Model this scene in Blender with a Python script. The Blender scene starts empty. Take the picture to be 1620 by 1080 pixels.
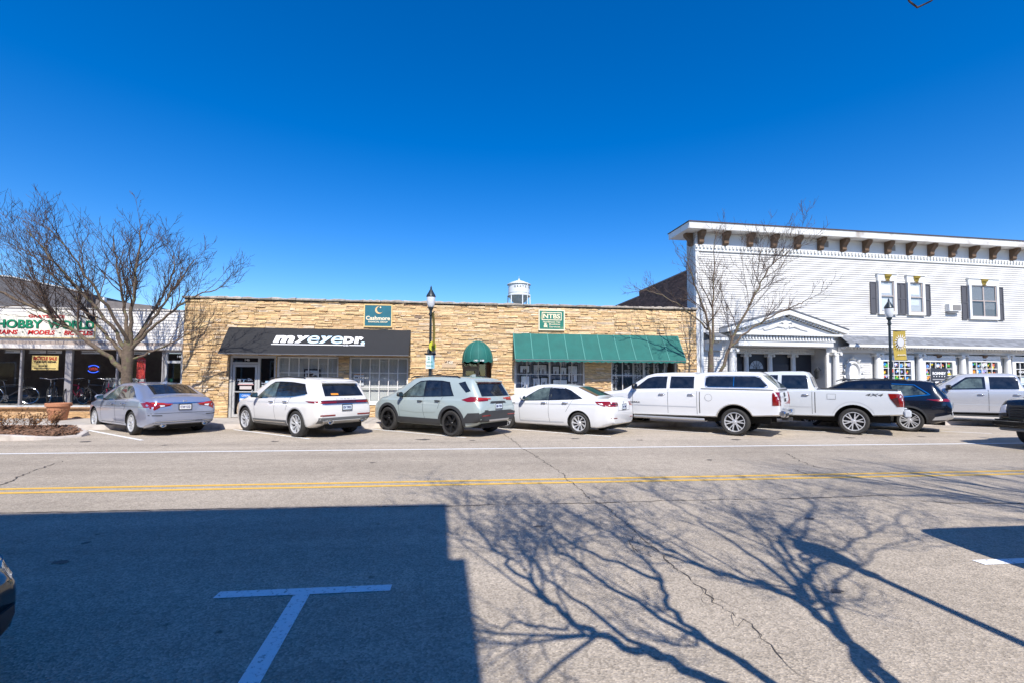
import bpy, bmesh, math, random
from math import sin, cos, pi, radians, sqrt, atan2, hypot
from mathutils import Vector, Matrix
from mathutils.bvhtree import BVHTree
from mathutils.geometry import delaunay_2d_cdt, tessellate_polygon

scene = bpy.context.scene
COL = scene.collection
RND = random.Random(7)

# ------------------------------------------------------------------ camera
cam_data = bpy.data.cameras.new('camera')
cam = bpy.data.objects.new('camera', cam_data)
COL.objects.link(cam)
YAW, PITCH, ROLL = radians(6.5), radians(2.75), 0.006
fwd = Vector((sin(YAW) * cos(PITCH), cos(YAW) * cos(PITCH), sin(PITCH)))
rt0 = Vector((cos(YAW), -sin(YAW), 0))
up0 = rt0.cross(fwd)
rt = rt0 * cos(ROLL) + up0 * sin(ROLL)
up = up0 * cos(ROLL) - rt0 * sin(ROLL)
cam.matrix_world = Matrix(((rt.x, up.x, -fwd.x, 0), (rt.y, up.y, -fwd.y, 0), (rt.z, up.z, -fwd.z, 1.6), (0, 0, 0, 1)))
cam_data.sensor_fit = 'HORIZONTAL'
cam_data.sensor_width = 36
cam_data.lens = 750 / 1620 * 36
cam_data.shift_y = 24 / 1620
cam_data.clip_start = 0.05
cam_data.clip_end = 3000
scene.camera = cam

# ------------------------------------------------------------------ sky and sun
SUN_EL = radians(46)
SUN_TO = Vector((-0.034, 1.0, 0)).normalized()       # where shadows point on the ground
world = bpy.data.worlds.new('World')
scene.world = world
world.use_nodes = True
nt = world.node_tree
nt.nodes.clear()
sky = nt.nodes.new('ShaderNodeTexSky')
sky.sky_type = 'NISHITA'
sky.sun_disc = False
sky.sun_elevation = SUN_EL
sky.sun_rotation = atan2(-SUN_TO.x, -SUN_TO.y)
sky.altitude = 250
sky.air_density = 1.0
sky.dust_density = 0.15
sky.ozone_density = 3.0
hsv = nt.nodes.new('ShaderNodeHueSaturation')
hsv.inputs['Hue'].default_value = 0.511
hsv.inputs['Saturation'].default_value = 1.45
hsv.inputs['Value'].default_value = 1.0
bg = nt.nodes.new('ShaderNodeBackground')
bg.inputs['Strength'].default_value = 0.148
wo = nt.nodes.new('ShaderNodeOutputWorld')
nt.links.new(sky.outputs[0], hsv.inputs['Color'])
nt.links.new(hsv.outputs[0], bg.inputs['Color'])
nt.links.new(bg.outputs[0], wo.inputs['Surface'])
sd = bpy.data.lights.new('sun', 'SUN')
sd.energy = 5.0
sd.angle = radians(0.5)
sd.color = (1.0, 0.95, 0.88)
sun = bpy.data.objects.new('sun', sd)
COL.objects.link(sun)
sun_dir = Vector((SUN_TO.x * cos(SUN_EL), SUN_TO.y * cos(SUN_EL), -sin(SUN_EL)))
sun.rotation_euler = sun_dir.to_track_quat('-Z', 'Y').to_euler()
sun.location = (10, -30, 30)
vs = scene.view_settings
vs.view_transform = 'Standard'
vs.look = 'None'
vs.gamma = 1
vs.exposure = 0.34
scene.render.film_transparent = False
scene.cycles.max_bounces = 6
scene.cycles.transparent_max_bounces = 12
scene.cycles.sample_clamp_indirect = 6
scene.cycles.use_denoising = True

# ------------------------------------------------------------------ helpers
class MB:
    """collects geometry for one mesh object"""
    def __init__(s):
        s.v = []; s.f = []; s.m = []; s.uvs = None
    def add(s, vs, fs, mi=0):
        b = len(s.v)
        s.v.extend([tuple(p) for p in vs])
        s.f.extend([tuple(i + b for i in f) for f in fs])
        s.m.extend([mi] * len(fs))
        return s
    def box(s, x0, x1, y0, y1, z0, z1, mi=0):
        vs = [(x0, y0, z0), (x1, y0, z0), (x1, y1, z0), (x0, y1, z0), (x0, y0, z1), (x1, y0, z1), (x1, y1, z1), (x0, y1, z1)]
        return s.add(vs, [(0, 3, 2, 1), (4, 5, 6, 7), (0, 1, 5, 4), (1, 2, 6, 5), (2, 3, 7, 6), (3, 0, 4, 7)], mi)
    def hexa(s, pts, mi=0):
        return s.add(pts, [(0, 3, 2, 1), (4, 5, 6, 7), (0, 1, 5, 4), (1, 2, 6, 5), (2, 3, 7, 6), (3, 0, 4, 7)], mi)
    def bar(s, a, b, w, h=None, mi=0):
        a, b = Vector(a), Vector(b); h = h or w
        d = (b - a).normalized()
        u = d.cross(Vector((0, 0, 1)))
        if u.length < 1e-3: u = Vector((1, 0, 0))
        u.normalize(); n = u.cross(d)
        P = []
        for q in (a, b):
            P += [q - u * w / 2 - n * h / 2, q + u * w / 2 - n * h / 2, q + u * w / 2 + n * h / 2, q - u * w / 2 + n * h / 2]
        return s.add(P, [(0, 3, 2, 1), (4, 5, 6, 7), (0, 1, 5, 4), (1, 2, 6, 5), (2, 3, 7, 6), (3, 0, 4, 7)], mi)
    def tube(s, pts, rad, sides=6, cap=True, mi=0):
        pts = [Vector(p) for p in pts]
        if not hasattr(rad, '__len__'): rad = [rad] * len(pts)
        b = len(s.v); n = len(pts); u = None
        for i, p in enumerate(pts):
            d = (pts[min(i + 1, n - 1)] - pts[max(i - 1, 0)])
            if d.length < 1e-9: d = Vector((0, 0, 1))
            d.normalize()
            if u is None:
                u = d.orthogonal().normalized()
            else:
                u = u - d * u.dot(d)
                u = u.normalized() if u.length > 1e-6 else d.orthogonal().normalized()
            w = d.cross(u)
            for k in range(sides):
                a = 2 * pi * k / sides
                s.v.append(tuple(p + (u * cos(a) + w * sin(a)) * rad[i]))
        for i in range(n - 1):
            for k in range(sides):
                k2 = (k + 1) % sides
                s.f.append((b + i * sides + k, b + i * sides + k2, b + (i + 1) * sides + k2, b + (i + 1) * sides + k)); s.m.append(mi)
        if cap:
            s.f.append(tuple(b + k for k in reversed(range(sides)))); s.m.append(mi)
            s.f.append(tuple(b + (n - 1) * sides + k for k in range(sides))); s.m.append(mi)
        return s
    def lathe(s, prof, c=(0, 0, 0), axis='z', sides=20, mi=0, a0=0, a1=2 * pi, sx=1, sy=1):
        full = abs(a1 - a0 - 2 * pi) < 1e-6
        b = len(s.v); n = sides if full else sides + 1
        for (r, z) in prof:
            for k in range(n):
                a = a0 + (a1 - a0) * k / sides
                x, y = r * cos(a) * sx, r * sin(a) * sy
                if axis == 'z': p = (c[0] + x, c[1] + y, c[2] + z)
                elif axis == 'y': p = (c[0] + x, c[1] + z, c[2] + y)
                else: p = (c[0] + z, c[1] + x, c[2] + y)
                s.v.append(p)
        for i in range(len(prof) - 1):
            for k in range(sides):
                k2 = (k + 1) % n
                q = (b + i * n + k, b + i * n + k2, b + (i + 1) * n + k2, b + (i + 1) * n + k)
                if axis == 'y': q = q[::-1]
                s.f.append(q); s.m.append(mi)
        return s
    def prism(s, poly, axis, lo, hi, mi=0):
        """poly: 2D outline; axis 'y' -> (x,z) outline extruded in y; 'x' -> (y,z); 'z' -> (x,y)"""
        n = len(poly); P = []
        for d in (lo, hi):
            for (p, q) in poly:
                P.append((p, d, q) if axis == 'y' else ((d, p, q) if axis == 'x' else (p, q, d)))
        tris = tessellate_polygon([[Vector((p, q, 0)) for p, q in poly]])
        fs = [tuple(t) for t in tris] + [tuple(i + n for i in reversed(t)) for t in tris]
        fs += [(i, (i + 1) % n, n + (i + 1) % n, n + i) for i in range(n)]
        return s.add(P, fs, mi)
    def shift(s, d):
        s.v = [(x + d[0], y + d[1], z + d[2]) for x, y, z in s.v]; return s
    def mesh(s, name, mats, smooth=None, recalc=True):
        me = bpy.data.meshes.new(name)
        me.from_pydata(s.v, [], s.f)
        if not isinstance(mats, (list, tuple)): mats = [mats]
        for m in mats: me.materials.append(m)
        if len(mats) > 1: me.polygons.foreach_set('material_index', s.m)
        if recalc:
            bm = bmesh.new(); bm.from_mesh(me)
            bmesh.ops.recalc_face_normals(bm, faces=bm.faces)
            bm.to_mesh(me); bm.free()
        if smooth is not None:
            me.polygons.foreach_set('use_smooth', [True] * len(me.polygons))
            me.set_sharp_from_angle(angle=radians(smooth))
        me.update()
        return me
    def build(s, name, mats, parent=None, smooth=None, recalc=True, loc=None):
        return link(name, s.mesh(name, mats, smooth, recalc and not name.endswith('pane')), parent, loc)

def link(name, data, parent=None, loc=None):
    o = bpy.data.objects.new(name, data)
    COL.objects.link(o)
    if parent is not None: o.parent = parent
    if loc is not None: o.location = loc
    return o

def thing(name, label, cat, loc=(0, 0, 0), rz=0, group=None):
    o = link(name, None); o.empty_display_size = 0.2
    o.location = loc; o.rotation_euler = (0, 0, rz)
    return tag(o, label, cat, group)

def tag(o, label, cat, group=None):
    o['label'] = label; o['category'] = cat
    if group: o['group'] = group
    return o

def structure(o):
    o['kind'] = 'structure'; return o

def copy_tree(o, parent=None):
    c = o.copy(); COL.objects.link(c); c.parent = parent
    for ch in o.children: copy_tree(ch, c)
    return c

def text_mesh(name, txt, size, extrude=0.004, bold=0.0, shear=0.0, spacing=1.0, sx=1.0, align='CENTER'):
    cu = bpy.data.curves.new(name, 'FONT')
    cu.body = txt; cu.size = size; cu.extrude = extrude; cu.offset = bold; cu.shear = shear
    cu.space_character = spacing; cu.align_x = align; cu.align_y = 'CENTER'; cu.resolution_u = 4
    o = bpy.data.objects.new(name, cu); COL.objects.link(o)
    dg = bpy.context.evaluated_depsgraph_get()
    me = bpy.data.meshes.new_from_object(o.evaluated_get(dg))
    COL.objects.unlink(o); bpy.data.objects.remove(o)
    me.name = name
    # flat letters in XY -> standing in XZ, facing -Y
    for v in me.vertices:
        x, y, z = v.co
        v.co = (x * sx, -z, y)
    return me

def lettering(txt, size, loc, mat, parent, bold=0.0, shear=0.0, spacing=1.0, sx=1.0, name='lettering', align='CENTER', rx=0, extrude=0.004, fit=None):
    me = text_mesh(name, txt, size, extrude, bold, shear, spacing, sx, align)
    if fit:
        xs = [v.co.x for v in me.vertices]; zs = [v.co.z for v in me.vertices]
        cx, cz = (min(xs) + max(xs)) / 2, (min(zs) + max(zs)) / 2
        kx, kz = fit[0] / (max(xs) - min(xs)), fit[1] / (max(zs) - min(zs))
        for v in me.vertices:
            v.co.x = (v.co.x - cx) * kx; v.co.z = (v.co.z - cz) * kz
    me.materials.clear(); me.materials.append(mat)
    o = link(name, me, parent, loc)
    o.rotation_euler.x = rx
    return o

# ------------------------------------------------------------------ materials
MATS = {}
def mat(name, col, rough=0.6, metal=0.0, var=0.0, vscale=4.0, bump=0.0, bscale=40.0, coat=0.0, spec=0.5, island=0.0, dirt=None, dscale=1.5, emit=None, estr=1.0, detail=4.0):
    if name in MATS: return MATS[name]
    m = bpy.data.materials.new(name); m.use_nodes = True
    t = m.node_tree; p = t.nodes['Principled BSDF']; L = t.links.new
    p.inputs['Roughness'].default_value = rough
    p.inputs['Metallic'].default_value = metal
    p.inputs['Specular IOR Level'].default_value = spec
    if coat:
        p.inputs['Coat Weight'].default_value = coat; p.inputs['Coat Roughness'].default_value = 0.03
    c = (*col, 1)
    src = None
    tc = t.nodes.new('ShaderNodeTexCoord')
    if var or dirt:
        n = t.nodes.new('ShaderNodeTexNoise'); n.inputs['Scale'].default_value = vscale; n.inputs['Detail'].default_value = detail
        n.inputs['Roughness'].default_value = 0.65
        L(tc.outputs['Object'], n.inputs['Vector'])
        r = t.nodes.new('ShaderNodeValToRGB')
        r.color_ramp.elements[0].position = 0.28; r.color_ramp.elements[1].position = 0.72
        r.color_ramp.elements[0].color = (*[x * (1 - var) for x in col], 1)
        r.color_ramp.elements[1].color = (*[min(1, x * (1 + var)) for x in col], 1)
        L(n.outputs['Fac'], r.inputs['Fac']); src = r.outputs['Color']
    if dirt:
        n2 = t.nodes.new('ShaderNodeTexNoise'); n2.inputs['Scale'].default_value = dscale; n2.inputs['Detail'].default_value = 8
        L(tc.outputs['Object'], n2.inputs['Vector'])
        r2 = t.nodes.new('ShaderNodeValToRGB'); r2.color_ramp.elements[0].position = 0.52; r2.color_ramp.elements[1].position = 0.75
        L(n2.outputs['Fac'], r2.inputs['Fac'])
        mx = t.nodes.new('ShaderNodeMix'); mx.data_type = 'RGBA'
        L(r2.outputs['Color'], mx.inputs['Factor']); L(src, mx.inputs[6]); mx.inputs[7].default_value = (*dirt, 1)
        src = mx.outputs[2]
    if island:
        g = t.nodes.new('ShaderNodeNewGeometry'); oi = t.nodes.new('ShaderNodeObjectInfo')
        ad = t.nodes.new('ShaderNodeMath'); ad.operation = 'ADD'; L(g.outputs['Random Per Island'], ad.inputs[0]); L(oi.outputs['Random'], ad.inputs[1])
        fr = t.nodes.new('ShaderNodeMath'); fr.operation = 'FRACT'; L(ad.outputs[0], fr.inputs[0])
        mr = t.nodes.new('ShaderNodeMapRange'); mr.inputs['To Min'].default_value = 1 - island; mr.inputs['To Max'].default_value = 1 + island
        L(fr.outputs[0], mr.inputs['Value'])
        vm = t.nodes.new('ShaderNodeVectorMath'); vm.operation = 'SCALE'
        if src is not None: L(src, vm.inputs[0])
        else: vm.inputs[0].default_value = col
        L(mr.outputs[0], vm.inputs['Scale']); src = vm.outputs[0]
    if src is None: p.inputs['Base Color'].default_value = c
    else: L(src, p.inputs['Base Color'])
    if bump:
        b = t.nodes.new('ShaderNodeBump'); b.inputs['Strength'].default_value = bump; b.inputs['Distance'].default_value = 0.02
        nb = t.nodes.new('ShaderNodeTexNoise'); nb.inputs['Scale'].default_value = bscale; nb.inputs['Detail'].default_value = 5
        L(tc.outputs['Object'], nb.inputs['Vector']); L(nb.outputs['Fac'], b.inputs['Height']); L(b.outputs[0], p.inputs['Normal'])
    if emit:
        p.inputs['Emission Color'].default_value = (*emit, 1); p.inputs['Emission Strength'].default_value = estr
    MATS[name] = m
    return m

def glass_mat(name, tint=(1, 1, 1), rough=0.0, refl=1.0):
    """thin pane: clear with Fresnel reflection"""
    if name in MATS: return MATS[name]
    m = bpy.data.materials.new(name); m.use_nodes = True; t = m.node_tree; t.nodes.clear(); L = t.links.new
    o = t.nodes.new('ShaderNodeOutputMaterial'); mx = t.nodes.new('ShaderNodeMixShader')
    tr = t.nodes.new('ShaderNodeBsdfTransparent'); tr.inputs['Color'].default_value = (*tint, 1)
    gl = t.nodes.new('ShaderNodeBsdfGlossy'); gl.inputs['Roughness'].default_value = rough; gl.inputs['Color'].default_value = (refl, refl, refl, 1)
    # Schlick reflectance, the same from both sides of the pane
    ge = t.nodes.new('ShaderNodeNewGeometry'); dt = t.nodes.new('ShaderNodeVectorMath'); dt.operation = 'DOT_PRODUCT'
    L(ge.outputs['Normal'], dt.inputs[0]); L(ge.outputs['Incoming'], dt.inputs[1])
    def mth(op, a, b=None):
        n = t.nodes.new('ShaderNodeMath'); n.operation = op
        for i, q in enumerate((a, b)):
            if q is None: continue
            if isinstance(q, (int, float)): n.inputs[i].default_value = q
            else: L(q, n.inputs[i])
        return n.outputs[0]
    k5 = mth('POWER', mth('SUBTRACT', 1.0, mth('ABSOLUTE', dt.outputs['Value'])), 5.0)
    fr = mth('ADD', mth('MULTIPLY', k5, 0.92), 0.08)
    L(fr, mx.inputs[0]); L(tr.outputs[0], mx.inputs[1]); L(gl.outputs[0], mx.inputs[2]); L(mx.outputs[0], o.inputs['Surface'])
    MATS[name] = m
    return m

def stone_mat(name, ramp, rough=0.85, bump=0.5):
    """split-face stone: one colour per stone, from a ramp"""
    m = bpy.data.materials.new(name); m.use_nodes = True; t = m.node_tree; p = t.nodes['Principled BSDF']; L = t.links.new
    p.inputs['Roughness'].default_value = rough; p.inputs['Specular IOR Level'].default_value = 0.2
    g = t.nodes.new('ShaderNodeNewGeometry'); oi = t.nodes.new('ShaderNodeObjectInfo')
    ad = t.nodes.new('ShaderNodeMath'); ad.operation = 'ADD'; L(g.outputs['Random Per Island'], ad.inputs[0]); L(oi.outputs['Random'], ad.inputs[1])
    fr = t.nodes.new('ShaderNodeMath'); fr.operation = 'FRACT'; L(ad.outputs[0], fr.inputs[0])
    r = t.nodes.new('ShaderNodeValToRGB'); e = r.color_ramp.elements
    while len(e) < len(ramp): e.new(0.5)
    for i, (q, c) in enumerate(ramp): e[i].position = q; e[i].color = (*c, 1)
    L(fr.outputs[0], r.inputs['Fac'])
    tc = t.nodes.new('ShaderNodeTexCoord'); mp = t.nodes.new('ShaderNodeMapping'); mp.inputs['Scale'].default_value = (2.2, 4, 9)
    n = t.nodes.new('ShaderNodeTexNoise'); n.inputs['Scale'].default_value = 3; n.inputs['Detail'].default_value = 6
    L(tc.outputs['Object'], mp.inputs[0]); L(mp.outputs[0], n.inputs['Vector'])
    mr = t.nodes.new('ShaderNodeMapRange'); mr.inputs['From Min'].default_value = 0.3; mr.inputs['From Max'].default_value = 0.7
    mr.inputs['To Min'].default_value = 0.72; mr.inputs['To Max'].default_value = 1.25; L(n.outputs['Fac'], mr.inputs['Value'])
    vm = t.nodes.new('ShaderNodeVectorMath'); vm.operation = 'SCALE'; L(r.outputs['Color'], vm.inputs[0]); L(mr.outputs[0], vm.inputs['Scale'])
    L(vm.outputs[0], p.inputs['Base Color'])
    b = t.nodes.new('ShaderNodeBump'); b.inputs['Strength'].default_value = bump; b.inputs['Distance'].default_value = 0.03
    n2 = t.nodes.new('ShaderNodeTexNoise'); n2.inputs['Scale'].default_value = 14; n2.inputs['Detail'].default_value = 6
    L(tc.outputs['Object'], n2.inputs['Vector']); L(n2.outputs['Fac'], b.inputs['Height']); L(b.outputs[0], p.inputs['Normal'])
    MATS[name] = m
    return m

def asphalt_mat(name, col, patch=0.12):
    m = bpy.data.materials.new(name); m.use_nodes = True; t = m.node_tree; p = t.nodes['Principled BSDF']; L = t.links.new
    p.inputs['Roughness'].default_value = 0.9; p.inputs['Specular IOR Level'].default_value = 0.25
    tc = t.nodes.new('ShaderNodeTexCoord')
    def noise(scale, det, vec=None, rough=0.6):
        n = t.nodes.new('ShaderNodeTexNoise'); n.inputs['Scale'].default_value = scale; n.inputs['Detail'].default_value = det; n.inputs['Roughness'].default_value = rough
        L(vec or tc.outputs['Object'], n.inputs['Vector']); return n.outputs['Fac']
    def rng(v, a, b, c, d):
        r = t.nodes.new('ShaderNodeMapRange'); r.inputs['From Min'].default_value = a; r.inputs['From Max'].default_value = b
        r.inputs['To Min'].default_value = c; r.inputs['To Max'].default_value = d; L(v, r.inputs['Value']); return r.outputs[0]
    def mul(a, b):
        x = t.nodes.new('ShaderNodeMath'); x.operation = 'MULTIPLY'; L(a, x.inputs[0]); L(b, x.inputs[1]); return x.outputs[0]
    # worn lengthwise streaks and patches
    mp = t.nodes.new('ShaderNodeMapping'); mp.inputs['Scale'].default_value = (0.12, 1.6, 1); L(tc.outputs['Object'], mp.inputs[0])
    streak = rng(noise(1.0, 5, mp.outputs[0]), 0.3, 0.7, 1 - patch, 1 + patch * 0.7)
    big = rng(noise(0.35, 4), 0.3, 0.7, 1 - patch, 1 + patch)
    mid = rng(noise(6, 6), 0.3, 0.7, 0.90, 1.1)
    # aggregate: pale and dark chips
    vo = t.nodes.new('ShaderNodeTexVoronoi'); vo.inputs['Scale'].default_value = 70; L(tc.outputs['Object'], vo.inputs['Vector'])
    chip = rng(vo.outputs['Color'], 0.1, 0.9, 0.70, 1.27)
    fine = rng(noise(120, 3), 0.25, 0.75, 0.88, 1.12)
    v = mul(mul(mul(streak, big), mul(mid, fine)), chip)
    # small oil spots and dark pits
    vs_ = t.nodes.new('ShaderNodeTexVoronoi'); vs_.inputs['Scale'].default_value = 2.3; vs_.inputs['Randomness'].default_value = 1; L(tc.outputs['Object'], vs_.inputs['Vector'])
    v = mul(v, rng(vs_.outputs['Distance'], 0.02, 0.07, 0.45, 1.0))
    # traffic wear across the street: rubbered lanes, paler parking strip
    sx_ = t.nodes.new('ShaderNodeSeparateXYZ'); L(tc.outputs['Object'], sx_.inputs[0])
    wob = t.nodes.new('ShaderNodeMath'); wob.operation = 'ADD'; L(sx_.outputs['Y'], wob.inputs[0]); L(rng(noise(0.8, 4), 0.2, 0.8, -0.35, 0.35), wob.inputs[1])
    wr_ = t.nodes.new('ShaderNodeValToRGB'); el = wr_.color_ramp.elements
    prof_ = [(0.0, 0.97), (4.0, 1.0), (4.7, 0.93), (5.5, 1.0), (6.3, 0.93), (7.2, 1.0), (8.0, 0.98), (8.7, 0.89), (9.35, 0.95), (10.0, 0.88), (10.9, 0.95), (11.5, 1.06), (13.5, 1.04), (16.0, 0.93)]
    while len(el) < len(prof_): el.new(0.5)
    for i_, (yy_, q_) in enumerate(prof_): el[i_].position = yy_ / 16; el[i_].color = (q_ * 0.8, q_ * 0.8, q_ * 0.8, 1)
    L(rng(wob.outputs[0], 0, 16, 0, 1), wr_.inputs['Fac'])
    v = mul(v, rng(wr_.outputs['Color'], 0, 1, 0, 1.25))
    vm = t.nodes.new('ShaderNodeVectorMath'); vm.operation = 'SCALE'; vm.inputs[0].default_value = col; L(v, vm.inputs['Scale'])
    L(vm.outputs[0], p.inputs['Base Color'])
    b = t.nodes.new('ShaderNodeBump'); b.inputs['Strength'].default_value = 0.4; b.inputs['Distance'].default_value = 0.012
    L(vo.outputs['Distance'], b.inputs['Height'])
    b2 = t.nodes.new('ShaderNodeBump'); b2.inputs['Strength'].default_value = 0.35; b2.inputs['Distance'].default_value = 0.02
    L(noise(22, 5), b2.inputs['Height']); L(b.outputs[0], b2.inputs['Normal']); L(b2.outputs[0], p.inputs['Normal'])
    MATS[name] = m
    return m

def paint_mark_mat(name, col, wear=0.5, ground=(0.2, 0.18, 0.165)):
    """road paint with worn patches where the asphalt shows"""
    m = bpy.data.materials.new(name); m.use_nodes = True; t = m.node_tree; p = t.nodes['Principled BSDF']; L = t.links.new
    p.inputs['Roughness'].default_value = 0.7
    tc = t.nodes.new('ShaderNodeTexCoord'); n = t.nodes.new('ShaderNodeTexNoise'); n.inputs['Scale'].default_value = 28; n.inputs['Detail'].default_value = 8; n.inputs['Roughness'].default_value = 0.7
    L(tc.outputs['Object'], n.inputs['Vector'])
    r = t.nodes.new('ShaderNodeValToRGB'); r.color_ramp.elements[0].position = wear; r.color_ramp.elements[1].position = wear + 0.12
    r.color_ramp.elements[0].color = (*col, 1); r.color_ramp.elements[1].color = (*ground, 1)
    L(n.outputs['Fac'], r.inputs['Fac']); L(r.outputs['Color'], p.inputs['Base Color'])
    MATS[name] = m
    return m

WHITE = mat('white_paint', (0.72, 0.72, 0.70), 0.5, var=0.05, vscale=3)
TRIM = mat('white_trim', (0.72, 0.72, 0.70), 0.45, var=0.04, vscale=6)
BLACK = mat('black_metal', (0.015, 0.016, 0.018), 0.4)
DARK = mat('dark_interior', (0.012, 0.012, 0.013), 0.9)
ALU = mat('aluminium_frame', (0.55, 0.55, 0.55), 0.4, 0.3)
PANE = glass_mat('window_glass', (0.95, 0.97, 0.97))
DARKPANE = glass_mat('dark_window_glass', (0.35, 0.37, 0.38))
CONC = mat('concrete', (0.46, 0.42, 0.37), 0.9, var=0.16, vscale=1.3, bump=0.25, bscale=60, dirt=(0.30, 0.26, 0.22), dscale=2.2)
# ================================================================== ground, road, pavements
def sheet(name, x0, x1, y0, y1, z, m, parent=None):
    return MB().add([(x0, y0, z), (x1, y0, z), (x1, y1, z), (x0, y1, z)], [(0, 1, 2, 3)]).build(name, m, parent)

GROUND = mat('distant_ground', (0.16, 0.16, 0.12), 0.95, var=0.2, vscale=0.05)
ROAD = asphalt_mat('worn_asphalt', (0.425, 0.362, 0.285))
structure(sheet('ground', -1500, 1500, -1500, 1500, -0.03, GROUND))
road = structure(sheet('road', -90, 110, 1.4, 15.9, 0.0, ROAD))

LINE_W = paint_mark_mat('white_road_paint', (0.80, 0.80, 0.78), 0.56)
LINE_T = paint_mark_mat('worn_white_road_paint', (0.85, 0.85, 0.84), 0.545, (0.30, 0.28, 0.26))
LINE_Y = paint_mark_mat('yellow_road_paint', (0.80, 0.48, 0.07), 0.56)

def strip(pts, w, z=0.004):
    """flat ribbon along a list of (x, y)"""
    mb = MB(); n = len(pts); P = []
    for i, (x, y) in enumerate(pts):
        a, b = pts[max(0, i - 1)], pts[min(n - 1, i + 1)]
        dx, dy = b[0] - a[0], b[1] - a[1]; l = hypot(dx, dy) or 1
        ww = w[i] if hasattr(w, '__len__') else w
        P += [(x - dy / l * ww / 2, y + dx / l * ww / 2, z), (x + dy / l * ww / 2, y - dx / l * ww / 2, z)]
    mb.add(P, [(2 * i, 2 * i + 1, 2 * i + 3, 2 * i + 2) for i in range(n - 1)])
    return mb

strip([(-90, 11.08), (110, 11.08)], 0.11).build('edge_line', LINE_W, road)
strip([(-90, 7.355), (110, 7.355)], 0.095).build('centre_line', LINE_Y, road)
strip([(-90, 7.615), (110, 7.615)], 0.095).build('centre_line', LINE_Y, road)
# stall lines of the angled parking
for i in range(-1, 8):
    xe, ye = -8.0 + i * 4.12, 13.2
    strip([(xe, ye), (xe - 2.55 * 1.19, ye + 2.55)], 0.10).build('stall_line', LINE_W, road)
# T marks of the parallel parking on the near side
def tmark(x):
    L_ = 0.63
    strip([(x - L_, 3.80), (x + L_, 3.80)], 0.11).build('parking_t_bar', LINE_T, road)
    strip([(x - 0.01, 3.745), (x + 0.05, 2.7), (x + 0.12, 1.42)], 0.115).build('parking_t_stem', LINE_T, road)
for x in (-7.35, -1.12, 5.25, 11.6): tmark(x)

CRACK = mat('crack_filler', (0.08, 0.068, 0.058), 0.95)
SEAM = mat('faint_seam', (0.13, 0.115, 0.105), 0.95, var=0.3, vscale=8)
def crack(pts, w, m=CRACK, jag=0.025, step=0.09, branch=0.0, seed=1):
    r = random.Random(seed); out = []; wid = []
    for a, b in zip(pts[:-1], pts[1:]):
        d = hypot(b[0] - a[0], b[1] - a[1]); n = max(2, int(d / step))
        for k in range(n):
            t = k / n
            out.append((a[0] + (b[0] - a[0]) * t + r.gauss(0, jag), a[1] + (b[1] - a[1]) * t + r.gauss(0, jag)))
            wid.append(w * r.uniform(0.35, 1.6) * (0.15 if r.random() < 0.06 else 1))
    strip(out, wid, 0.005).build('crack', m, road)
    if branch:
        mb = MB()
        for (x, y) in out:
            if r.random() < branch:
                a = r.uniform(0, 2 * pi); q = [(x, y)]
                for k in range(r.randint(3, 7)):
                    a += r.gauss(0, 0.5); x += cos(a) * 0.035; y += sin(a) * 0.05; q.append((x, y))
                s_ = strip(q, [w * 0.7 * (1 - 0.8 * j / len(q)) for j in range(len(q))], 0.0055)
                mb.add(s_.v, s_.f)
        if mb.f: mb.build('crack_branches', m, road)
crack([(1.35, 14.2), (1.41, 13.36), (1.48, 12.14), (1.52, 11.02), (1.64, 10.08), (1.74, 8.74), (1.8, 7.97), (1.78, 7.28), (1.79, 6.74), (1.8, 6.2)], 0.012, seed=3, jag=0.02)
crack([(1.8, 6.2), (1.89, 5.94), (1.88, 5.52), (1.89, 4.97), (1.87, 4.64), (1.88, 4.32), (1.86, 4.02), (1.89, 3.73), (1.88, 3.46), (1.87, 3.31), (1.9, 3.15), (1.95, 3.0), (1.92, 2.83), (1.85, 2.57)], 0.006, step=0.05, jag=0.014, branch=0.4, seed=4)
crack([(1.80, 4.75), (1.70, 4.62), (1.68, 4.35), (1.76, 4.22), (1.83, 4.14), (1.87, 3.9)], 0.006, step=0.04, jag=0.012, branch=0.4, seed=5)
crack([(-6.59, 7.67), (-6.89, 8.35), (-7.05, 8.71), (-7.19, 9.1), (-7.29, 9.41), (-7.39, 9.8), (-7.46, 10.15)], 0.018, seed=6)
crack([(7.27, 9.83), (6.91, 9.03), (6.72, 8.4), (6.75, 7.9), (6.8, 7.61), (6.82, 7.29)], 0.018, seed=8)
crack([(6.08, 8.07), (6.03, 7.62), (6.03, 7.3)], 0.016, seed=9)
crack([(-7.5, 6.32), (-4.29, 6.28), (-2.86, 6.26), (-1.27, 6.2), (-0.17, 6.12), (0.63, 6.15)], 0.022, m=SEAM, seed=10, jag=0.008)
crack([(0.63, 6.15), (1.87, 6.1), (3.2, 6.14), (4.53, 6.09), (5.5, 6.11), (5.97, 6.14), (5.99, 5.93), (6.49, 5.68), (8.2, 5.5)], 0.016, seed=11, jag=0.012)
crack([(-12.0, 12.2), (-8, 12.28), (-3, 12.2), (4, 12.3), (10, 12.22)], 0.012, m=SEAM, seed=12, jag=0.01)

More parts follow.
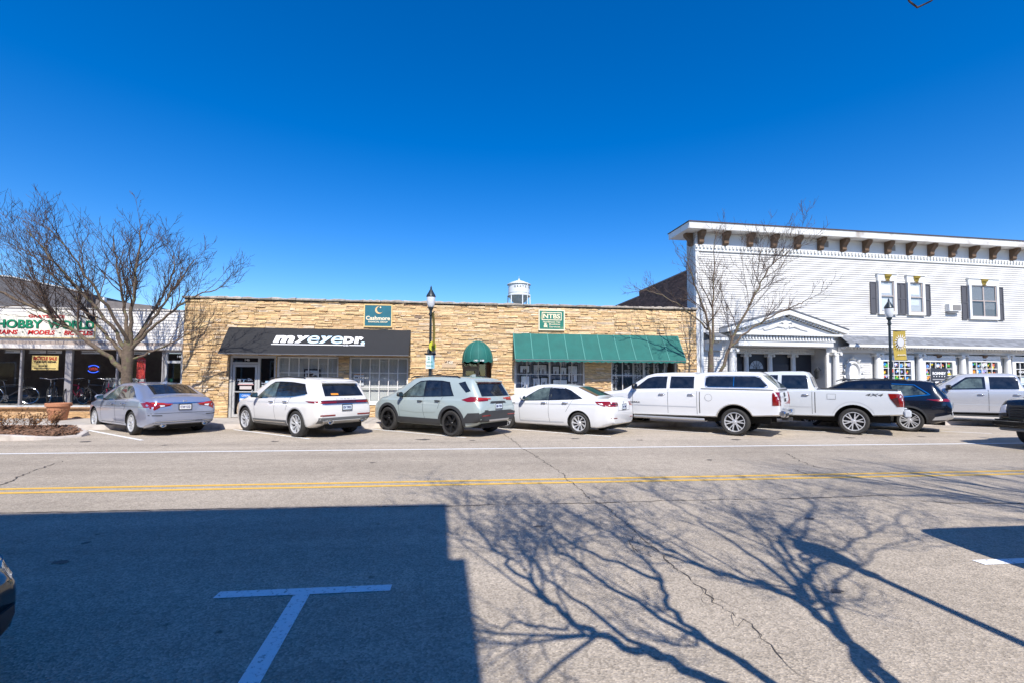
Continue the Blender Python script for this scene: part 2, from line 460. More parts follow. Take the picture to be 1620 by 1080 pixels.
OIL = mat('oil_stain', (0.11, 0.095, 0.08), 0.7, var=0.3, vscale=9)
r = random.Random(77)
for (x, y, s_) in ((-9.2, 13.0, 0.16), (-4.6, 12.75, 0.12), (-0.9, 12.9, 0.2), (0.4, 12.6, 0.09), (3.2, 12.8, 0.14), (4.9, 12.4, 0.10), (7.6, 12.3, 0.17), (11.2, 12.5, 0.15), (-6.9, 12.2, 0.08), (13.6, 12.6, 0.13), (-3.4, 4.6, 0.07), (-4.3, 2.9, 0.10), (-3.55, 5.1, 0.05), (0.9, 5.2, 0.05), (2.9, 3.4, 0.05), (4.1, 5.2, 0.06), (-1.6, 9.4, 0.06), (5.1, 9.2, 0.08)):
    n = 18; P = [(x + s_ * cos(2 * pi * k / n) * r.uniform(0.55, 1.2), y + s_ * 0.8 * sin(2 * pi * k / n) * r.uniform(0.55, 1.2), 0.0035) for k in range(n)]
    MB().add(P, [tuple(range(n))]).build('oil_stain', OIL, road, recalc=False)
# ---------------------------------------------------------------- pavements and kerbs
GAP = mat('joint_dirt', (0.14, 0.12, 0.10), 0.95, var=0.2)
pav = structure(MB().box(-60, 80, 16.05, 18.75, -0.05, 0.132).build('sidewalk', GAP))
slab_me = MB().hexa([(0.006, 0.006, 0), (1.494, 0.006, 0), (1.494, 1.24, 0), (0.006, 1.24, 0), (0.012, 0.012, 0.02), (1.488, 0.012, 0.02), (1.488, 1.234, 0.02), (0.012, 1.234, 0.02)]).mesh('paving_slab', CONC)
for i in range(-13, 20):
    for j in range(2):
        o = link('paving_slab', slab_me, pav, (i * 1.5, 16.08 + j * 1.25, 0.13)); o.rotation_euler.y = RND.gauss(0, 0.0006)
CURB = mat('kerb_concrete', (0.52, 0.47, 0.42), 0.9, var=0.15, vscale=2, bump=0.25, bscale=50, dirt=(0.33, 0.28, 0.24), dscale=3)
kerb = structure(MB().box(-60, 80, 15.94, 16.06, -0.05, 0.12).build('kerb', GAP))
ks_me = MB().hexa([(0.005, 0, -0.13), (2.995, 0, -0.13), (2.995, 0.17, -0.13), (0.005, 0.17, -0.13), (0.005, 0.02, 0.02), (2.995, 0.02, 0.02), (2.995, 0.165, 0.02), (0.005, 0.165, 0.02)]).mesh('kerb_stone', CURB)
for i in range(-4, 11): link('kerb_stone', ks_me, kerb, (i * 3.0 - 0.3, 15.9, 0.131))
# near side pavement, behind and under the camera
pav2 = structure(MB().box(-60, 80, -2.45, 1.25, -0.05, 0.15).build('near_sidewalk', CONC))
structure(MB().box(-60, 80, 1.252, 1.42, -0.05, 0.147).build('near_kerb', CURB))

# ---------------------------------------------------------------- planting island at the left
isl = [(-30, 13.28), (-11.3, 13.28), (-10.62, 13.35), (-10.25, 13.62), (-10.02, 14.05), (-10.1, 14.42), (-10.9, 15.25), (-11.7, 15.93), (-30, 15.93)]
def inset(poly, d):
    n = len(poly); out = []
    for i in range(n):
        p, a, b = Vector(poly[i]), Vector(poly[i - 1]), Vector(poly[(i + 1) % n])
        e1 = (p - a).normalized(); e2 = (b - p).normalized()
        n1 = Vector((-e1.y, e1.x)); n2 = Vector((-e2.y, e2.x))
        k = (n1 + n2); k = k / max(0.3, k.dot(n1))
        out.append(tuple(p + k * d))
    return out
ins = inset(isl, 0.16)
mb = MB(); n = len(isl)
hz = [0.15, 0.15, 0.10, 0.055, 0.06, 0.13, 0.15, 0.15, 0.15]
P = [(x, y, -0.02) for x, y in isl] + [(x, y, h - 0.02) for (x, y), h in zip(inset(isl, 0.012), hz)] + [(x, y, h) for (x, y), h in zip(inset(isl, 0.035), hz)] + [(x, y, h) for (x, y), h in zip(ins, hz)] + [(x, y, -0.02) for x, y in ins]
for r_ in range(4):
    for i in range(n):
        j = (i + 1) % n
        mb.f.append((r_ * n + i, r_ * n + j, (r_ + 1) * n + j, (r_ + 1) * n + i)); mb.m.append(0)
mb.v = P
structure(mb.build('island_kerb', CURB, smooth=30))
SOIL = mat('planting_soil', (0.16, 0.095, 0.06), 0.95, var=0.35, vscale=14, bump=0.8, bscale=30)
soil_poly = inset(isl, 0.15)
pts2 = [Vector(p) for p in soil_poly]
gp = []
x = -16.5
while x < -10:
    y = 13.4
    while y < 15.9: gp.append(Vector((x + RND.uniform(-0.04, 0.04), y + RND.uniform(-0.04, 0.04)))); y += 0.14
    x += 0.14
from mathutils.geometry import intersect_point_tri_2d
def inside(p, poly):
    c = False; n = len(poly); j = n - 1
    for i in range(n):
        (xi, yi), (xj, yj) = poly[i], poly[j]
        if (yi > p[1]) != (yj > p[1]) and p[0] < (xj - xi) * (p[1] - yi) / (yj - yi) + xi: c = not c
        j = i
    return c
def soil_h(x, y):
    d = min(min(y - 13.42, 15.8 - y) / 0.8, (-10.0 - x) / 1.2, 1)
    return 0.055 + 0.16 * max(0, d) ** 0.7
gp = [g for g in gp if inside(g, inset(isl, 0.24))]
res = delaunay_2d_cdt(pts2 + gp, [], [list(range(len(pts2)))], 1, 1e-5)
mb = MB().add([(v.x, v.y, (0.03 if i < len(pts2) else soil_h(v.x, v.y) + RND.uniform(-0.012, 0.012))) for i, v in enumerate(res[0])], [tuple(f) for f in res[2]])
structure(mb.build('planting_bed', SOIL, smooth=80))
# bark mulch: uncountable chips
MULCH = mat('bark_mulch', (0.20, 0.105, 0.06), 0.9, island=0.75)
mb = MB(); r = random.Random(5)
for _ in range(5200):
    x = -10.1 - 6.2 * r.random() ** 1.25; y = r.uniform(13.4, 15.85)
    if not inside((x, y), inset(isl, 0.12)): continue
    z = soil_h(x, y) + r.uniform(0.0, 0.02); a = r.uniform(0, pi); l = r.uniform(0.02, 0.06); w = r.uniform(0.006, 0.016); ti = r.uniform(-0.5, 0.5)
    dx, dy = cos(a) * l, sin(a) * l; ex, ey = -sin(a) * w, cos(a) * w
    mb.add([(x - dx - ex, y - dy - ey, z - ti * l), (x + dx - ex, y + dy - ey, z + ti * l), (x + dx + ex, y + dy + ey, z + ti * l + 0.008), (x - dx + ex, y - dy + ey, z - ti * l + 0.008)], [(0, 1, 2, 3)])
o = mb.build('mulch', MULCH, recalc=False)
o['kind'] = 'stuff'; tag(o, 'brown bark mulch spread over the planting island', 'mulch')
# ================================================================== stone fronted shop building
def wall_with_openings(x0, x1, z0, z1, y0, y1, ops):
    mb = MB()
    xs = sorted({x0, x1, *[v for o in ops for v in o[:2] if x0 < v < x1]})
    for a, b in zip(xs[:-1], xs[1:]):
        c = (a + b) / 2; spans = sorted([(max(z0, o[2]), min(z1, o[3])) for o in ops if o[0] < c < o[1]])
        z = z0
        for s, e in spans:
            if s > z + 1e-4: mb.box(a, b, y0, y1, z, s)
            z = max(z, e)
        if z < z1 - 1e-4: mb.box(a, b, y0, y1, z, z1)
    return mb

def window_unit(parent, x0, x1, z0, z1, cols, rows, frame_m, bar_m, pane_m, y=0.06, fw=0.06, bw=0.028, zs=None, name='window', depth=0.07, extra_posts=()):
    """a framed window: frame, glazing bars, separate panes. y = front face of the glass"""
    w = link(name, None, parent); w.empty_display_size = 0.1
    w.location = ((x0 + x1) / 2, y, z0)
    cx = (x0 + x1) / 2
    X0, X1, H = x0 - cx, x1 - cx, z1 - z0
    f = MB()
    f.box(X0, X1, -depth, depth, 0, fw).box(X0, X1, -depth, depth, H - fw, H)
    f.box(X0, X0 + fw, -depth, depth, fw, H - fw).box(X1 - fw, X1, -depth, depth, fw, H - fw)
    f.build('frame', frame_m, w)
    xs = [X0 + fw + (X1 - X0 - 2 * fw) * i / cols for i in range(cols + 1)]
    zz = [fw + (H - 2 * fw) * i / rows for i in range(rows + 1)] if zs is None else [fw] + [q - z0 for q in zs] + [H - fw]
    for i in range(1, cols):
        b2 = bw * 2.2 if i in extra_posts else bw
        MB().box(xs[i] - b2 / 2, xs[i] + b2 / 2, -0.03 if i not in extra_posts else -0.055, 0.02, fw, H - fw).build('glazing_bar', bar_m, w)
    for j in range(1, len(zz) - 1):
        MB().box(X0 + fw, X1 - fw, -0.026, 0.016, zz[j] - bw / 2, zz[j] + bw / 2).build('glazing_bar', bar_m, w)
    for i in range(cols):
        for j in range(len(zz) - 1):
            e = bw * 0.4
            a = RND.gauss(0, 0.0022); b = RND.gauss(0, 0.0022)
            x_0, x_1, z_0, z_1 = xs[i] + e, xs[i + 1] - e, zz[j] + e, zz[j + 1] - e
            MB().add([(x_0, a, z_0), (x_1, -a, z_0), (x_1, -a + b, z_1), (x_0, a + b, z_1)], [(0, 1, 2, 3)]).build('pane', pane_m, w)
    return w

BX0, BX1, BTOP = -10.0, 9.82, 4.50
ST = thing('stone_storefront', 'long single-storey shop building faced in tan ledge stone', 'building', (0, 18.6, 0))
OPS = [(-8.40, -6.76, 0.15, 2.44), (-6.72, -4.50, 0.66, 2.42), (-4.10, -1.90, 0.70, 2.42), (0.19, 1.30, 0.15, 2.38), (2.22, 5.06, 0.74, 2.42), (6.16, 8.94, 0.74, 2.42)]
MORTAR = mat('dark_mortar', (0.17, 0.12, 0.08), 0.95, var=0.25, vscale=5, bump=0.3)  # plain dark mortar colour behind and between the stones
wall_with_openings(BX0, BX1, 0.0, BTOP, 0.0, 0.30, OPS).build('wall', MORTAR, ST)
ROOFM = mat('flat_roof_membrane', (0.20, 0.20, 0.20), 0.9, var=0.15)
rf = MB().box(BX0, BX1, 0.31, 11.0, 4.05, 4.15).build('roof', ROOFM, ST)
MB().box(BX0, BX0 + 0.25, 0.31, 11.0, 0.0, 4.49).box(BX1 - 0.27, BX1 - 0.02, 0.31, 11.0, 0, 4.49).box(BX0 + 0.26, BX1 - 0.28, 10.75, 11.0, 0, 4.49).build('back_walls', mat('common_brick', (0.25, 0.13, 0.09), 0.9, var=0.2), ST)
MB().box(BX0 + 0.3, BX1 - 0.3, 0.31, 10.7, 0.05, 0.16).build('inner_floor', mat('shop_floor', (0.2, 0.18, 0.16), 0.6), ST)
MB().box(BX0 + 0.3, BX1 - 0.3, 3.2, 3.3, 0.16, 4.04).box(BX0 + 0.3, BX1 - 0.3, 0.31, 3.19, 2.9, 2.95).build('inner_wall', mat('shop_wall', (0.30, 0.29, 0.27), 0.8), ST)

STONE = stone_mat('ledge_stone', [(0.0, (0.686, 0.469, 0.226)), (0.13, (0.618, 0.428, 0.232)), (0.28, (0.741, 0.544, 0.294)), (0.42, (0.550, 0.354, 0.178)), (0.54, (0.754, 0.578, 0.341)), (0.66, (0.646, 0.435, 0.253)), (0.78, (0.714, 0.503, 0.260)), (0.90, (0.714, 0.578, 0.416)), (1.0, (0.482, 0.320, 0.171))])
def ledge_stones(parent, x0, x1, z0, z1, ops, seed, keep=300, y0=0.0):
    r = random.Random(seed); stones = []
    z = z0
    while z < z1 - 0.015:
        h = min(r.choice([0.036, 0.042, 0.05, 0.055, 0.065, 0.075, 0.095]), z1 - z)
        if z1 - z - h < 0.03: h = z1 - z
        cuts = sorted([(o[0], o[1]) for o in ops if o[2] < z + h - 0.01 and o[3] > z + 0.01])
        spans = []; a = x0
        for c0, c1 in cuts:
            if c0 > a + 0.02: spans.append((a, c0))
            a = max(a, c1)
        if a < x1 - 0.02: spans.append((a, x1))
        for a, b in spans:
            x = a
            while x < b - 1e-3:
                l = r.choice([0.14, 0.2, 0.26, 0.34, 0.42, 0.55, 0.75]) * r.uniform(0.8, 1.25)
                if b - x - l < 0.12: l = b - x
                if h > 0.07 and r.random() < 0.42:
                    k = r.uniform(0.35, 0.65)
                    stones.append((x, x + l, z, z + h * k)); stones.append((x, x + l, z + h * k, z + h))
                else: stones.append((x, x + l, z, z + h))
                x += l
        z += h
    stones.sort(key=lambda s: -(s[1] - s[0]) * (s[3] - s[2]))
    rest = MB()
    for i, (a, b, c, d) in enumerate(stones):
        g = 0.0045; p = 0.013 + 0.045 * r.random() ** 1.6; j = lambda s=0.007: r.uniform(-s, s)
        A, B, C_, D = a + g + j(0.004), b - g + j(0.004), c + g * 0.8, d - g * 0.8
        fr = [(A, -p + j(), C_ + j(0.003)), (B, -p + j(), C_ + j(0.003)), (B, -p + j(), D + j(0.003)), (A, -p + j(), D + j(0.003))]
        bk = [(A, 0.0, C_), (B, 0.0, C_), (B, 0.0, D), (A, 0.0, D)]
        fs = [(0, 1, 2, 3), (1, 0, 4, 5), (2, 1, 5, 6), (3, 2, 6, 7), (0, 3, 7, 4)]
        if i < keep:
            cx, cz = (a + b) / 2, (c + d) / 2
            MB().add([(x - cx, y, zz - cz) for x, y, zz in fr + bk], fs).build('stone', STONE, parent, loc=(cx, y0, cz), recalc=False)
        else: rest.add([(x, y + y0, zz) for x, y, zz in fr + bk], fs)
    o = rest.build('stones', STONE, parent, recalc=False); o['kind'] = 'stuff'
    return len(stones)
NST = ledge_stones(ST, BX0, BX1, 0.16, BTOP, OPS, 11)

# rough coping stones on top
COP = mat('coping_stone', (0.34, 0.30, 0.25), 0.95, var=0.3, vscale=7, bump=0.7, bscale=18, island=0.18)
x = BX0 - 0.08; r = random.Random(3)
while x < BX1 - 0.05:
    l = min(r.uniform(0.45, 1.1), BX1 + 0.02 - x); mb = MB(); nseg = 5; P = []
    for k in range(nseg + 1):
        q = 0.005 + (l - 0.01) * k / nseg; f = -0.10 + r.uniform(-0.03, 0.025); t = 0.085 + r.uniform(-0.025, 0.02)
        P += [(q, f, 0.0), (q, f - 0.01 + r.uniform(-.01, .01), t * 0.6), (q, f + 0.03, t), (q, 0.36, t + 0.01), (q, 0.36, 0.0)]
    fs = [(k * 5 + a, k * 5 + (a + 1) % 5, k * 5 + 5 + (a + 1) % 5, k * 5 + 5 + a) for k in range(nseg) for a in range(5)] + [(0, 1, 2, 3, 4), tuple(nseg * 5 + a for a in range(5))]
    mb.add(P, fs).build('coping_stone', COP, ST, loc=(x, 0, BTOP + 0.012)); x += l
MB().box(BX0 - 0.02, BX1, -0.045, 0.02, BTOP - 0.03, BTOP + 0.010).build('dark_strip', mat('coping_strip_dark', (0.04, 0.045, 0.035), 0.8), ST)  # dark strip just below the coping stones

# ---- door 146 with transom and side light
FR = mat('bright_aluminium', (0.62, 0.62, 0.60), 0.35, 0.35)
d = link('entrance', None, ST); d.location = (-7.58, 0.12, 0.15)
MB().box(-0.82, -0.74, -0.06, 0.06, 0, 2.29).box(0.0 + 0.16, 0.24, -0.06, 0.06, 0, 2.2).box(0.74, 0.82, -0.06, 0.06, 0, 2.2).box(-0.74, 0.82, -0.06, 0.06, 2.2, 2.29).box(-0.74, 0.16, -0.055, 0.055, 1.98, 2.05).build('frame', FR, d)
MB().box(-0.72, -0.64, -0.05, 0.03, 0.01, 1.97).box(0.06, 0.145, -0.05, 0.03, 0.01, 1.97).box(-0.64, 0.06, -0.05, 0.03, 0.01, 0.12).box(-0.64, 0.06, -0.05, 0.03, 1.87, 1.97).box(-0.64, 0.06, -0.06, 0.02, 0.93, 0.97).build('door', FR, d)
MB().add([(-0.64, 0, 0.12), (0.06, 0, 0.12), (0.06, 0, 1.87), (-0.64, 0, 1.87)], [(0, 1, 2, 3)]).build('pane', DARKPANE, d)
MB().add([(-0.74, 0, 2.05), (0.16, 0, 2.05), (0.16, 0, 2.2), (-0.74, 0, 2.2)], [(0, 1, 2, 3)]).build('pane', DARKPANE, d)
MB().add([(0.24, 0, 0.02), (0.74, 0, 0.02), (0.74, 0, 2.2), (0.24, 0, 2.2)], [(0, 1, 2, 3)]).build('pane', DARKPANE, d)
MB().tube([(0.0, -0.06, 0.75), (0.0, -0.11, 0.77), (0.0, -0.11, 1.0), (0.0, -0.06, 1.02)], 0.014, 6).build('handle', ALU, d)
MB().box(-0.82, 0.82, 0.5, 0.52, 0.0, 2.3).build('inner_shade', mat('dim_interior', (0.03, 0.028, 0.028), 0.9), d)
SW = mat('sign_white', (0.80, 0.80, 0.80), 0.5)
SB = mat('sign_light_blue', (0.42, 0.62, 0.80), 0.5)
lettering('146', 0.13, (-0.25, -0.02, 2.125), SW, d, bold=0.003)
lettering('my', 0.12, (-0.50, -0.02, 1.40), SW, d, bold=0.006)
lettering('eye', 0.12, (-0.33, -0.02, 1.40), SB, d, bold=0.006)
lettering('Dr.', 0.12, (-0.12, -0.02, 1.40), SW, d, bold=0.006)
for (zc, w, h, m_) in ((1.27, 0.5, 0.03, SW), (1.22, 0.55, 0.03, mat('pink_print', (0.7, 0.45, 0.45), 0.6)), (1.10, 0.42, 0.12, mat('notice_grey', (0.55, 0.5, 0.48), 0.6)), (0.74, 0.42, 0.36, mat('poster_blue', (0.03, 0.16, 0.5), 0.5))):
    MB().box(-0.27 - w / 2, -0.27 + w / 2, -0.012, -0.006, zc - h / 2, zc + h / 2).build('door_notice', m_, d)
lettering('OPEN', 0.10, (-0.27, -0.016, 0.80), SW, d)
MB().box(-0.46, -0.08, -0.014, -0.0125, 0.63, 0.70).build('door_notice', SW, d)
MB().box(0.30, 0.68, -0.012, -0.006, 1.00, 1.20).build('door_notice', mat('notice_pale', (0.5, 0.58, 0.6), 0.6), d)
MB().box(0.42, 0.62, -0.012, -0.006, 1.28, 1.36).build('door_notice', SB, d)

# ---- display windows left of the lamp
SHADE = mat('grey_window_shade', (0.45, 0.455, 0.44), 0.8, var=0.06, vscale=1.2)
BAR = mat('cream_glazing_bar', (0.72, 0.70, 0.66), 0.45)
w1 = window_unit(ST, -6.72, -4.50, 0.66, 2.42, 6, 3, BAR, BAR, PANE, y=0.10, fw=0.055)
w2 = window_unit(ST, -4.10, -1.90, 0.70, 2.42, 6, 3, BAR, BAR, PANE, y=0.10, fw=0.055)
for (a, b) in ((-6.7, -4.52), (-4.08, -1.92)):
    mb = MB(); x = a
    P = []; k = 0
    n = 60
    for i in range(n + 1):
        xx = a + (b - a) * i / n; yy = 0.24 + 0.004 * sin(i * 1.9)
        P += [(xx, yy, 0.68), (xx, yy, 2.42)]
    mb.add(P, [(2 * i, 2 * i + 2, 2 * i + 3, 2 * i + 1) for i in range(n)]).build('blind', SHADE, ST, smooth=60)
MB().box(-4.22, -1.82, -0.10, 0.09, 0.62, 0.70).build('sill', BAR, ST)
MB().box(-6.84, -4.40, -0.10, 0.09, 0.58, 0.66).build('sill', BAR, ST)

# framed portrait poster and spectacles poster inside the windows
def poster(name, label, cat, x, y, z, w, h, face, frame=None, group=None, parts=()):
    t = thing(name, label, cat, (x, y, z), group=group)
    if frame is not None:
        e = 0.05
        MB().box(-w / 2 - e, w / 2 + e, 0.0, 0.03, -e, h + e).build('frame', frame, t)
    MB().box(-w / 2, w / 2, -0.004, 0.0 if frame is None else -0.001, 0, h).build('print', face, t)
    for (nm, poly, m_, dy) in parts:
        MB().prism(poly, 'y', -0.005 - dy, -0.0045 - dy + 0.0004).build(nm, m_, t)
    return t
def blob(cx, cz, rx, rz, n=14, wob=0.0, seed=0):
    r = random.Random(seed)
    return [(cx + rx * cos(2 * pi * i / n) * (1 + r.uniform(-wob, wob)), cz + rz * sin(2 * pi * i / n) * (1 + r.uniform(-wob, wob))) for i in range(n)]
SKINP = mat('printed_skin', (0.62, 0.40, 0.30), 0.6); HAIRP = mat('printed_dark', (0.03, 0.022, 0.02), 0.6); PAPER = mat('paper_white', (0.62, 0.64, 0.66), 0.6)
poster('portrait_poster', 'black framed poster of two faces in glasses in shop window', 'poster', -5.50, 18.6 + 0.17, 1.35, 0.50, 0.56, PAPER, BLACK, parts=[
    ('printed_shape', blob(-0.08, 0.30, 0.115, 0.155), SKINP, 0.001), ('printed_shape', blob(-0.08, 0.43, 0.13, 0.07), HAIRP, 0.002), ('printed_shape', blob(-0.07, 0.06, 0.17, 0.09), mat('printed_brown', (0.2, 0.12, 0.08), 0.6), 0.0005),
    ('printed_shape', blob(0.12, 0.20, 0.125, 0.19), HAIRP, 0.0025), ('printed_shape', blob(0.10, 0.17, 0.075, 0.11), SKINP, 0.0035), ('printed_shape', [(-0.19, 0.33), (0.02, 0.31), (0.02, 0.35), (-0.19, 0.37)], HAIRP, 0.003), ('printed_shape', [(0.03, 0.19), (0.18, 0.21), (0.18, 0.235), (0.03, 0.215)], HAIRP, 0.0045)])
pg = []
for (gx, gz_) in ((-0.09, 0.30), (0.09, 0.30), (-0.09, 0.16), (0.09, 0.16)):
    for s in (-1, 1): pg.append(('printed_shape', blob(gx + s * 0.034, gz_, 0.03, 0.024), HAIRP, 0.001))
    pg.append(('printed_shape', [(gx - 0.06, gz_ + 0.012), (gx + 0.06, gz_ + 0.012), (gx + 0.06, gz_ + 0.022), (gx - 0.06, gz_ + 0.022)], HAIRP, 0.0015))
pg.append(('printed_band', [(-0.18, 0.40), (0.18, 0.40), (0.18, 0.44), (-0.18, 0.44)], mat('printed_orange', (0.55, 0.3, 0.14), 0.6), 0.001))
poster('spectacles_poster', 'pale poster with four pairs of dark spectacles in shop window', 'poster', -3.78, 18.6 + 0.17, 1.35, 0.38, 0.46, PAPER, parts=pg)

# ---- recessed arched-awning doorway
e = link('entrance', None, ST); e.location = (0.74, 0.55, 0.15)
BRZ = mat('bronze_frame', (0.30, 0.25, 0.20), 0.4, 0.3)
MB().box(-0.56, -0.50, -0.05, 0.05, 0, 2.2).box(0.04, 0.12, -0.05, 0.05, 0, 2.2).box(-0.5, 0.04, -0.05, 0.05, 1.92, 1.99).box(-0.56, 0.56, -0.052, 0.052, 2.2, 2.26).box(0.36, 0.40, -0.05, 0.05, 0, 2.2).build('frame', BRZ, e)
MB().box(-0.49, -0.42, -0.04, 0.03, 0.01, 1.91).box(-0.04, 0.035, -0.04, 0.03, 0.01, 1.91).box(-0.42, -0.04, -0.04, 0.03, 0.01, 0.2).box(-0.42, -0.04, -0.04, 0.03, 1.8, 1.91).build('door', BRZ, e)
for (a, b, c, d_) in ((-0.42, -0.04, 0.2, 1.8), (-0.5, 0.04, 1.99, 2.2), (0.12, 0.36, 0.02, 2.2)):
    MB().add([(a, 0, c), (b, 0, c), (b, 0, d_), (a, 0, d_)], [(0, 1, 2, 3)]).build('pane', DARKPANE, e)
MB().box(-0.56, 0.56, 0.35, 0.37, 0.0, 2.26).build('inner_shade', DARK, e)
MB().box(0.401, 0.56, -0.02, 0.30, 0.0, 2.2).build('side_panel', mat('dark_brick_panel', (0.16, 0.085, 0.05), 0.8, var=0.4, vscale=12), e)
MB().box(0.13, 0.19, 0.301, 0.9, 0.15, 2.44).box(1.30, 1.36, 0.301, 0.9, 0.15, 2.44).box(0.191, 1.299, 0.301, 0.9, 2.42, 2.5).build('reveal', MORTAR, ST)

# plaque 148
pl = thing('house_number_plaque', 'small arched brown number plaque beside the domed awning', 'sign', (-0.34, 18.6 - 0.075, 2.06))
pz = [(-0.28, 0), (0.28, 0), (0.28, 0.16), (0.2, 0.17)] + [(0.2 * cos(a), 0.17 + 0.11 * sin(a)) for a in [pi * k / 10 for k in range(1, 10)]] + [(-0.2, 0.17), (-0.28, 0.16)]
MB().prism(pz, 'y', 0.0, 0.03).build('board', mat('plaque_tan', (0.55, 0.40, 0.25), 0.7), pl)
MB().prism([(x_ * 0.86, 0.07 + (z_) * 0.68) for x_, z_ in pz[2:-1]], 'y', -0.006, 0.0).build('panel', mat('plaque_brown', (0.14, 0.08, 0.05), 0.6), pl)
lettering('148', 0.17, (0, -0.012, 0.19), mat('plaque_cream', (0.75, 0.66, 0.5), 0.5), pl, shear=0.25, bold=0.004)

# ---- display windows right: framed photographs over a striped curtain
w3 = window_unit(ST, 2.22, 5.06, 0.74, 2.42, 6, 3, BAR, BAR, PANE, y=0.08, fw=0.05, zs=[1.27, 1.83], extra_posts=(3,))
CURT = mat('blue_grey_curtain', (0.30, 0.31, 0.36), 0.85)
CURT2 = mat('pale_curtain_stripe', (0.70, 0.71, 0.76), 0.85)
mb = MB(); n = 90; P = []
for i in range(n + 1): P += [(2.24 + 2.8 * i / n, 0.32 + 0.02 * sin(i * 1.25), 0.74), (2.24 + 2.8 * i / n, 0.32 + 0.02 * sin(i * 1.25), 2.42)]
mb.add(P, [(2 * i, 2 * i + 2, 2 * i + 3, 2 * i + 1) for i in range(n)])
rr = random.Random(2)
mb.m = [1 if rr.random() < 0.3 else 0 for _ in mb.f]
mb.build('curtain', [CURT, CURT2], ST, smooth=70)
PHOTO = mat('photo_pale', (0.70, 0.70, 0.72), 0.5, var=0.3, vscale=6)
MOUNT = mat('photo_mount', (0.80, 0.81, 0.83), 0.5)
pics = [(2.66, 1.90, 0.36, 0.26, 0), (3.28, 1.86, 0.52, 0.34, 1), (2.68, 1.30, 0.32, 0.44, 2), (3.14, 1.34, 0.26, 0.32, 3), (3.45, 1.34, 0.26, 0.34, 4), (3.93, 1.82, 0.24, 0.32, 5), (4.25, 1.84, 0.2, 0.26, 6), (4.62, 1.55, 0.36, 0.62, 7), (4.10, 1.24, 0.56, 0.36, 8)]
names = ['small landscape photo in black frame, top corner of curtained window', 'wide framed group photo at top of curtained window', 'tall framed photo of a seated figure in curtained window', 'narrow framed portrait photo low in curtained window', 'framed group portrait low in curtained window next to the mullion', 'framed portrait on white mount right of the window mullion', 'dark small framed photo high in the curtained window', 'tallest framed photo of two figures near the dark stone pier', 'wide pale framed photo at the bottom of the curtained window']
for (px_, pz_, pw, ph, sd_) in pics:
    rr = random.Random(sd_ + 40); prt = []
    for k in range(rr.randint(1, 4)):
        cx = rr.uniform(-0.28, 0.28) * pw; hh = ph * rr.uniform(0.35, 0.6); dk = mat('printed_figure%d' % (k % 3), ((0.04, 0.04, 0.05), (0.15, 0.12, 0.11), (0.3, 0.26, 0.25))[k % 3], 0.6)
        prt.append(('printed_shape', blob(cx, hh * 0.45, pw * 0.1, hh * 0.45, 10, 0.2, sd_ + k), dk, 0.001 + 0.0004 * k)); prt.append(('printed_shape', blob(cx, hh * 0.98, pw * 0.06, ph * 0.075, 8), dk, 0.0022 + 0.0004 * k))
    poster('framed_photo', names[sd_], 'framed photo', px_, 18.6 + 0.20, pz_, pw, ph, PHOTO if sd_ % 2 else MOUNT, BLACK, 'framed photos in the curtained shop window', prt)
bn = thing('window_banner', 'white banner with looping script across the bottom of shop window', 'banner', (2.90, 18.6 + 0.02, 0.78))
MB().box(-0.62, 0.75, 0.0, 0.01, 0.0, 0.50).build('sheet', mat('banner_white', (0.68, 0.72, 0.78), 0.6), bn)
GREY = mat('script_grey', (0.30, 0.32, 0.36), 0.6)
lettering('Belle & Ve Co', 0.19, (0.08, -0.004, 0.32), GREY, bn, shear=0.45, sx=0.85)
MB().box(-0.60, 0.4, -0.004, -0.001, 0.03, 0.045).build('rule', mat('banner_blue', (0.1, 0.3, 0.6), 0.6), bn)

# ---- display windows with scrolled white screens behind the glass
w4 = window_unit(ST, 6.16, 8.94, 0.74, 2.42, 6, 3, BAR, BAR, PANE, y=0.08, fw=0.05, zs=[1.20, 1.80], extra_posts=(3,))
SCR = mat('white_fretwork', (0.80, 0.80, 0.80), 0.7)
mb = MB(); rr = random.Random(8)
def spiral(cx, cz, R, turns, a0, sgn):
    return [(cx + R * (1 - t) * cos(a0 + sgn * t * turns * 2 * pi), 0.17, cz + R * (1 - t) * sin(a0 + sgn * t * turns * 2 * pi)) for t in [k / 14 for k in range(14)]]
for (xa, xb, za, zb) in ((6.2, 6.5, 0.8, 2.36), (6.78, 7.0, 1.75, 2.36), (7.15, 7.5, 0.8, 2.36), (7.58, 7.86, 1.2, 2.36), (8.0, 8.25, 1.2, 2.36), (8.4, 8.62, 0.9, 2.36), (6.5, 7.15, 0.8, 1.1)):
    nx = max(2, int((xb - xa) / 0.1)); nz = max(2, int((zb - za) / 0.1))
    for i in range(nx):
        for k in range(nz):
            if rr.random() < 0.12: continue
            mb.tube(spiral(xa + (i + .5) * (xb - xa) / nx, za + (k + .5) * (zb - za) / nz, 0.058, 1.3, rr.uniform(0, 6.3), rr.choice((-1, 1))), 0.011, 3, cap=False)
sc = mb.build('fretwork_screen', SCR); tag(sc, 'white scrolled fretwork screen behind the glass under green awning', 'screen')
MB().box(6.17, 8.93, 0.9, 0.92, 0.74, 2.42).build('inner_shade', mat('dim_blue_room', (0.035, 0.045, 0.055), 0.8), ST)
sc.location = (0, 18.6, 0)
for a, b in ((2.10, 5.16), (6.06, 9.04)): MB().box(a, b, -0.09, 0.06, 0.66, 0.738).build('sill', BAR, ST)

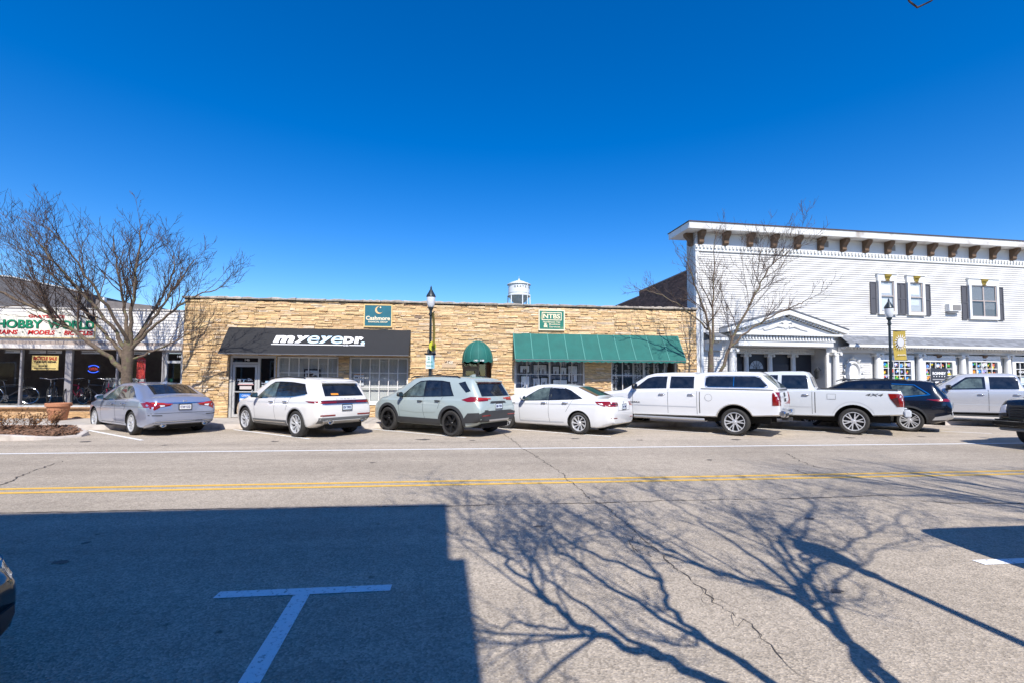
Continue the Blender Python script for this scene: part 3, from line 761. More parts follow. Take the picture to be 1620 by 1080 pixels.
# ================================================================== awnings
def shed_awning(name, label, x0, x1, z_top, z_bot, proj, m, valance, nseam, seam_m, scallop=True):
    t = thing(name, label, 'awning', ((x0 + x1) / 2, 18.6 - 0.05, z_bot))
    w = (x1 - x0) / 2; H = z_top - z_bot
    # canopy cloth with slight sag between the ribs
    mb = MB(); nx, ny = max(24, nseam * 8), 6; P = []
    for j in range(ny + 1):
        f = j / ny
        for i in range(nx + 1):
            u = i / nx; sag = (-0.026 * abs(sin(pi * u * nseam)) if nseam else -0.02) * sin(pi * f) + 0.006 * sin(u * 61 + f * 3) * sin(pi * f) + 0.004 * sin(u * 143 + f * 9) * f
            P.append((-w + 2 * w * u, -proj * f + 0.0, H * (1 - f) + sag))
    mb.add(P, [(j * (nx + 1) + i, j * (nx + 1) + i + 1, (j + 1) * (nx + 1) + i + 1, (j + 1) * (nx + 1) + i) for j in range(ny) for i in range(nx)])
    mb.build('canopy', m, t, smooth=40)
    for s in (-1, 1):
        MB().add([(s * w, 0, 0), (s * w, -proj, 0), (s * w, 0, H)], [(0, 1, 2)]).build('side_panel', m, t)
    if valance:
        mb = MB(); n = int((x1 - x0) / 0.04); P = []
        for i in range(n + 1):
            xx = -w + 2 * w * i / n; sc_ = abs(sin(pi * (xx + w) / 0.235)) if scallop else 1
            P += [(xx, -proj - 0.006, 0.0), (xx, -proj - 0.012 - 0.006 * sin(xx * 9), -valance * (0.62 + 0.38 * sc_))]
        mb.add(P, [(2 * i, 2 * i + 2, 2 * i + 3, 2 * i + 1) for i in range(n)]).build('valance', m, t, smooth=60)
    if nseam:
        for i in range(nseam + 1):
            xx = -w + 2 * w * i / nseam
            MB().bar((xx, -0.0, H + 0.008), (xx, -proj - 0.004, 0.010), 0.03, 0.012).build('seam', seam_m, t)
    mb = MB().tube([(-w, -proj, -0.01), (w, -proj, -0.01)], 0.015, 6).tube([(-w, -proj, -0.012), (-w, 0, -0.012)], 0.012, 6).tube([(w, -proj, -0.012), (w, 0, -0.012)], 0.012, 6)
    mb.build('rail', mat('awning_rail', (0.3, 0.3, 0.3), 0.4, 0.7), t)
    return t
BLKCLOTH = mat('charcoal_canvas', (0.011, 0.012, 0.015), 0.75, var=0.12, vscale=5)
GRNCLOTH = mat('green_canvas', (0.008, 0.118, 0.098), 0.75, var=0.14, vscale=2.5, bump=0.15, bscale=25)
SEAMG = mat('green_canvas_seam', (0.06, 0.24, 0.21), 0.7)
aw = shed_awning('black_awning', 'black canvas awning with white lettering over the optician windows', -8.44, -1.82, 3.46, 2.47, 0.75, BLKCLOTH, 0, 0, None)
AT = atan2(0.75, 0.99)                                        # slope of the cloth from vertical
# lettering lies on the sloping cloth: local frame tilted
sg = link('sign_face', None, aw); sg.location = (0.0, -0.375, 0.495); sg.rotation_euler = (-AT, 0, 0)
def on_awn(txt, x, z, size, m_, **k): return lettering(txt, size, (x, -0.012, z), m_, sg, **k)
LX = -0.0 + 5.13
SBL = mat('sign_sky_blue', (0.56, 0.76, 0.86), 0.5)
def L_(a, b, txt, m_, h=0.36, zc=0.07, bd=0.014, **k):
    on_awn(txt, (a + b) / 2 + LX - 5.13, zc, 0.5, m_, fit=(b - a, h), bold=bd, **k)
L_(-1.58, -0.86, 'm', SW, shear=0.08, bd=0.03); L_(-0.84, -0.36, 'y', SW, shear=0.08, bd=0.03)
L_(-0.40, 0.02, 'e', SBL, h=0.38, shear=0.08, bd=0.004); L_(0.02, 0.46, 'y', SBL, shear=0.08, bd=0.03); L_(0.44, 0.86, 'e', SBL, h=0.38, shear=0.08, bd=0.004)
L_(0.88, 1.26, 'D', SW, h=0.34, bd=0.035); L_(1.29, 1.60, 'r', SW, h=0.34, bd=0.035)
MB().lathe([(0.0, -0.008), (0.075, -0.008), (0.075, 0.004)], (1.60, -0.008, -0.08), 'y', 16).build('full_stop', SBL, sg)
MB().box(-1.62, 0.90, -0.014, -0.006, -0.20, -0.165).box(1.13, 1.68, -0.014, -0.006, -0.20, -0.165).build('underline', SW, sg)
on_awn('O.D.', 1.015, -0.19, 0.10, SW, bold=0.004)
ga = shed_awning('green_awning', 'wide green canvas awning with scalloped edge over the right shop windows', 2.16, 8.96, 3.42, 2.38, 0.72, GRNCLOTH, 0.10, 10, SEAMG)

# domed awning over the recessed doorway: quarter-sphere shell with ribs
da = thing('domed_awning', 'half-round domed green awning over the recessed doorway', 'awning', (0.76, 18.55, 2.37))
R_, Rp, n1, n2 = 0.60, 0.62, 20, 10
def dome_pt(a, b, k=1.0):   # a along the arch 0..pi, b from wall 0 to front pi/2
    return (-R_ * cos(a) * k, -Rp * sin(a) * sin(b) * k - 0.0, 0.72 * sin(a) * cos(b) * k)
mb = MB(); P = [dome_pt(pi * i / n1, pi / 2 * j / n2) for j in range(n2 + 1) for i in range(n1 + 1)]
mb.add(P, [(j * (n1 + 1) + i, j * (n1 + 1) + i + 1, (j + 1) * (n1 + 1) + i + 1, (j + 1) * (n1 + 1) + i) for j in range(n2) for i in range(n1)]).build('canopy', GRNCLOTH, da, smooth=60)
for k in range(1, 6):
    th_ = pi * k / 6
    pts_ = [(-R_ * cos(th_) * sin(b) * 1.012, -Rp * sin(th_) * sin(b) * 1.012, 0.728 * cos(b)) for b in [pi / 2 * q / 10 for q in range(11)]]
    MB().tube(pts_, 0.008, 4).build('seam', SEAMG, da)
mb = MB(); P = []; n = 60
for i in range(n + 1):
    a = pi * i / n; s_ = abs(sin(a * 5.5))
    P += [(-R_ * cos(a) * 1.004, -Rp * sin(a) * 1.004, 0.0), (-R_ * cos(a) * 1.01, -Rp * sin(a) * 1.01, -0.075 - 0.05 * s_)]
mb.add(P, [(2 * i, 2 * i + 2, 2 * i + 3, 2 * i + 1) for i in range(n)]).build('valance', GRNCLOTH, da, smooth=60)
lettering('148 · 148', 0.085, (0.02, -Rp - 0.02, -0.055), SW, da, bold=0.003, spacing=1.2)

# ================================================================== signs on the stone front
GOLD = mat('gilt_wood', (0.72, 0.52, 0.22), 0.5); TEAL = mat('sign_teal', (0.015, 0.13, 0.17), 0.5, var=0.15, vscale=3)
cs = thing('teal_board_sign', 'teal board sign with gilt frame and crescent above the black awning', 'sign', (-3.055, 18.6 - 0.09, 3.55))
MB().box(-0.535, 0.535, 0.0, 0.05, 0.0, 0.88).build('backing', GOLD, cs)
MB().box(-0.49, 0.49, -0.012, 0.0, 0.045, 0.835).build('panel', TEAL, cs)
MB().box(-0.535, 0.535, -0.02, 0, 0, 0.044).box(-0.535, 0.535, -0.02, 0, 0.836, 0.88).box(-0.535, -0.491, -0.02, 0, 0.044, 0.836).box(0.491, 0.535, -0.02, 0, 0.044, 0.836).build('frame', GOLD, cs)
CREAM = mat('sign_cream', (0.85, 0.74, 0.52), 0.5)
cr = [(0.03 + 0.145 * cos(a), 0.655 + 0.145 * sin(a)) for a in [radians(q) for q in range(75, 326, 12)]]
cr += [(0.075 + 0.125 * cos(a), 0.675 + 0.125 * sin(a)) for a in [radians(q) for q in range(318, 84, -13)]]
MB().prism(cr, 'y', -0.022, -0.012).build('crescent', mat('sign_peach', (0.80, 0.52, 0.25), 0.5), cs)
MB().lathe([(0, -0.01), (0.03, -0.01), (0.03, 0)], (0.085, -0.014, 0.76), 'y', 10).build('crescent_tip', CREAM, cs)
lettering('Cashmore', 0.2, (0, -0.016, 0.345), CREAM, cs, fit=(0.90, 0.155), bold=0.006)
lettering('FINANCIAL GROUP', 0.1, (0, -0.016, 0.205), CREAM, cs, fit=(0.72, 0.065), bold=0.002)
GRN = mat('sign_green', (0.012, 0.17, 0.12), 0.5, var=0.25, vscale=4, dirt=(0.35, 0.30, 0.10), dscale=2.5)
ns = thing('green_board_sign', 'green board sign with cream letters and frame above the green awning', 'sign', (3.69, 18.6 - 0.09, 3.55))
MB().box(-0.53, 0.53, 0.0, 0.05, 0.0, 0.82).build('backing', CREAM, ns)
MB().box(-0.49, 0.49, -0.012, 0.0, 0.045, 0.775).build('panel', GRN, ns)
MB().box(-0.53, 0.53, -0.02, 0, 0, 0.044).box(-0.53, 0.53, -0.02, 0, 0.776, 0.82).box(-0.53, -0.491, -0.02, 0, 0.044, 0.776).box(0.491, 0.53, -0.02, 0, 0.044, 0.776).build('frame', CREAM, ns)
MB().box(-0.40, 0.40, -0.018, -0.012, 0.40, 0.428).box(-0.40, 0.40, -0.018, -0.012, 0.69, 0.718).box(-0.40, -0.375, -0.018, -0.012, 0.428, 0.69).box(0.375, 0.40, -0.018, -0.012, 0.428, 0.69).build('letter_border', CREAM, ns)
lettering('NTBS', 0.2, (0, -0.016, 0.56), CREAM, ns, fit=(0.68, 0.185), bold=0.004)
lettering('Nordmann Tax', 0.1, (-0.0, -0.016, 0.335), CREAM, ns, fit=(0.70, 0.07), bold=0.001)
lettering('&', 0.2, (-0.24, -0.016, 0.20), CREAM, ns, fit=(0.17, 0.17), bold=0.004)
lettering('Business', 0.1, (0.12, -0.016, 0.245), CREAM, ns, fit=(0.44, 0.06), bold=0.001)
lettering('Services', 0.1, (0.12, -0.016, 0.145), CREAM, ns, fit=(0.44, 0.06), bold=0.001)
MB().lathe([(0, -0.05), (0.10, -0.05), (0.11, 0.02)], (-1.55, 0, 3.98), 'y', 12, sx=1.6, sy=0.5).build('wall_fitting', mat('dull_brown_metal', (0.22, 0.15, 0.10), 0.7), ST)
# ================================================================== bicycle and hobby shop at the left
HB = thing('hobby_shop', 'low shop with white board fascia and wide dark display windows', 'building', (-13.0, 18.6, 0))
def hx(X): return X + 13.0
X0, X1 = hx(-26.0), hx(-10.012)
ops = [(hx(-25.8), hx(-10.68), 0.60, 2.58), (hx(-10.66), hx(-10.03), 0.15, 2.58)]
HW = mat('shop_plaster', (0.55, 0.48, 0.38), 0.85, var=0.1)
wall_with_openings(X0, X1, 0.0, 4.0, 0.02, 0.28, ops).build('wall', HW, HB)
MB().box(X0, X1 - 0.02, 0.281, 10, 3.6, 3.7).build('roof', ROOFM, HB)
MB().box(X0, X0 + 0.2, 0.281, 10, 0, 3.6).box(X1 - 0.22, X1 - 0.02, 0.281, 10, 0, 3.6).box(X0, X1, 10.0, 10.2, 0, 3.6).build('back_walls', HW, HB)
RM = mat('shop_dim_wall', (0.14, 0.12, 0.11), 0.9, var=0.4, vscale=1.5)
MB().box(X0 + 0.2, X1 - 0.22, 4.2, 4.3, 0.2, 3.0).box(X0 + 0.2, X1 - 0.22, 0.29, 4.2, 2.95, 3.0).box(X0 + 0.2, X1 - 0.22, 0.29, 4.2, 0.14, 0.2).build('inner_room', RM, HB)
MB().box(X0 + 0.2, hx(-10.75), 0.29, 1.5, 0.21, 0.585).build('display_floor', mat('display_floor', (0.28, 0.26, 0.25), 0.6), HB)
# lapped fascia boards
SID = mat('white_fascia_board', (0.76, 0.74, 0.71), 0.5, var=0.05, vscale=2, dirt=(0.6, 0.55, 0.5), dscale=1.2)
z = 2.86; k = 0
while z < 4.0:
    MB().add([(X0, -0.035, z), (X1, -0.035, z), (X1, -0.012, z + 0.118), (X0, -0.012, z + 0.118), (X0, 0.015, z), (X1, 0.015, z), (X1, 0.015, z + 0.118), (X0, 0.015, z + 0.118)],
             [(0, 1, 2, 3), (4, 7, 6, 5), (0, 4, 5, 1), (3, 2, 6, 7), (1, 5, 6, 2), (0, 3, 7, 4)]).build('fascia_board', SID, HB); z += 0.115
MB().box(X0, X1, -0.06, 0.30, z + 0.004, z + 0.05).build('fascia_cap', mat('fascia_cap', (0.66, 0.63, 0.58), 0.5), HB)
MB().box(X0, X1, -0.05, 0.018, 2.74, 2.855).build('soffit_shade_band', mat('soffit_shade_taupe', (0.38, 0.31, 0.27), 0.7), HB)  # taupe band paints in the shade under the soffit
MB().box(X0, X1, -0.12, 0.018, 2.60, 2.735).build('beam', mat('fascia_beam', (0.70, 0.66, 0.62), 0.6), HB)
# stone base and sill
BASEST = stone_mat('base_stone', [(0.0, (0.55, 0.35, 0.18)), (0.4, (0.62, 0.43, 0.25)), (0.7, (0.50, 0.30, 0.15)), (1.0, (0.66, 0.5, 0.33))])
r = random.Random(21); x = X0
zrow = [0.15, 0.27, 0.37, 0.50]
for zi in range(3):
    x = X0 + 8.0
    while x < hx(-10.70):
        l = min(r.uniform(0.4, 1.1), hx(-10.68) - x); p = r.uniform(0.01, 0.035)
        MB().box(0.004, l - 0.004, -p, 0.018, 0.004, zrow[zi + 1] - zrow[zi] - 0.004).build('base_stone', BASEST, HB, loc=(x, 0, zrow[zi])); x += l
MB().box(X0, hx(-10.68), -0.14, 0.018, 0.505, 0.545).build('sill_ledge', mat('brown_sill', (0.42, 0.26, 0.15), 0.7, var=0.2), HB)
MB().box(X0, hx(-10.68), -0.06, 0.10, 0.548, 0.60).build('sill', mat('sill_blue_grey', (0.52, 0.56, 0.58), 0.5), HB)
# posts and panes
POST = mat('shop_post', (0.42, 0.40, 0.40), 0.4, 0.4)
for (xx, w) in ((-24.0, 0.05), (-22.4, 0.05), (-20.8, 0.2), (-19.2, 0.05), (-17.6, 0.2), (-15.36, 0.055), (-13.83, 0.21), (-12.24, 0.055), (-10.68, 0.10)):
    MB().box(hx(xx) - w / 2, hx(xx) + w / 2, 0.02, 0.12, 0.60, 2.60).build('post', POST, HB)
e_ = [-17.5, -15.39, -13.94, -12.27, -10.73]
b_ = [-17.5, -15.33, -13.72, -12.21]
for a, b in ((-17.5, -15.39), (-15.33, -13.94), (-13.72, -12.27), (-12.21, -10.73), (-20.7, -17.7), (-25.8, -20.9)):
    MB().add([(hx(a), 0.07, 0.60), (hx(b), 0.07, 0.60), (hx(b), 0.07 + RND.uniform(-.004, .004), 2.58), (hx(a), 0.07, 2.58)], [(0, 1, 2, 3)]).build('pane', PANE, HB)
# doorway at the right end
MB().box(hx(-10.62), hx(-10.56), 0.03, 0.13, 0.15, 2.58).box(hx(-10.09), hx(-10.03), 0.03, 0.13, 0.15, 2.58).box(hx(-10.56), hx(-10.09), 0.03, 0.13, 2.13, 2.22).box(hx(-10.56), hx(-10.09), 0.03, 0.13, 2.5, 2.58).build('door_frame', ALU, HB)
for (a, b) in ((0.17, 2.12), (2.22, 2.5)):
    MB().add([(hx(-10.56), 0.09, a), (hx(-10.09), 0.09, a), (hx(-10.09), 0.09, b), (hx(-10.56), 0.09, b)], [(0, 1, 2, 3)]).build('door_pane', DARKPANE, HB)
lettering('144', 0.11, (hx(-10.18), 0.07, 2.37), SW, HB, name='door_number')

# signboard
RED = mat('sign_red', (0.55, 0.012, 0.012), 0.5); GREENL = mat('sign_letter_green', (0.01, 0.22, 0.11), 0.5); DKG = mat('sign_letter_shadow', (0.01, 0.03, 0.025), 0.6)
sb = thing('shop_signboard', 'cream shop signboard with green and red lettering on the white fascia', 'sign', (-15.1, 18.6 - 0.11, 2.96))
brd = [(-2.6, 0), (2.2, 0), (2.2, 0.78), (1.2, 0.80)] + [(0.58 + 0.75 * cos(a), 0.80 + 0.24 * sin(a)) for a in [pi * q / 12 for q in range(1, 12)]] + [(-0.2, 0.80), (-2.6, 0.78)]
MB().prism(brd, 'y', 0.0, 0.06).build('board', mat('sign_cream_board', (0.80, 0.77, 0.66), 0.5, var=0.05), sb)
MB().box(-2.6, 2.2, -0.012, 0.0, 0.0, 0.03).box(2.16, 2.2, -0.012, 0.0, 0.03, 0.78).build('edge', mat('sign_edge_gold', (0.6, 0.45, 0.2), 0.5), sb)
lettering('GRAYSLAKE', 0.2, (0.595, -0.01, 0.76), RED, sb, fit=(1.16, 0.105), bold=0.006)
for (m_, dx, dz, dy) in ((DKG, 0.018, -0.016, -0.004), (GREENL, 0, 0, -0.012)):
    lettering('HOBBY', 0.4, (-0.26 + dx, dy, 0.485 + dz), m_, sb, fit=(1.46, 0.30), bold=0.012)
    lettering('WORLD', 0.4, (1.39 + dx, dy, 0.485 + dz), m_, sb, fit=(1.52, 0.30), bold=0.012)
lettering('TRAINS', 0.2, (-0.69, -0.01, 0.19), RED, sb, fit=(0.78, 0.155), bold=0.006, shear=0.15)
lettering('MODELS', 0.2, (0.455, -0.01, 0.19), RED, sb, fit=(0.86, 0.155), bold=0.006, shear=0.15)
lettering('BICYCLES', 0.2, (1.655, -0.01, 0.19), RED, sb, fit=(0.94, 0.155), bold=0.006, shear=0.15)
for x in (-0.14, 1.05): MB().lathe([(0, -0.008), (0.022, -0.008), (0.022, 0)], (x, -0.004, 0.19), 'y', 10).build('dot', DKG, sb)

# things in the window
YG = 18.6
tub = thing('ceiling_light', 'two lit fluorescent ceiling tubes deep inside the hobby shop', 'light', (-11.2, YG + 2.4, 2.62))
LIT = mat('fluorescent_tube', (0.9, 0.95, 1), 0.5, emit=(0.8, 0.95, 1.0), estr=1.6)
MB().tube([(-0.7, 0, 0), (0.7, 0.0, 0)], 0.03, 8).build('tube', LIT, tub); MB().tube([(-2.6, 0.5, 0.0), (-1.7, 0.5, 0)], 0.03, 8).build('tube', LIT, tub)
bs = thing('sale_poster', 'yellow bicycle sale poster hanging in the hobby shop window', 'poster', (-14.66, YG + 0.12, 1.86))
YEL = mat('poster_yellow', (0.78, 0.58, 0.22), 0.6, var=0.06)
MB().box(-0.43, 0.43, 0, 0.012, 0, 0.50).build('sheet', YEL, bs)
MB().box(-0.44, 0.44, -0.004, 0.0, -0.012, 0.0).box(-0.44, 0.44, -0.004, 0.0, 0.5, 0.512).build('edge', GOLD, bs)
lettering('BICYCLE SALE', 0.14, (0, -0.006, 0.40), mat('poster_red', (0.42, 0.04, 0.02), 0.6), bs, fit=(0.76, 0.125), bold=0.006)
lettering('TUNE-UPS REPAIR', 0.14, (0, -0.006, 0.28), HAIRP, bs, fit=(0.74, 0.07), bold=0.005)
lettering('SAVE $$', 0.1, (-0.06, -0.006, 0.13), HAIRP, bs, fit=(0.28, 0.055), bold=0.003)
MB().box(-0.36, 0.36, -0.006, -0.001, 0.035, 0.055).build('small_print', HAIRP, bs)
ne = thing('neon_sign', 'oval blue neon open sign glowing in the hobby shop window', 'neon sign', (-13.13, YG + 0.20, 1.76))
MB().box(-0.22, 0.22, 0.02, 0.05, 0.0, 0.28).build('backing', BLACK, ne)
NB = mat('neon_blue', (0.02, 0.05, 0.4), 0.4, emit=(0.03, 0.10, 1.0), estr=2.2); NR = mat('neon_red', (0.3, 0.02, 0.02), 0.4, emit=(1.0, 0.12, 0.06), estr=0.35)
MB().tube([(0.195 * cos(a), 0, 0.14 + 0.13 * sin(a)) for a in [radians(q) for q in range(28, 153, 9)]], 0.012, 6).tube([(0.195 * cos(a), 0, 0.14 + 0.13 * sin(a)) for a in [radians(q) for q in range(208, 333, 9)]], 0.012, 6).build('tube', NB, ne)
lettering('OPEN', 0.14, (0, -0.004, 0.14), NR, ne, fit=(0.27, 0.10), bold=0.002)
rp = thing('red_banner', 'tall red banner hanging inside the window behind the tree trunk', 'banner', (-11.62, YG + 0.30, 1.55))
MB().add([(-0.12, 0, 0), (0.14, 0.05, 0), (0.14, 0.05, 0.74), (0.0, 0, 0.86), (-0.12, 0, 0.86)], [(0, 1, 2, 3, 4)]).build('cloth', mat('banner_red', (0.50, 0.035, 0.03), 0.7), rp)
lettering('SALE', 0.12, (0.02, -0.02, 0.42), HAIRP, rp, shear=0.2, fit=(0.2, 0.06))
wsn = thing('we_sell_board', 'white board with dark lettering low in the hobby shop window', 'sign', (-12.45, YG + 0.75, 0.75))
MB().box(-0.62, 0.75, 0, 0.02, 0, 0.83).build('board', mat('board_grey_white', (0.50, 0.50, 0.50), 0.6), wsn)
lettering('WE SELL FUN', 0.12, (0.05, -0.006, 0.72), HAIRP, wsn, fit=(0.95, 0.09), bold=0.002)
for i, (x, w, c, side) in enumerate(((-16.5, 0.55, 0, 'at the far end'), (-15.75, 0.5, 0, 'beside the thin post'), (-14.95, 0.56, 0, 'above the sale poster'), (-14.4, 0.5, 1, 'next to the thick post'), (-13.2, 0.66, 0, 'above the neon sign'), (-11.55, 0.5, 1, 'right of the tree trunk'))):
    h_ = thing('header_card', 'white header card along the top of the shop window ' + side, 'sign', (x, YG + 0.14, 2.44), group='header cards in the hobby shop window')
    MB().box(-w / 2, w / 2, 0, 0.006, 0, 0.11).build('card', mat('card_white', (0.6, 0.6, 0.58), 0.6), h_)
    MB().box(-w / 2 + 0.04, w / 2 - 0.2, -0.003, 0.0, 0.04, 0.06).build('print', HAIRP, h_)
    MB().box(-w / 2 + 0.005, -w / 2 + 0.03, -0.003, 0, 0.01, 0.1).build('print', HAIRP, h_)

# ---- bicycles
RUB = mat('bike_tyre', (0.02, 0.02, 0.02), 0.8); CHR = mat('chrome', (0.6, 0.6, 0.62), 0.2, 1.0)
def ring(c, R, r, n=22, s=5):
    return [(c[0] + R * cos(2 * pi * k / n), c[1], c[2] + R * sin(2 * pi * k / n)) for k in range(n + 1)]
def bicycle(label, loc, rz, col, seed=0, basket=False):
    t = thing('bicycle', label, 'bicycle', loc, rz, 'bicycles in the hobby shop window')
    fm = mat('bike_frame_%d' % seed, col, 0.3, 0.2, coat=0.5)
    R = 0.335
    for cx, nm in ((-0.52, 0), (0.53, 1)):
        w = link('wheel', None, t); w.location = (cx, 0, R); w.empty_display_size = 0.05
        MB().tube(ring((0, 0, 0), R - 0.02, 0.02), 0.022, 6, cap=False).build('tyre', RUB, w, smooth=60)
        mb = MB().tube(ring((0, 0, 0), R - 0.05, 0.02), 0.012, 5, cap=False)
        for k in range(14): mb.tube([(0, 0.02 * (-1) ** k, 0), ((R - 0.05) * cos(pi * k / 7), 0, (R - 0.05) * sin(pi * k / 7))], 0.003, 3)
        mb.tube([(0, -0.04, 0), (0, 0.04, 0)], 0.022, 8).build('rim', CHR, w)
    S = (-0.14, 0, 0.28); H = (0.36, 0, 0.74); ST_ = (-0.22, 0, 0.72)
    MB().tube([S, ST_], 0.018, 6).tube([ST_, H], 0.018, 6).tube([S, (0.38, 0, 0.66)], 0.02, 6).tube([S, (-0.52, 0.05, R)], 0.01, 5).tube([S, (-0.52, -0.05, R)], 0.01, 5).tube([ST_, (-0.52, 0.05, R)], 0.01, 5).tube([ST_, (-0.52, -0.05, R)], 0.01, 5).build('frame', fm, t, smooth=60)
    MB().tube([(0.34, 0, 0.82), (0.40, 0, 0.62), (0.42, 0.05, 0.6), (0.53, 0.05, R)], 0.014, 5).tube([(0.42, -0.05, 0.6), (0.53, -0.05, R)], 0.014, 5).build('fork', fm, t, smooth=60)
    MB().tube([(0.26, -0.31, 0.98), (0.32, -0.22, 0.97), (0.35, 0, 0.93), (0.32, 0.22, 0.97), (0.26, 0.31, 0.98)], 0.013, 6).tube([(0.35, 0, 0.93), (0.34, 0, 0.8)], 0.015, 6).build('handlebar', CHR, t, smooth=60)
    mb = MB().lathe([(0.0, 0.03), (0.06, 0.028), (0.075, 0.01), (0.05, -0.02), (0, -0.03)], (-0.27, 0, 0.88), 'z', 12, sx=1.7, sy=1.0); mb.build('saddle', BLACK, t, smooth=60)
    MB().tube([ST_, (-0.26, 0, 0.86)], 0.012, 6).build('seat_post', CHR, t)
    MB().lathe([(0.0, -0.004), (0.09, -0.004), (0.09, 0.004), (0.0, 0.004)], (S[0], -0.05, S[2]), 'y', 16).tube([(S[0], -0.07, S[2]), (S[0] + 0.08, -0.08, S[2] - 0.15)], 0.01, 5).box(S[0] + 0.03, S[0] + 0.13, -0.16, -0.07, S[2] - 0.165, S[2] - 0.14).build('crank', CHR, t)
    return t
bicycle('black bicycle at the edge of the picture behind the shop glass', (-16.1, YG + 0.62, 0.585), radians(8), (0.02, 0.02, 0.025), 1)
bicycle('grey bicycle turned towards the street left of the thick post', (-14.85, YG + 0.75, 0.585), radians(-62), (0.16, 0.17, 0.17), 2)
bicycle('pink bicycle half hidden behind the thick window post', (-14.05, YG + 0.70, 0.585), radians(-75), (0.65, 0.02, 0.12), 3)
bicycle('dark bicycle with pale spokes just right of the thick post', (-13.25, YG + 0.62, 0.585), radians(170), (0.05, 0.05, 0.06), 4)
bicycle('red and blue bicycle in front of the white lettered board', (-12.75, YG + 0.42, 0.585), radians(-55), (0.45, 0.03, 0.06), 5)
bicycle('teal bicycle next to the thin post left of the tree', (-12.35, YG + 0.66, 0.585), radians(-110), (0.03, 0.2, 0.3), 6)
st = thing('desk_stand', 'small green topped stand inside the shop near the door', 'stand', (-10.95, YG + 0.9, 0.2))
MB().tube([(0, 0, 0), (0, 0, 1.2)], 0.02, 6).build('pole', ALU, st); MB().box(-0.12, 0.12, -0.02, 0.02, 1.2, 1.38).build('board', mat('stand_green', (0.02, 0.2, 0.12), 0.6), st)
# ================================================================== white clapboard building at the right
TH = radians(2.2)
WB = thing('clapboard_building', 'two-storey white clapboard building with bracketed cornice and pedimented porch', 'building', (9.83, 18.6, 0), TH)
WL = 19.0
CLAP = mat('white_clapboard', (0.63, 0.615, 0.585), 0.5, var=0.05, vscale=2.0, dirt=(0.52, 0.50, 0.47), dscale=0.7, island=0.05)
PLAIN = mat('white_board', (0.64, 0.635, 0.625), 0.5, var=0.05, vscale=2.5, dirt=(0.66, 0.65, 0.64), dscale=1.0)
RC = (1.80, 6.04, 0.15, 3.02)     # porch recess
lw = [(8.63, 10.14, 0.95, 2.56), (10.80, 12.30, 0.95, 2.56), (13.26, 14.74, 0.95, 2.58), (15.65, 17.16, 0.95, 2.58)]
wall_with_openings(0.0, WL, 0.0, 7.78, 0.02, 0.30, [RC]).build('wall', PLAIN, WB)
DBR = mat('dark_brown_brick', (0.18, 0.10, 0.07), 0.9, var=0.35, vscale=9, bump=0.4, bscale=30)
MB().box(0.0, 0.25, 0.301, 0.72, 0, 7.6).box(WL - 0.25, WL, 0.301, 0.72, 0, 7.6).box(0.26, WL - 0.26, 0.60, 0.72, 3.2, 7.6).build('false_front_return', PLAIN, WB)
MB().box(0.02, 0.32, 0.722, 5.75, 0, 6.32).box(0.02, 0.32, 5.752, 12.0, 0, 6.06).box(WL - 0.3, WL, 0.722, 12, 0, 6.2).box(0.32, WL - 0.3, 11.7, 12.0, 0, 6.0).build('brick_side_wall', DBR, WB)
MB().box(-0.01, 0.36, 0.73, 5.76, 6.322, 6.37).box(-0.01, 0.36, 5.77, 12.0, 6.062, 6.11).build('brick_wall_coping', mat('grey_coping', (0.30, 0.29, 0.28), 0.8), WB)
MB().box(0.32, WL - 0.3, 0.722, 11.7, 5.6, 5.7).build('roof', ROOFM, WB)
MB().tube([(0.1, 0.85, 6.37), (0.1, 0.85, 6.75)], 0.06, 10).build('flue', mat('rusty_pipe', (0.30, 0.13, 0.06), 0.8), WB)
# courses of the brown side wall that shows above the stone building
mb = MB(); r = random.Random(9); z = 4.2
while z < 6.28:
    y = 0.73 + r.uniform(0, 0.1)
    while y < (5.7 if z > 6.0 else 11.9):
        mb.box(0.004, 0.021, y, y + 0.205, z, z + 0.062); y += 0.215
    z += 0.075
o = mb.build('bricks', mat('dark_brown_brick_face', (0.21, 0.115, 0.08), 0.9, island=0.4), WB); o['kind'] = 'stuff'
CR = random.Random(31)
def clap(x0, x1, z, h, y=0.0, name='clapboard'):
    """one course, laid as several butted boards"""
    xs = [x0]
    while x1 - xs[-1] > 5.2: xs.append(xs[-1] + CR.uniform(2.6, 4.8))
    xs.append(x1)
    for a, b in zip(xs[:-1], xs[1:]):
        a_, b_ = a + (0.003 if a > x0 else 0), b - (0.003 if b < x1 else 0); j = CR.uniform(-0.004, 0.004); k = CR.uniform(-0.004, 0.004); q = CR.uniform(-0.003, 0.003)
        f = -0.033 + y
        MB().add([(a_, f + j, z + q), (b_, f + k, z - q), (b_, -0.004 + y, z + h + 0.008), (a_, -0.004 + y, z + h + 0.008), (a_, 0.016 + y, z + q), (b_, 0.016 + y, z - q), (b_, 0.016 + y, z + h + 0.008), (a_, 0.016 + y, z + h + 0.008)],
                 [(0, 1, 2, 3), (4, 7, 6, 5), (0, 4, 5, 1), (3, 2, 6, 7), (1, 5, 6, 2), (0, 3, 7, 4)]).build(name, CLAP, WB, recalc=False)
z = 3.40; BH = 0.0965
while z < 6.99: clap(0.10, WL - 0.1, z, BH); z += BH
z = 0.2
while z < 3.35:
    clap(0.10, 1.30, z, BH)
    if z < 2.85: clap(6.52, 8.20, z, BH)
    z += BH
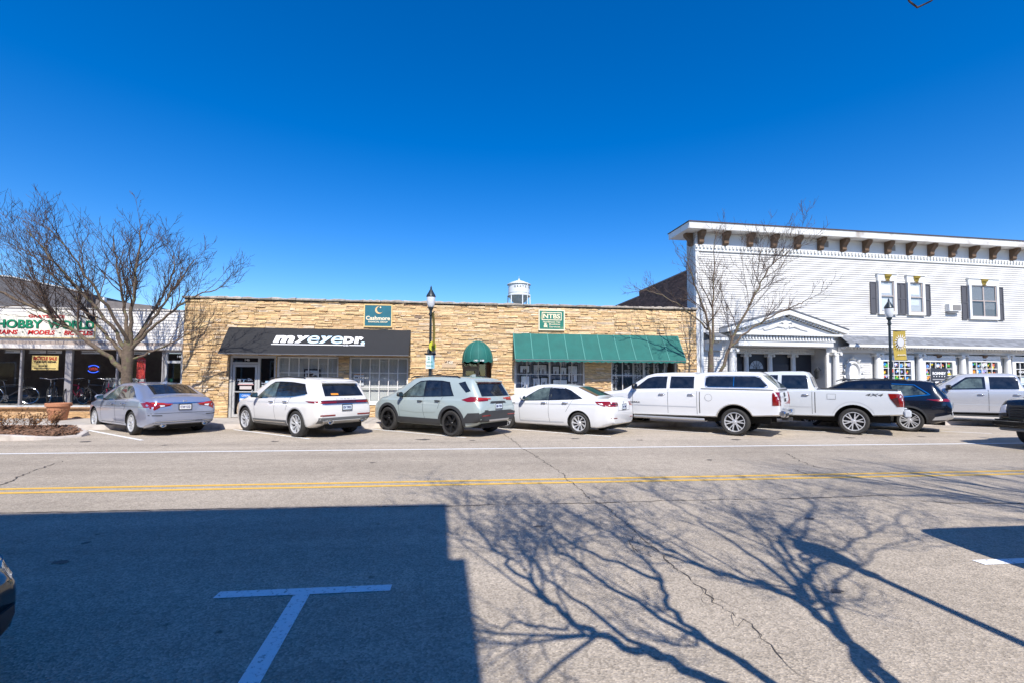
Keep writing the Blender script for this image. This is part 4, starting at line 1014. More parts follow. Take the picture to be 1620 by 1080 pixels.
# boards of the end wall that shows over the stone building
z = 4.3
while z < 7.5:
    MB().add([(-0.028, 0.12, z), (-0.028, 0.71, z), (-0.006, 0.71, z + BH), (-0.006, 0.12, z + BH)], [(0, 3, 2, 1)]).build('end_clapboard', CLAP, WB, recalc=False); z += BH
MB().box(-0.045, 0.10, -0.055, 0.018, 0.1, 6.99).build('corner_board', TRIM, WB)
MB().box(-0.046, 0.0, 0.019, 0.12, 4.2, 7.24).build('corner_board', TRIM, WB)
# downpipe between the buildings
MB().box(0.12, 0.22, -0.12, -0.035, 0.2, 4.6).build('downpipe', mat('downpipe_blue_grey', (0.55, 0.60, 0.65), 0.5), WB)
# frieze, dentils, brackets, soffit, fascia
MB().box(-0.04, WL, -0.03, 0.018, 7.26, 7.795).build('frieze', PLAIN, WB)
MB().box(-0.06, WL, -0.075, 0.016, 6.995, 7.045).build('moulding', TRIM, WB)
MB().box(-0.06, WL, -0.05, 0.016, 7.047, 7.255).build('dentil_band', TRIM, WB)
mb = MB(); x = -0.05
while x < WL - 0.1: mb.box(x, x + 0.095, -0.115, -0.051, 7.13, 7.235); x += 0.168
o = mb.build('dentils', TRIM, WB); o['kind'] = 'stuff'
OV = 0.50
WEATH = mat('weathered_white_board', (0.76, 0.75, 0.72), 0.55, var=0.06, vscale=2, dirt=(0.40, 0.34, 0.29), dscale=1.6)
MB().box(-0.55, WL + 0.3, -OV, 1.2, 7.80, 7.825).build('soffit', WEATH, WB)
MB().hexa([(-0.57, -OV - 0.02, 7.79), (WL + 0.3, -OV - 0.02, 7.79), (WL + 0.3, -OV + 0.03, 7.79), (-0.57, -OV + 0.03, 7.79), (-0.59, -OV - 0.06, 8.04), (WL + 0.3, -OV - 0.06, 8.04), (WL + 0.3, -OV + 0.03, 8.04), (-0.59, -OV + 0.03, 8.04)]).build('fascia', WEATH, WB)
MB().box(-0.59, -0.54, -OV + 0.031, 1.2, 7.79, 8.04).build('fascia', WEATH, WB)
MB().box(-0.62, WL + 0.3, -OV - 0.09, 1.25, 8.042, 8.075).build('roof_edge', mat('roof_edge_brown', (0.07, 0.04, 0.035), 0.7), WB)
BRN = mat('brown_bracket', (0.14, 0.085, 0.05), 0.7, var=0.2, vscale=5)
prof = [(0.0, 7.60), (-0.46, 7.60), (-0.47, 7.53), (-0.44, 7.45), (-0.36, 7.38), (-0.27, 7.31), (-0.22, 7.22), (-0.20, 7.13), (-0.23, 7.09), (-0.17, 7.02), (-0.05, 7.00), (0.0, 7.00)]
prof = [(-0.032 + y * 0.72, 7.81 - (7.60 - z_) * 0.86) for y, z_ in prof]
bk = MB().prism(prof, 'x', -0.105, 0.105).mesh('bracket', BRN)
for k in range(17):
    link('bracket', bk, WB, (0.17 + k * 1.122, 0.0, -0.02))
o = link('bracket', bk, WB, (0.0, 0.25, -0.02)); o.rotation_euler.z = radians(-90)
VENT = mat('vent_grille', (0.22, 0.21, 0.20), 0.7)
for u in (2.75, 6.10, 9.48, 12.76, 16.08):
    v_ = MB().box(u - 0.13, u + 0.13, -0.045, -0.031, 7.44, 7.70).build('vent', VENT, WB)

# ---- upper windows
SHUT = mat('charcoal_shutter', (0.085, 0.085, 0.095), 0.6)
GILT = mat('gilt_keystone', (0.42, 0.30, 0.06), 0.4, 0.5)
ROOMP = mat('pale_room', (0.45, 0.46, 0.48), 0.8, var=0.1, vscale=3)
def keystone(u, z, m_, s=1.0):
    p = [(-0.10 * s, 0.0), (0.10 * s, 0.0), (0.15 * s, 0.30 * s), (-0.15 * s, 0.30 * s)]
    mb = MB()
    for (f0, f1, d) in ((0.0, 0.10, 0.15), (0.10, 0.22, 0.11), (0.22, 0.62, 0.14), (0.62, 1.0, 0.20)):
        w0, w1 = 0.095 + 0.055 * f0, 0.095 + 0.055 * f1
        mb.hexa([((u - w0 * s), -d, z + 0.30 * s * f0), ((u + w0 * s), -d, z + 0.30 * s * f0), ((u + w0 * s), -0.02, z + 0.30 * s * f0), ((u - w0 * s), -0.02, z + 0.30 * s * f0), ((u - w1 * s), -d - 0.02, z + 0.30 * s * f1), ((u + w1 * s), -d - 0.02, z + 0.30 * s * f1), ((u + w1 * s), -0.02, z + 0.30 * s * f1), ((u - w1 * s), -0.02, z + 0.30 * s * f1)])
    mb.build('keystone', m_, WB)
def sash_window(u0, u1, z0, z1, head=0.30, cols=1, blinds=False, seed=0):
    cw = 0.12
    w = link('window', None, WB); w.location = ((u0 + u1) / 2, -0.03, z0); h = z1 - z0; a = (u1 - u0) / 2
    MB().box(-a - cw, -a, -0.10, 0.02, -cw, h).box(a, a + cw, -0.10, 0.02, -cw, h).box(-a, a, -0.10, 0.02, -cw, 0).box(-a - cw - 0.03, a + cw + 0.03, -0.09, 0.02, h, h + head).box(-a - cw - 0.06, a + cw + 0.06, -0.13, 0.02, h + head, h + head + 0.04).build('casing', TRIM, w)
    MB().box(-a, a, -0.015, 0.0, 0, h).build('backing', ROOMP if not blinds else mat('dim_blind_room', (0.12, 0.12, 0.13), 0.8), w)
    wd = 2 * a / cols
    for c in range(cols):
        b0 = -a + c * wd; b1 = b0 + wd
        SM = mat('sash_taupe', (0.42, 0.36, 0.33), 0.6)
        for (zz0, zz1, yy) in ((0.0, h * 0.52, -0.055), (h * 0.5, h, -0.035)):
            MB().box(b0, b0 + 0.035, yy - 0.02, yy, zz0, zz1).box(b1 - 0.035, b1, yy - 0.02, yy, zz0, zz1).box(b0 + 0.035, b1 - 0.035, yy - 0.02, yy, zz0, zz0 + 0.04).box(b0 + 0.035, b1 - 0.035, yy - 0.02, yy, zz1 - 0.04, zz1).build('sash', SM, w)
            MB().add([(b0 + 0.03, yy - 0.01, zz0 + 0.03), (b1 - 0.03, yy - 0.01, zz0 + 0.03), (b1 - 0.03, yy - 0.012, zz1 - 0.03), (b0 + 0.03, yy - 0.012, zz1 - 0.03)], [(0, 1, 2, 3)]).build('pane', PANE, w)
        if blinds:
            mb = MB(); zz = h * 0.25 if c else h * 0.55
            while zz < h - 0.05: mb.box(b0 + 0.05, b1 - 0.05, -0.028, -0.018, zz, zz + 0.018); zz += 0.035
            mb.build('blind', mat('venetian_blind', (0.35, 0.35, 0.36), 0.7), w)
        else:
            MB().box(b0 + 0.06, b1 - 0.13, -0.025, -0.018, h * 0.60, h * 0.88).build('paper', SW, w)
            MB().box(b0 + 0.05, b1 - 0.15, -0.026, -0.019, h * 0.05 + 0.25 * seed, h * 0.42).build('paper', mat('paper_grey', (0.62, 0.64, 0.66), 0.7), w)
    keystone((u0 + u1) / 2, z1 + 0.0, GILT, 0.95)
    return w
sash_window(8.72, 9.40, 4.68, 6.05, seed=0)
sash_window(10.22, 10.88, 4.68, 6.03, seed=1)
sash_window(13.48, 14.86, 4.58, 6.02, cols=2, blinds=True)
def shutter(u0, u1, z0, z1):
    mb = MB(); f = 0.05; d = -0.075
    mb.box(u0, u0 + f, d, -0.035, z0, z1).box(u1 - f, u1, d, -0.035, z0, z1).box(u0 + f, u1 - f, d, -0.035, z0, z0 + f).box(u0 + f, u1 - f, d, -0.035, z1 - f, z1).box(u0 + f, u1 - f, d, -0.035, (z0 + z1) / 2 - f / 2, (z0 + z1) / 2 + f / 2)
    mb.box(u0 + f, u1 - f, d + 0.02, -0.036, z0 + f, (z0 + z1) / 2 - f / 2).box(u0 + f, u1 - f, d + 0.02, -0.036, (z0 + z1) / 2 + f / 2, z1 - f)
    mb.build('shutter', SHUT, WB)
for a, b, c, d_ in ((8.24, 8.55, 4.58, 6.0), (9.57, 9.82, 4.58, 5.99), (9.825, 10.07, 4.58, 5.99), (11.04, 11.34, 4.57, 5.98), (13.02, 13.33, 4.44, 6.0), (15.01, 15.30, 4.44, 6.0)): shutter(a, b, c, d_)
ac = thing('window_air_conditioner', 'small white air conditioner box jutting from the clapboard wall', 'air conditioner', (0, 0, 0))
ac.parent = None
ac.location = Vector((9.83, 18.6, 0)) + Vector((12.45 * cos(TH), 12.45 * sin(TH), 4.78)); ac.rotation_euler.z = TH
MB().box(-0.32, 0.32, -0.22, -0.03, 0.0, 0.32).build('case', TRIM, ac); MB().box(-0.14, 0.28, -0.232, -0.221, 0.04, 0.28).build('grille', VENT, ac); MB().box(-0.30, 0.20, -0.18, -0.03, -0.06, -0.001).build('bracket', mat('bracket_grey', (0.3, 0.3, 0.3), 0.6), ac)

# ---- pent roof over the ground floor
SHING = mat('grey_asphalt_shingle', (0.20, 0.21, 0.23), 0.9, island=0.22, bump=0.4, bscale=60)
def pent(u0, u1, zt=3.60, ze=3.20, out=0.62):
    base = link('pent_roof', None, WB); base.location = (u0, 0, 0)
    L2 = u1 - u0
    MB().add([(0, -0.03, zt - 0.02), (L2, -0.03, zt - 0.02), (L2, -out, ze - 0.02), (0, -out, ze - 0.02)], [(0, 1, 2, 3)]).build('deck', SHING, base)
    rows = 5
    for k in range(rows):
        f0, f1 = k / rows, (k + 1.15) / rows
        f1 = min(1.03, f1); mb = MB(); x = 0; r = random.Random(k + int(u0 * 10))
        y0, z0_, y1, z1_ = -0.03 - (out - 0.03) * f0, zt - (zt - ze) * f0 + 0.004, -0.03 - (out - 0.03) * f1, zt - (zt - ze) * f1 + 0.016
        while x < L2 - 0.01:
            l = min(r.uniform(0.22, 0.36), L2 - x)
            mb.add([(x + 0.004, y0, z0_), (x + l - 0.004, y0, z0_), (x + l - 0.004, y1, z1_), (x + 0.004, y1, z1_), (x + 0.004, y1, z1_ - 0.014), (x + l - 0.004, y1, z1_ - 0.014)], [(0, 1, 2, 3), (3, 2, 5, 4)]); x += l
        o = mb.build('shingle_course', SHING, base, recalc=False)
    MB().box(0, L2, -out - 0.02, -out + 0.02, ze - 0.13, ze - 0.022).build('gutter', TRIM, base)
    MB().box(0, L2, -out + 0.021, -0.035, ze - 0.12, ze - 0.10).build('soffit', PLAIN, base)
    MB().box(0, L2, -0.16, -0.035, 2.86, ze - 0.121).build('entablature', PLAIN, base)
    mb = MB(); x = 0.02
    while x < L2 - 0.08: mb.box(x, x + 0.07, -0.40, -0.161, ze - 0.20, ze - 0.121); x += 0.16
    o = mb.build('modillions', TRIM, base); o['kind'] = 'stuff'
pent(6.56, WL)
pent(0.28, 1.02, 3.58, 3.36, 0.6)

# ---- engaged columns
def column(u, y, z0, z1, rad, name='column'):
    c = link(name, None, WB); c.location = (u, y, z0); h = z1 - z0
    MB().lathe([(rad * 1.35, 0), (rad * 1.35, 0.06), (rad * 1.2, 0.1), (rad * 1.05, 0.14), (rad, 0.2), (rad * 1.01, h * 0.4), (rad * 0.9, h * 0.8), (rad * 0.85, h - 0.16), (rad * 0.95, h - 0.15), (rad * 0.95, h - 0.12), (rad * 0.85, h - 0.11), (rad * 0.9, h - 0.04)], (0, 0, 0), 'z', 20).build('shaft', TRIM, c, smooth=40)
    mb = MB().box(-rad * 1.4, rad * 1.4, -rad * 1.1, rad * 1.1, h - 0.035, h)
    for s in (-1, 1):
        mb.lathe([(0, -rad * 1.15), (rad * 0.45, -rad * 1.15), (rad * 0.38, 0), (rad * 0.45, rad * 1.15), (0, rad * 1.15)], (s * rad * 1.12, 0, h - 0.085), 'y', 12)
        mb.lathe([(0, -rad * 1.22), (rad * 0.17, -rad * 1.22), (rad * 0.17, -rad * 1.1)], (s * rad * 1.12, 0, h - 0.085), 'y', 8)
    mb.build('capital', TRIM, c, smooth=40)
for u in (6.37, 8.42, 10.56, 12.82, 15.28, 17.5): column(u, -0.13, 0.35, 2.86, 0.13)
column(1.50, -0.13, 0.35, 2.95, 0.14)

# ---- ground floor windows with stickers
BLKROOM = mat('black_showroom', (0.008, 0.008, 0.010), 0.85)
STK = [mat('sticker_%s' % n_, c, 0.5) for n_, c in (('blue', (0.05, 0.30, 0.75)), ('green', (0.10, 0.48, 0.10)), ('yellow', (0.70, 0.55, 0.05)), ('red', (0.75, 0.16, 0.10)), ('white', (0.75, 0.78, 0.82)), ('orange', (0.75, 0.30, 0.04)), ('lilac', (0.45, 0.45, 0.80)))]
def flower(R, n, seed):
    r = random.Random(seed); k = []
    for i in range(n * 4):
        a = 2 * pi * i / (n * 4); k.append((R * (0.72 + 0.28 * cos(n * a)) * cos(a), R * (0.72 + 0.28 * cos(n * a)) * sin(a)))
    return k
fl_me = []
for i, (R_f, nf) in enumerate(((0.10, 6), (0.075, 5), (0.035, 4), (0.06, 6), (0.115, 5))):
    for m_ in STK: fl_me.append(MB().prism(flower(R_f, nf, i), 'y', -0.003, 0.0).mesh('sticker', m_))
for wi, (a, b, c, d_) in enumerate(lw):
    w = window_unit(WB, a, b, c, d_, 5, 5, TRIM, TRIM, PANE, y=-0.10, fw=0.05, bw=0.03, depth=0.06)
    cw = 0.13
    MB().box(a - cw, a, -0.15, -0.02, c - 0.1, d_ + 0.22).box(b, b + cw, -0.15, -0.02, c - 0.1, d_ + 0.22).box(a, b, -0.15, -0.02, d_, d_ + 0.22).box(a, b, -0.15, -0.02, c - 0.1, c).build('casing', TRIM, WB)
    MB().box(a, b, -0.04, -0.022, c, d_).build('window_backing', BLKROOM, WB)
    if wi: keystone((a + b) / 2, d_ + 0.02, BRN, 0.8)
    r = random.Random(wi + 5)
    for ci in range(5):
        for ri in range(5):
            cu, cz = a + 0.05 + (b - a - 0.1) * (ci + 0.5) / 5, c + 0.05 + (d_ - c - 0.1) * (ri + 0.5) / 5
            if wi == 1 and 1 <= ci <= 3 and ri <= 3: continue
            if wi == 3: continue
            for k in range(r.choice((2, 3, 4))):
                me = r.choice(fl_me[:7] + fl_me[7:14] + fl_me[14:21] * 3 + fl_me[21:28] * 2) if k else r.choice(fl_me[:14] + fl_me[21:])
                o = link('sticker', me, WB, (cu + r.uniform(-0.1, 0.1) * (0.4 if not k else 1), -0.095 - 0.0035 * k, cz + r.uniform(-0.11, 0.11) * (0.4 if not k else 1))); o.rotation_euler.y = r.uniform(0, 1)
def wb_pt(u, y, z): return (9.83 + u * cos(TH) - y * sin(TH), 18.6 + u * sin(TH) + y * cos(TH), z)
rb = thing('dark_notice_board', 'charcoal notice board with white lettering in the stickered window', 'sign', wb_pt(11.55, -0.14, 1.30), TH)
MB().box(-0.43, 0.43, 0, 0.02, 0, 0.93).build('board', mat('board_charcoal', (0.035, 0.04, 0.055), 0.5), rb)
lettering('ROMNEY', 0.14, (0, -0.006, 0.70), SW, rb, fit=(0.70, 0.13), bold=0.006)
for k in range(5): MB().lathe([(0, -0.004), (0.025, -0.004), (0.025, 0)], (-0.28 + 0.14 * k, -0.003, 0.565), 'y', 10).build('dot', SW, rb)
MB().box(-0.35, 0.35, -0.005, -0.001, 0.41, 0.45).build('small_print', mat('print_grey', (0.4, 0.4, 0.42), 0.6), rb)
MB().box(-0.22, 0.24, -0.005, -0.001, 0.22, 0.34).build('name_plate', SW, rb)
lettering('170', 0.2, (14.0, -0.11, 2.42), SW, WB, fit=(0.26, 0.13), bold=0.006)
lettering('G', 0.2, (16.38, -0.11, 2.38), SW, WB, fit=(0.18, 0.20), bold=0.012)
lettering('COLDWELL', 0.2, (16.38, -0.11, 2.10), SW, WB, fit=(0.95, 0.10), bold=0.006)
MB().box(16.0, 16.9, -0.105, -0.10, 1.5, 1.85).build('window_poster', mat('poster_pale_blue', (0.5, 0.62, 0.68), 0.6), WB)

# ---- oval wreath ornament in relief
wr = thing('oval_wreath_ornament', 'white oval leafy wreath ornament fixed to the clapboard wall', 'ornament', wb_pt(7.25, -0.035, 1.30), TH)
mb = MB().lathe([(0.0, -0.05), (0.20, -0.06), (0.27, -0.03), (0.30, -0.12), (0.34, -0.13), (0.36, -0.05), (0.40, -0.03), (0.40, 0.0)], (0, 0, 0.70), 'y', 32, sx=0.92, sy=1.35); mb.build('medallion', TRIM, wr, smooth=30)
leafm = MB().add([(0, -0.02, 0), (0.05, -0.04, 0.06), (0.0, -0.13, 0.17), (-0.05, -0.04, 0.06), (0, -0.10, 0.06)], [(0, 1, 4), (1, 2, 4), (2, 3, 4), (3, 0, 4)]).mesh('leaf', TRIM)
for k in range(30):
    a = 2 * pi * k / 30
    o = link('leaf', leafm, wr, (0.38 * cos(a), 0, 0.70 + 0.55 * sin(a))); o.rotation_euler.y = -(a - pi / 2) + (0.5 if k % 2 else -0.35); o.scale = (1.2, 1, 1.0)
for k in range(7):
    o = link('leaf', leafm, wr, (0.0, -0.01, 1.27)); o.rotation_euler.y = -1.2 + 0.4 * k; o.scale = (1.1, 1, 0.95)

# ---- porch: recess, doors, pediment
RB = 0.86
MB().box(1.62, 1.80, 0.301, RB + 0.2, 0.1, 3.1).build('recess_side', PLAIN, WB)
MB().box(6.04, 6.22, 0.301, RB + 0.2, 0.1, 3.1).build('recess_side', PLAIN, WB)
z = 0.2
while z < 2.95:
    MB().add([(6.012, 0.0, z), (6.012, RB, z), (6.034, RB, z + BH), (6.034, 0.0, z + BH)], [(0, 1, 2, 3)]).build('recess_clapboard', CLAP, WB, recalc=False); z += BH
MB().box(1.80, 6.04, -0.1, RB + 0.2, 3.02, 3.06).build('recess_ceiling', PLAIN, WB)
CHAR = mat('charcoal_door', (0.035, 0.035, 0.042), 0.4)
MB().box(1.80, 6.04, RB, RB + 0.1, 0.15, 3.02).build('recess_back', CHAR, WB)
MB().box(1.80, 6.04, 0.0, RB, 0.10, 0.17).build('porch_floor', CONC, WB)
MB().box(1.80, 6.034, RB - 0.22, RB - 0.002, 2.80, 3.018).build('inner_frieze', TRIM, WB)
mb = MB(); u = 1.86
while u < 5.95: mb.box(u, u + 0.05, RB - 0.26, RB - 0.221, 2.88, 2.94); u += 0.13
o = mb.build('inner_dentils', TRIM, WB); o['kind'] = 'stuff'
for u in (2.72, 3.86, 5.00): column(u, RB - 0.14, 0.17, 2.80, 0.115)
LITP = mat('lit_door_glass', (0.42, 0.46, 0.50), 0.3, var=0.2, vscale=6)
dr = link('door', None, WB); dr.location = (3.29, RB, 0.17)
fan = [(-0.33, 1.98)] + [(0.33 * cos(a) * -1, 1.98 + 0.36 * sin(a)) for a in [pi * q / 14 for q in range(0, 15)]]
MB().prism(fan[1:], 'y', -0.03, -0.015).build('fanlight', LITP, dr)
mb = MB()
for q in range(1, 6): mb.bar((0, -0.034, 1.98), (-0.33 * cos(pi * q / 6), -0.034, 1.98 + 0.36 * sin(pi * q / 6)), 0.014, 0.01)
mb.tube([(-0.16 * cos(a), -0.034, 1.98 + 0.18 * sin(a)) for a in [pi * q / 10 for q in range(11)]], 0.008, 4).build('fanlight_bar', CHAR, dr)
MB().box(-0.40, 0.40, -0.05, -0.002, 0, 1.93).build('leaf', mat('charcoal_door_leaf', (0.045, 0.045, 0.052), 0.4), dr)
mb = MB()
for (a, b, c, d_) in ((-0.33, -0.03, 1.0, 1.85), (0.03, 0.33, 1.0, 1.85), (-0.33, -0.03, 0.12, 0.9), (0.03, 0.33, 0.12, 0.9)): mb.box(a, b, -0.065, -0.051, c, d_)
mb.build('door_panel', CHAR, dr)
for (u, nm) in ((2.18, 1), (4.43, 1)):
    dd = link('door', None, WB); dd.location = (u, RB, 0.17)
    MB().box(-0.42, 0.42, -0.05, -0.002, 0, 2.2).build('leaf', mat('charcoal_door_leaf', (0.045, 0.045, 0.052), 0.4), dd)
    for i in range(3):
        for k in range(3): MB().box(-0.30 + 0.2 * i, -0.115 + 0.2 * i, -0.056, -0.051, 1.05 + 0.25 * k, 1.28 + 0.25 * k).build('pane', LITP if k < 2 or i == 1 else mat('dim_door_glass', (0.10, 0.11, 0.12), 0.2), dd)
# pediment block
PD = link('pediment', None, WB); PD.location = (3.72, 0, 3.06)
OUT = 0.42
MB().box(-2.12, 2.28, -OUT, 0.0, 0.0, 0.20).build('architrave', TRIM, PD)
MB().box(-2.18, 2.34, -OUT - 0.04, 0.0, 0.202, 0.24).build('moulding', TRIM, PD)
MB().box(-2.14, 2.30, -OUT - 0.005, 0.0, 0.242, 0.42).build('frieze', PLAIN, PD)
mb = MB(); u = -2.08
while u < 2.2: mb.box(u, u + 0.075, -OUT - 0.07, -OUT - 0.006, 0.26, 0.40); u += 0.135
o = mb.build('dentils', TRIM, PD); o['kind'] = 'stuff'
MB().box(-2.45, 2.60, -OUT - 0.16, 0.0, 0.422, 0.50).build('cornice', TRIM, PD)
MB().prism([(-2.30, 0.502), (2.45, 0.502), (0.06, 1.22)], 'y', -OUT + 0.04, 0.0).build('tympanum', PLAIN, PD)
ap = (0.07, 1.40)
for (xe, s) in ((-2.72, -1), (2.86, 1)):
    e0 = (xe, 0.66)
    MB().prism([(xe, 0.52), (xe, 0.70), (ap[0], ap[1] + 0.10), (ap[0], ap[1] - 0.10)], 'y', -OUT - 0.18, 0.02).build('raking_cornice', TRIM, PD)
    MB().prism([(xe - 0.02 * s * -1, 0.702), (xe, 0.745), (ap[0], ap[1] + 0.15), (ap[0], ap[1] + 0.102)], 'y', -OUT - 0.21, 0.02).build('raking_roof', SHING, PD)
    mb = MB(); n = 18
    for k in range(1, n):
        f = k / n; xx = xe * (1 - f) + ap[0] * f; zz = 0.50 * (1 - f) + (ap[1] - 0.11) * f
        if zz - 0.07 < 0.51: continue
        mb.box(xx - 0.04, xx + 0.04, -OUT - 0.09, -OUT + 0.039, zz - 0.075, zz + 0.005)
    o = mb.build('dentils', TRIM, PD); o['kind'] = 'stuff'
mb = MB().lathe([(0, -0.05), (0.09, -0.05), (0.13, -0.03), (0.14, 0)], (0.07, -OUT + 0.03, 0.85), 'y', 16)
for s in (-1, 1):
    mb.tube([(0.07 + s * 0.14, -OUT + 0.02, 0.80), (0.07 + s * 0.4, -OUT + 0.01, 0.83), (0.07 + s * 0.7, -OUT + 0.01, 0.72), (0.07 + s * 1.0, -OUT + 0.01, 0.66), (0.07 + s * 1.05, -OUT + 0.01, 0.72)], [0.05, 0.04, 0.03, 0.03, 0.02], 6)
    mb.tube([(0.07 + s * 0.1, -OUT + 0.02, 0.95), (0.07 + s * 0.22, -OUT + 0.01, 1.0), (0.07 + s * 0.3, -OUT + 0.01, 0.93)], [0.03, 0.03, 0.015], 6)
mb.build('scroll_ornament', TRIM, PD, smooth=40)
# wall lantern by the porch
ln = thing('wall_lantern', 'black carriage lantern on the porch side wall', 'lantern', wb_pt(5.99, 0.30, 1.72), TH)
MB().lathe([(0.02, 0), (0.07, 0.04), (0.09, 0.30), (0.12, 0.31), (0.06, 0.40), (0.02, 0.46), (0.0, 0.48)], (-0.20, 0, 0), 'z', 6).build('cage', BLACK, ln)
MB().lathe([(0.05, 0.05), (0.075, 0.29)], (-0.20, -0.012, 0), 'z', 6).build('glass', mat('lantern_glass', (0.55, 0.55, 0.5), 0.2), ln)
MB().tube([(-0.2, 0, 0.44), (-0.1, 0, 0.5), (0.02, 0, 0.36)], 0.014, 6).build('arm', BLACK, ln)
# ================================================================== background
wt = thing('water_tower', 'white water tower with cone roof rising behind the stone building', 'water tower', (19.2, 150, 0))
WTM = mat('tower_white', (0.66, 0.68, 0.70), 0.5, var=0.05, vscale=0.3); WTG = mat('tower_grey', (0.40, 0.42, 0.45), 0.5)
MB().lathe([(3.42, 28.2), (3.42, 31.9)], sides=40).build('tank', WTM, wt, smooth=40)
MB().lathe([(3.8, 31.75), (3.8, 31.95), (2.2, 32.7), (0.7, 33.25), (0.25, 33.4), (0.25, 33.8), (0, 33.9)], sides=40).build('roof', WTM, wt, smooth=40)
MB().lathe([(3.72, 28.05), (3.72, 28.2), (3.42, 28.2)], sides=40).lathe([(3.46, 28.9), (3.5, 28.98), (3.46, 29.06)], sides=40).build('balcony', WTG, wt, smooth=40)
MB().lathe([(3.4, 28.1), (2.6, 26.9), (1.6, 25.9), (0.8, 25.3), (0.5, 24.8), (0.5, 0)], sides=32).build('bowl', WTG, wt, smooth=40)
for k in range(6):
    a = pi / 6 + k * pi / 3 + 0.2; MB().tube([(3.55 * cos(a), 3.55 * sin(a), 28.6), (4.6 * cos(a), 4.6 * sin(a), 0)], 0.18, 8).build('leg', WTM, wt)
MB().tube([(0, 0, 33.8), (0, 0, 34.6)], 0.06, 5).build('finial', WTG, wt)
WTB = mat('tower_letter', (0.05, 0.05, 0.06), 0.6)
for k, ch in enumerate('GRAYSLAKE'):
    a = -pi / 2 - 0.50 + k * 0.255
    o = lettering(ch, 0.85, (3.46 * cos(a), 3.46 * sin(a), 30.75), WTB, wt, bold=0.01, extrude=0.02, name='letter'); o.rotation_euler.z = a + pi / 2
MB().tube([(2.4, -2.75, 24), (2.4, -2.75, 32.1)], 0.12, 6).build('standpipe', WTM, wt)

bl = thing('grey_gabled_building', 'grey shingled building behind the hobby shop roof', 'building', (-24.5, 29.0, 0))
MB().box(-8, 6.4, 0, 8, 0, 5.2).build('wall', mat('grey_brick', (0.20, 0.18, 0.17), 0.9, var=0.3, vscale=7), bl)
GS = mat('dark_grey_shingle', (0.10, 0.095, 0.10), 0.9, var=0.35, vscale=11, bump=0.4)
MB().prism([(-8.5, 5.2), (3.9, 5.2), (3.9, 6.25), (0.0, 7.05), (-8.5, 7.6)], 'y', -0.2, 8).build('roof', GS, bl)
MB().prism([(3.92, 5.2), (6.9, 5.2), (6.9, 5.72), (3.92, 6.0)], 'y', 0.4, 8).build('low_roof', mat('taupe_shingle', (0.17, 0.15, 0.14), 0.9, var=0.2, vscale=6), bl)
MB().tube([(-8.5, -0.22, 7.62), (0, -0.22, 7.07), (3.92, -0.22, 6.28)], 0.05, 4).build('verge', mat('pale_verge', (0.55, 0.54, 0.52), 0.7), bl)
MB().box(4.3, 4.5, 0.2, 0.39, 4.5, 6.1).build('vent_pipe', TRIM, bl)
for x in (-5, -2.5, 0.0): MB().box(x, x + 1.0, -0.05, 0.0, 2.6, 4.2).build('window', DARKPANE, bl)

# buildings on the camera's side of the street: they throw the long shadow and show in reflections
nb = thing('near_brick_building', 'tall building behind the camera casting the big block of shade', 'building', (-13.0, -2.5, 0))
NBR = mat('near_red_brick', (0.30, 0.15, 0.10), 0.9, var=0.25, vscale=4)
MB().box(-16, 13.33, -12, 0, 0, 7.10).build('wall', NBR, nb)
MB().box(-16, 13.19, -11.9, -0.002, 7.102, 9.08).build('parapet', NBR, nb)
for k in range(7):
    x = -12.0 + k * 3.6
    for z0, z1 in ((0.8, 3.0), (4.4, 6.3)):
        w = link('window', None, nb); w.location = (x, 0.0, z0)
        MB().box(-0.75, 0.75, 0.001, 0.06, 0, z1 - z0).build('frame', TRIM, w); MB().box(-0.65, 0.65, 0.061, 0.07, 0.1, z1 - z0 - 0.1).build('pane', DARKPANE, w)
nb2 = thing('near_low_shop', 'low shop set back behind the camera on the near pavement', 'building', (16.0, -10.0, 0))
MB().box(-11, 14, -8, 0, 0, 4.6).build('wall', mat('near_tan_brick', (0.42, 0.33, 0.24), 0.9, var=0.2, vscale=4), nb2)
for k in range(4):
    w = link('window', None, nb2); w.location = (-7 + k * 5.5, 0, 0.7)
    MB().box(-1.8, 1.8, 0.001, 0.06, 0, 2.2).build('frame', TRIM, w); MB().box(-1.7, 1.7, 0.061, 0.07, 0.1, 2.1).build('pane', DARKPANE, w)
for (nm, lb, x0_, x1_, y_, h_, cl) in (('near_brown_building', 'unseen brown brick row building along the near pavement, added for reflections', -75, -30, -2.6, 8.0, (0.20, 0.12, 0.09)), ('near_grey_building', 'unseen grey rendered building beyond the low shop, added for reflections', 31, 75, -2.8, 6.5, (0.28, 0.27, 0.26))):  # out of view, added so the shop glass reflects a street front
    q = thing(nm, lb, 'building', ((x0_ + x1_) / 2, y_, 0)); hw = (x1_ - x0_) / 2
    MB().box(-hw, hw, -12, 0, 0, h_).build('wall', mat(nm + '_wall', cl, 0.9, var=0.2, vscale=3), q)
    for k in range(8):
        for z0 in (0.8, 4.2):
            w = link('window', None, q); w.location = (-hw + 3 + k * 5.4, 0, z0)
            MB().box(-1.0, 1.0, 0.001, 0.06, 0, 1.9).build('frame', TRIM, w); MB().box(-0.9, 0.9, 0.061, 0.07, 0.1, 1.8).build('pane', DARKPANE, w)
lot = structure(MB().box(0.4, 45, -9.9, -2.5, -0.02, 0.10).build('near_lot', mat('lot_gravel', (0.3, 0.28, 0.25), 0.95, var=0.2)))

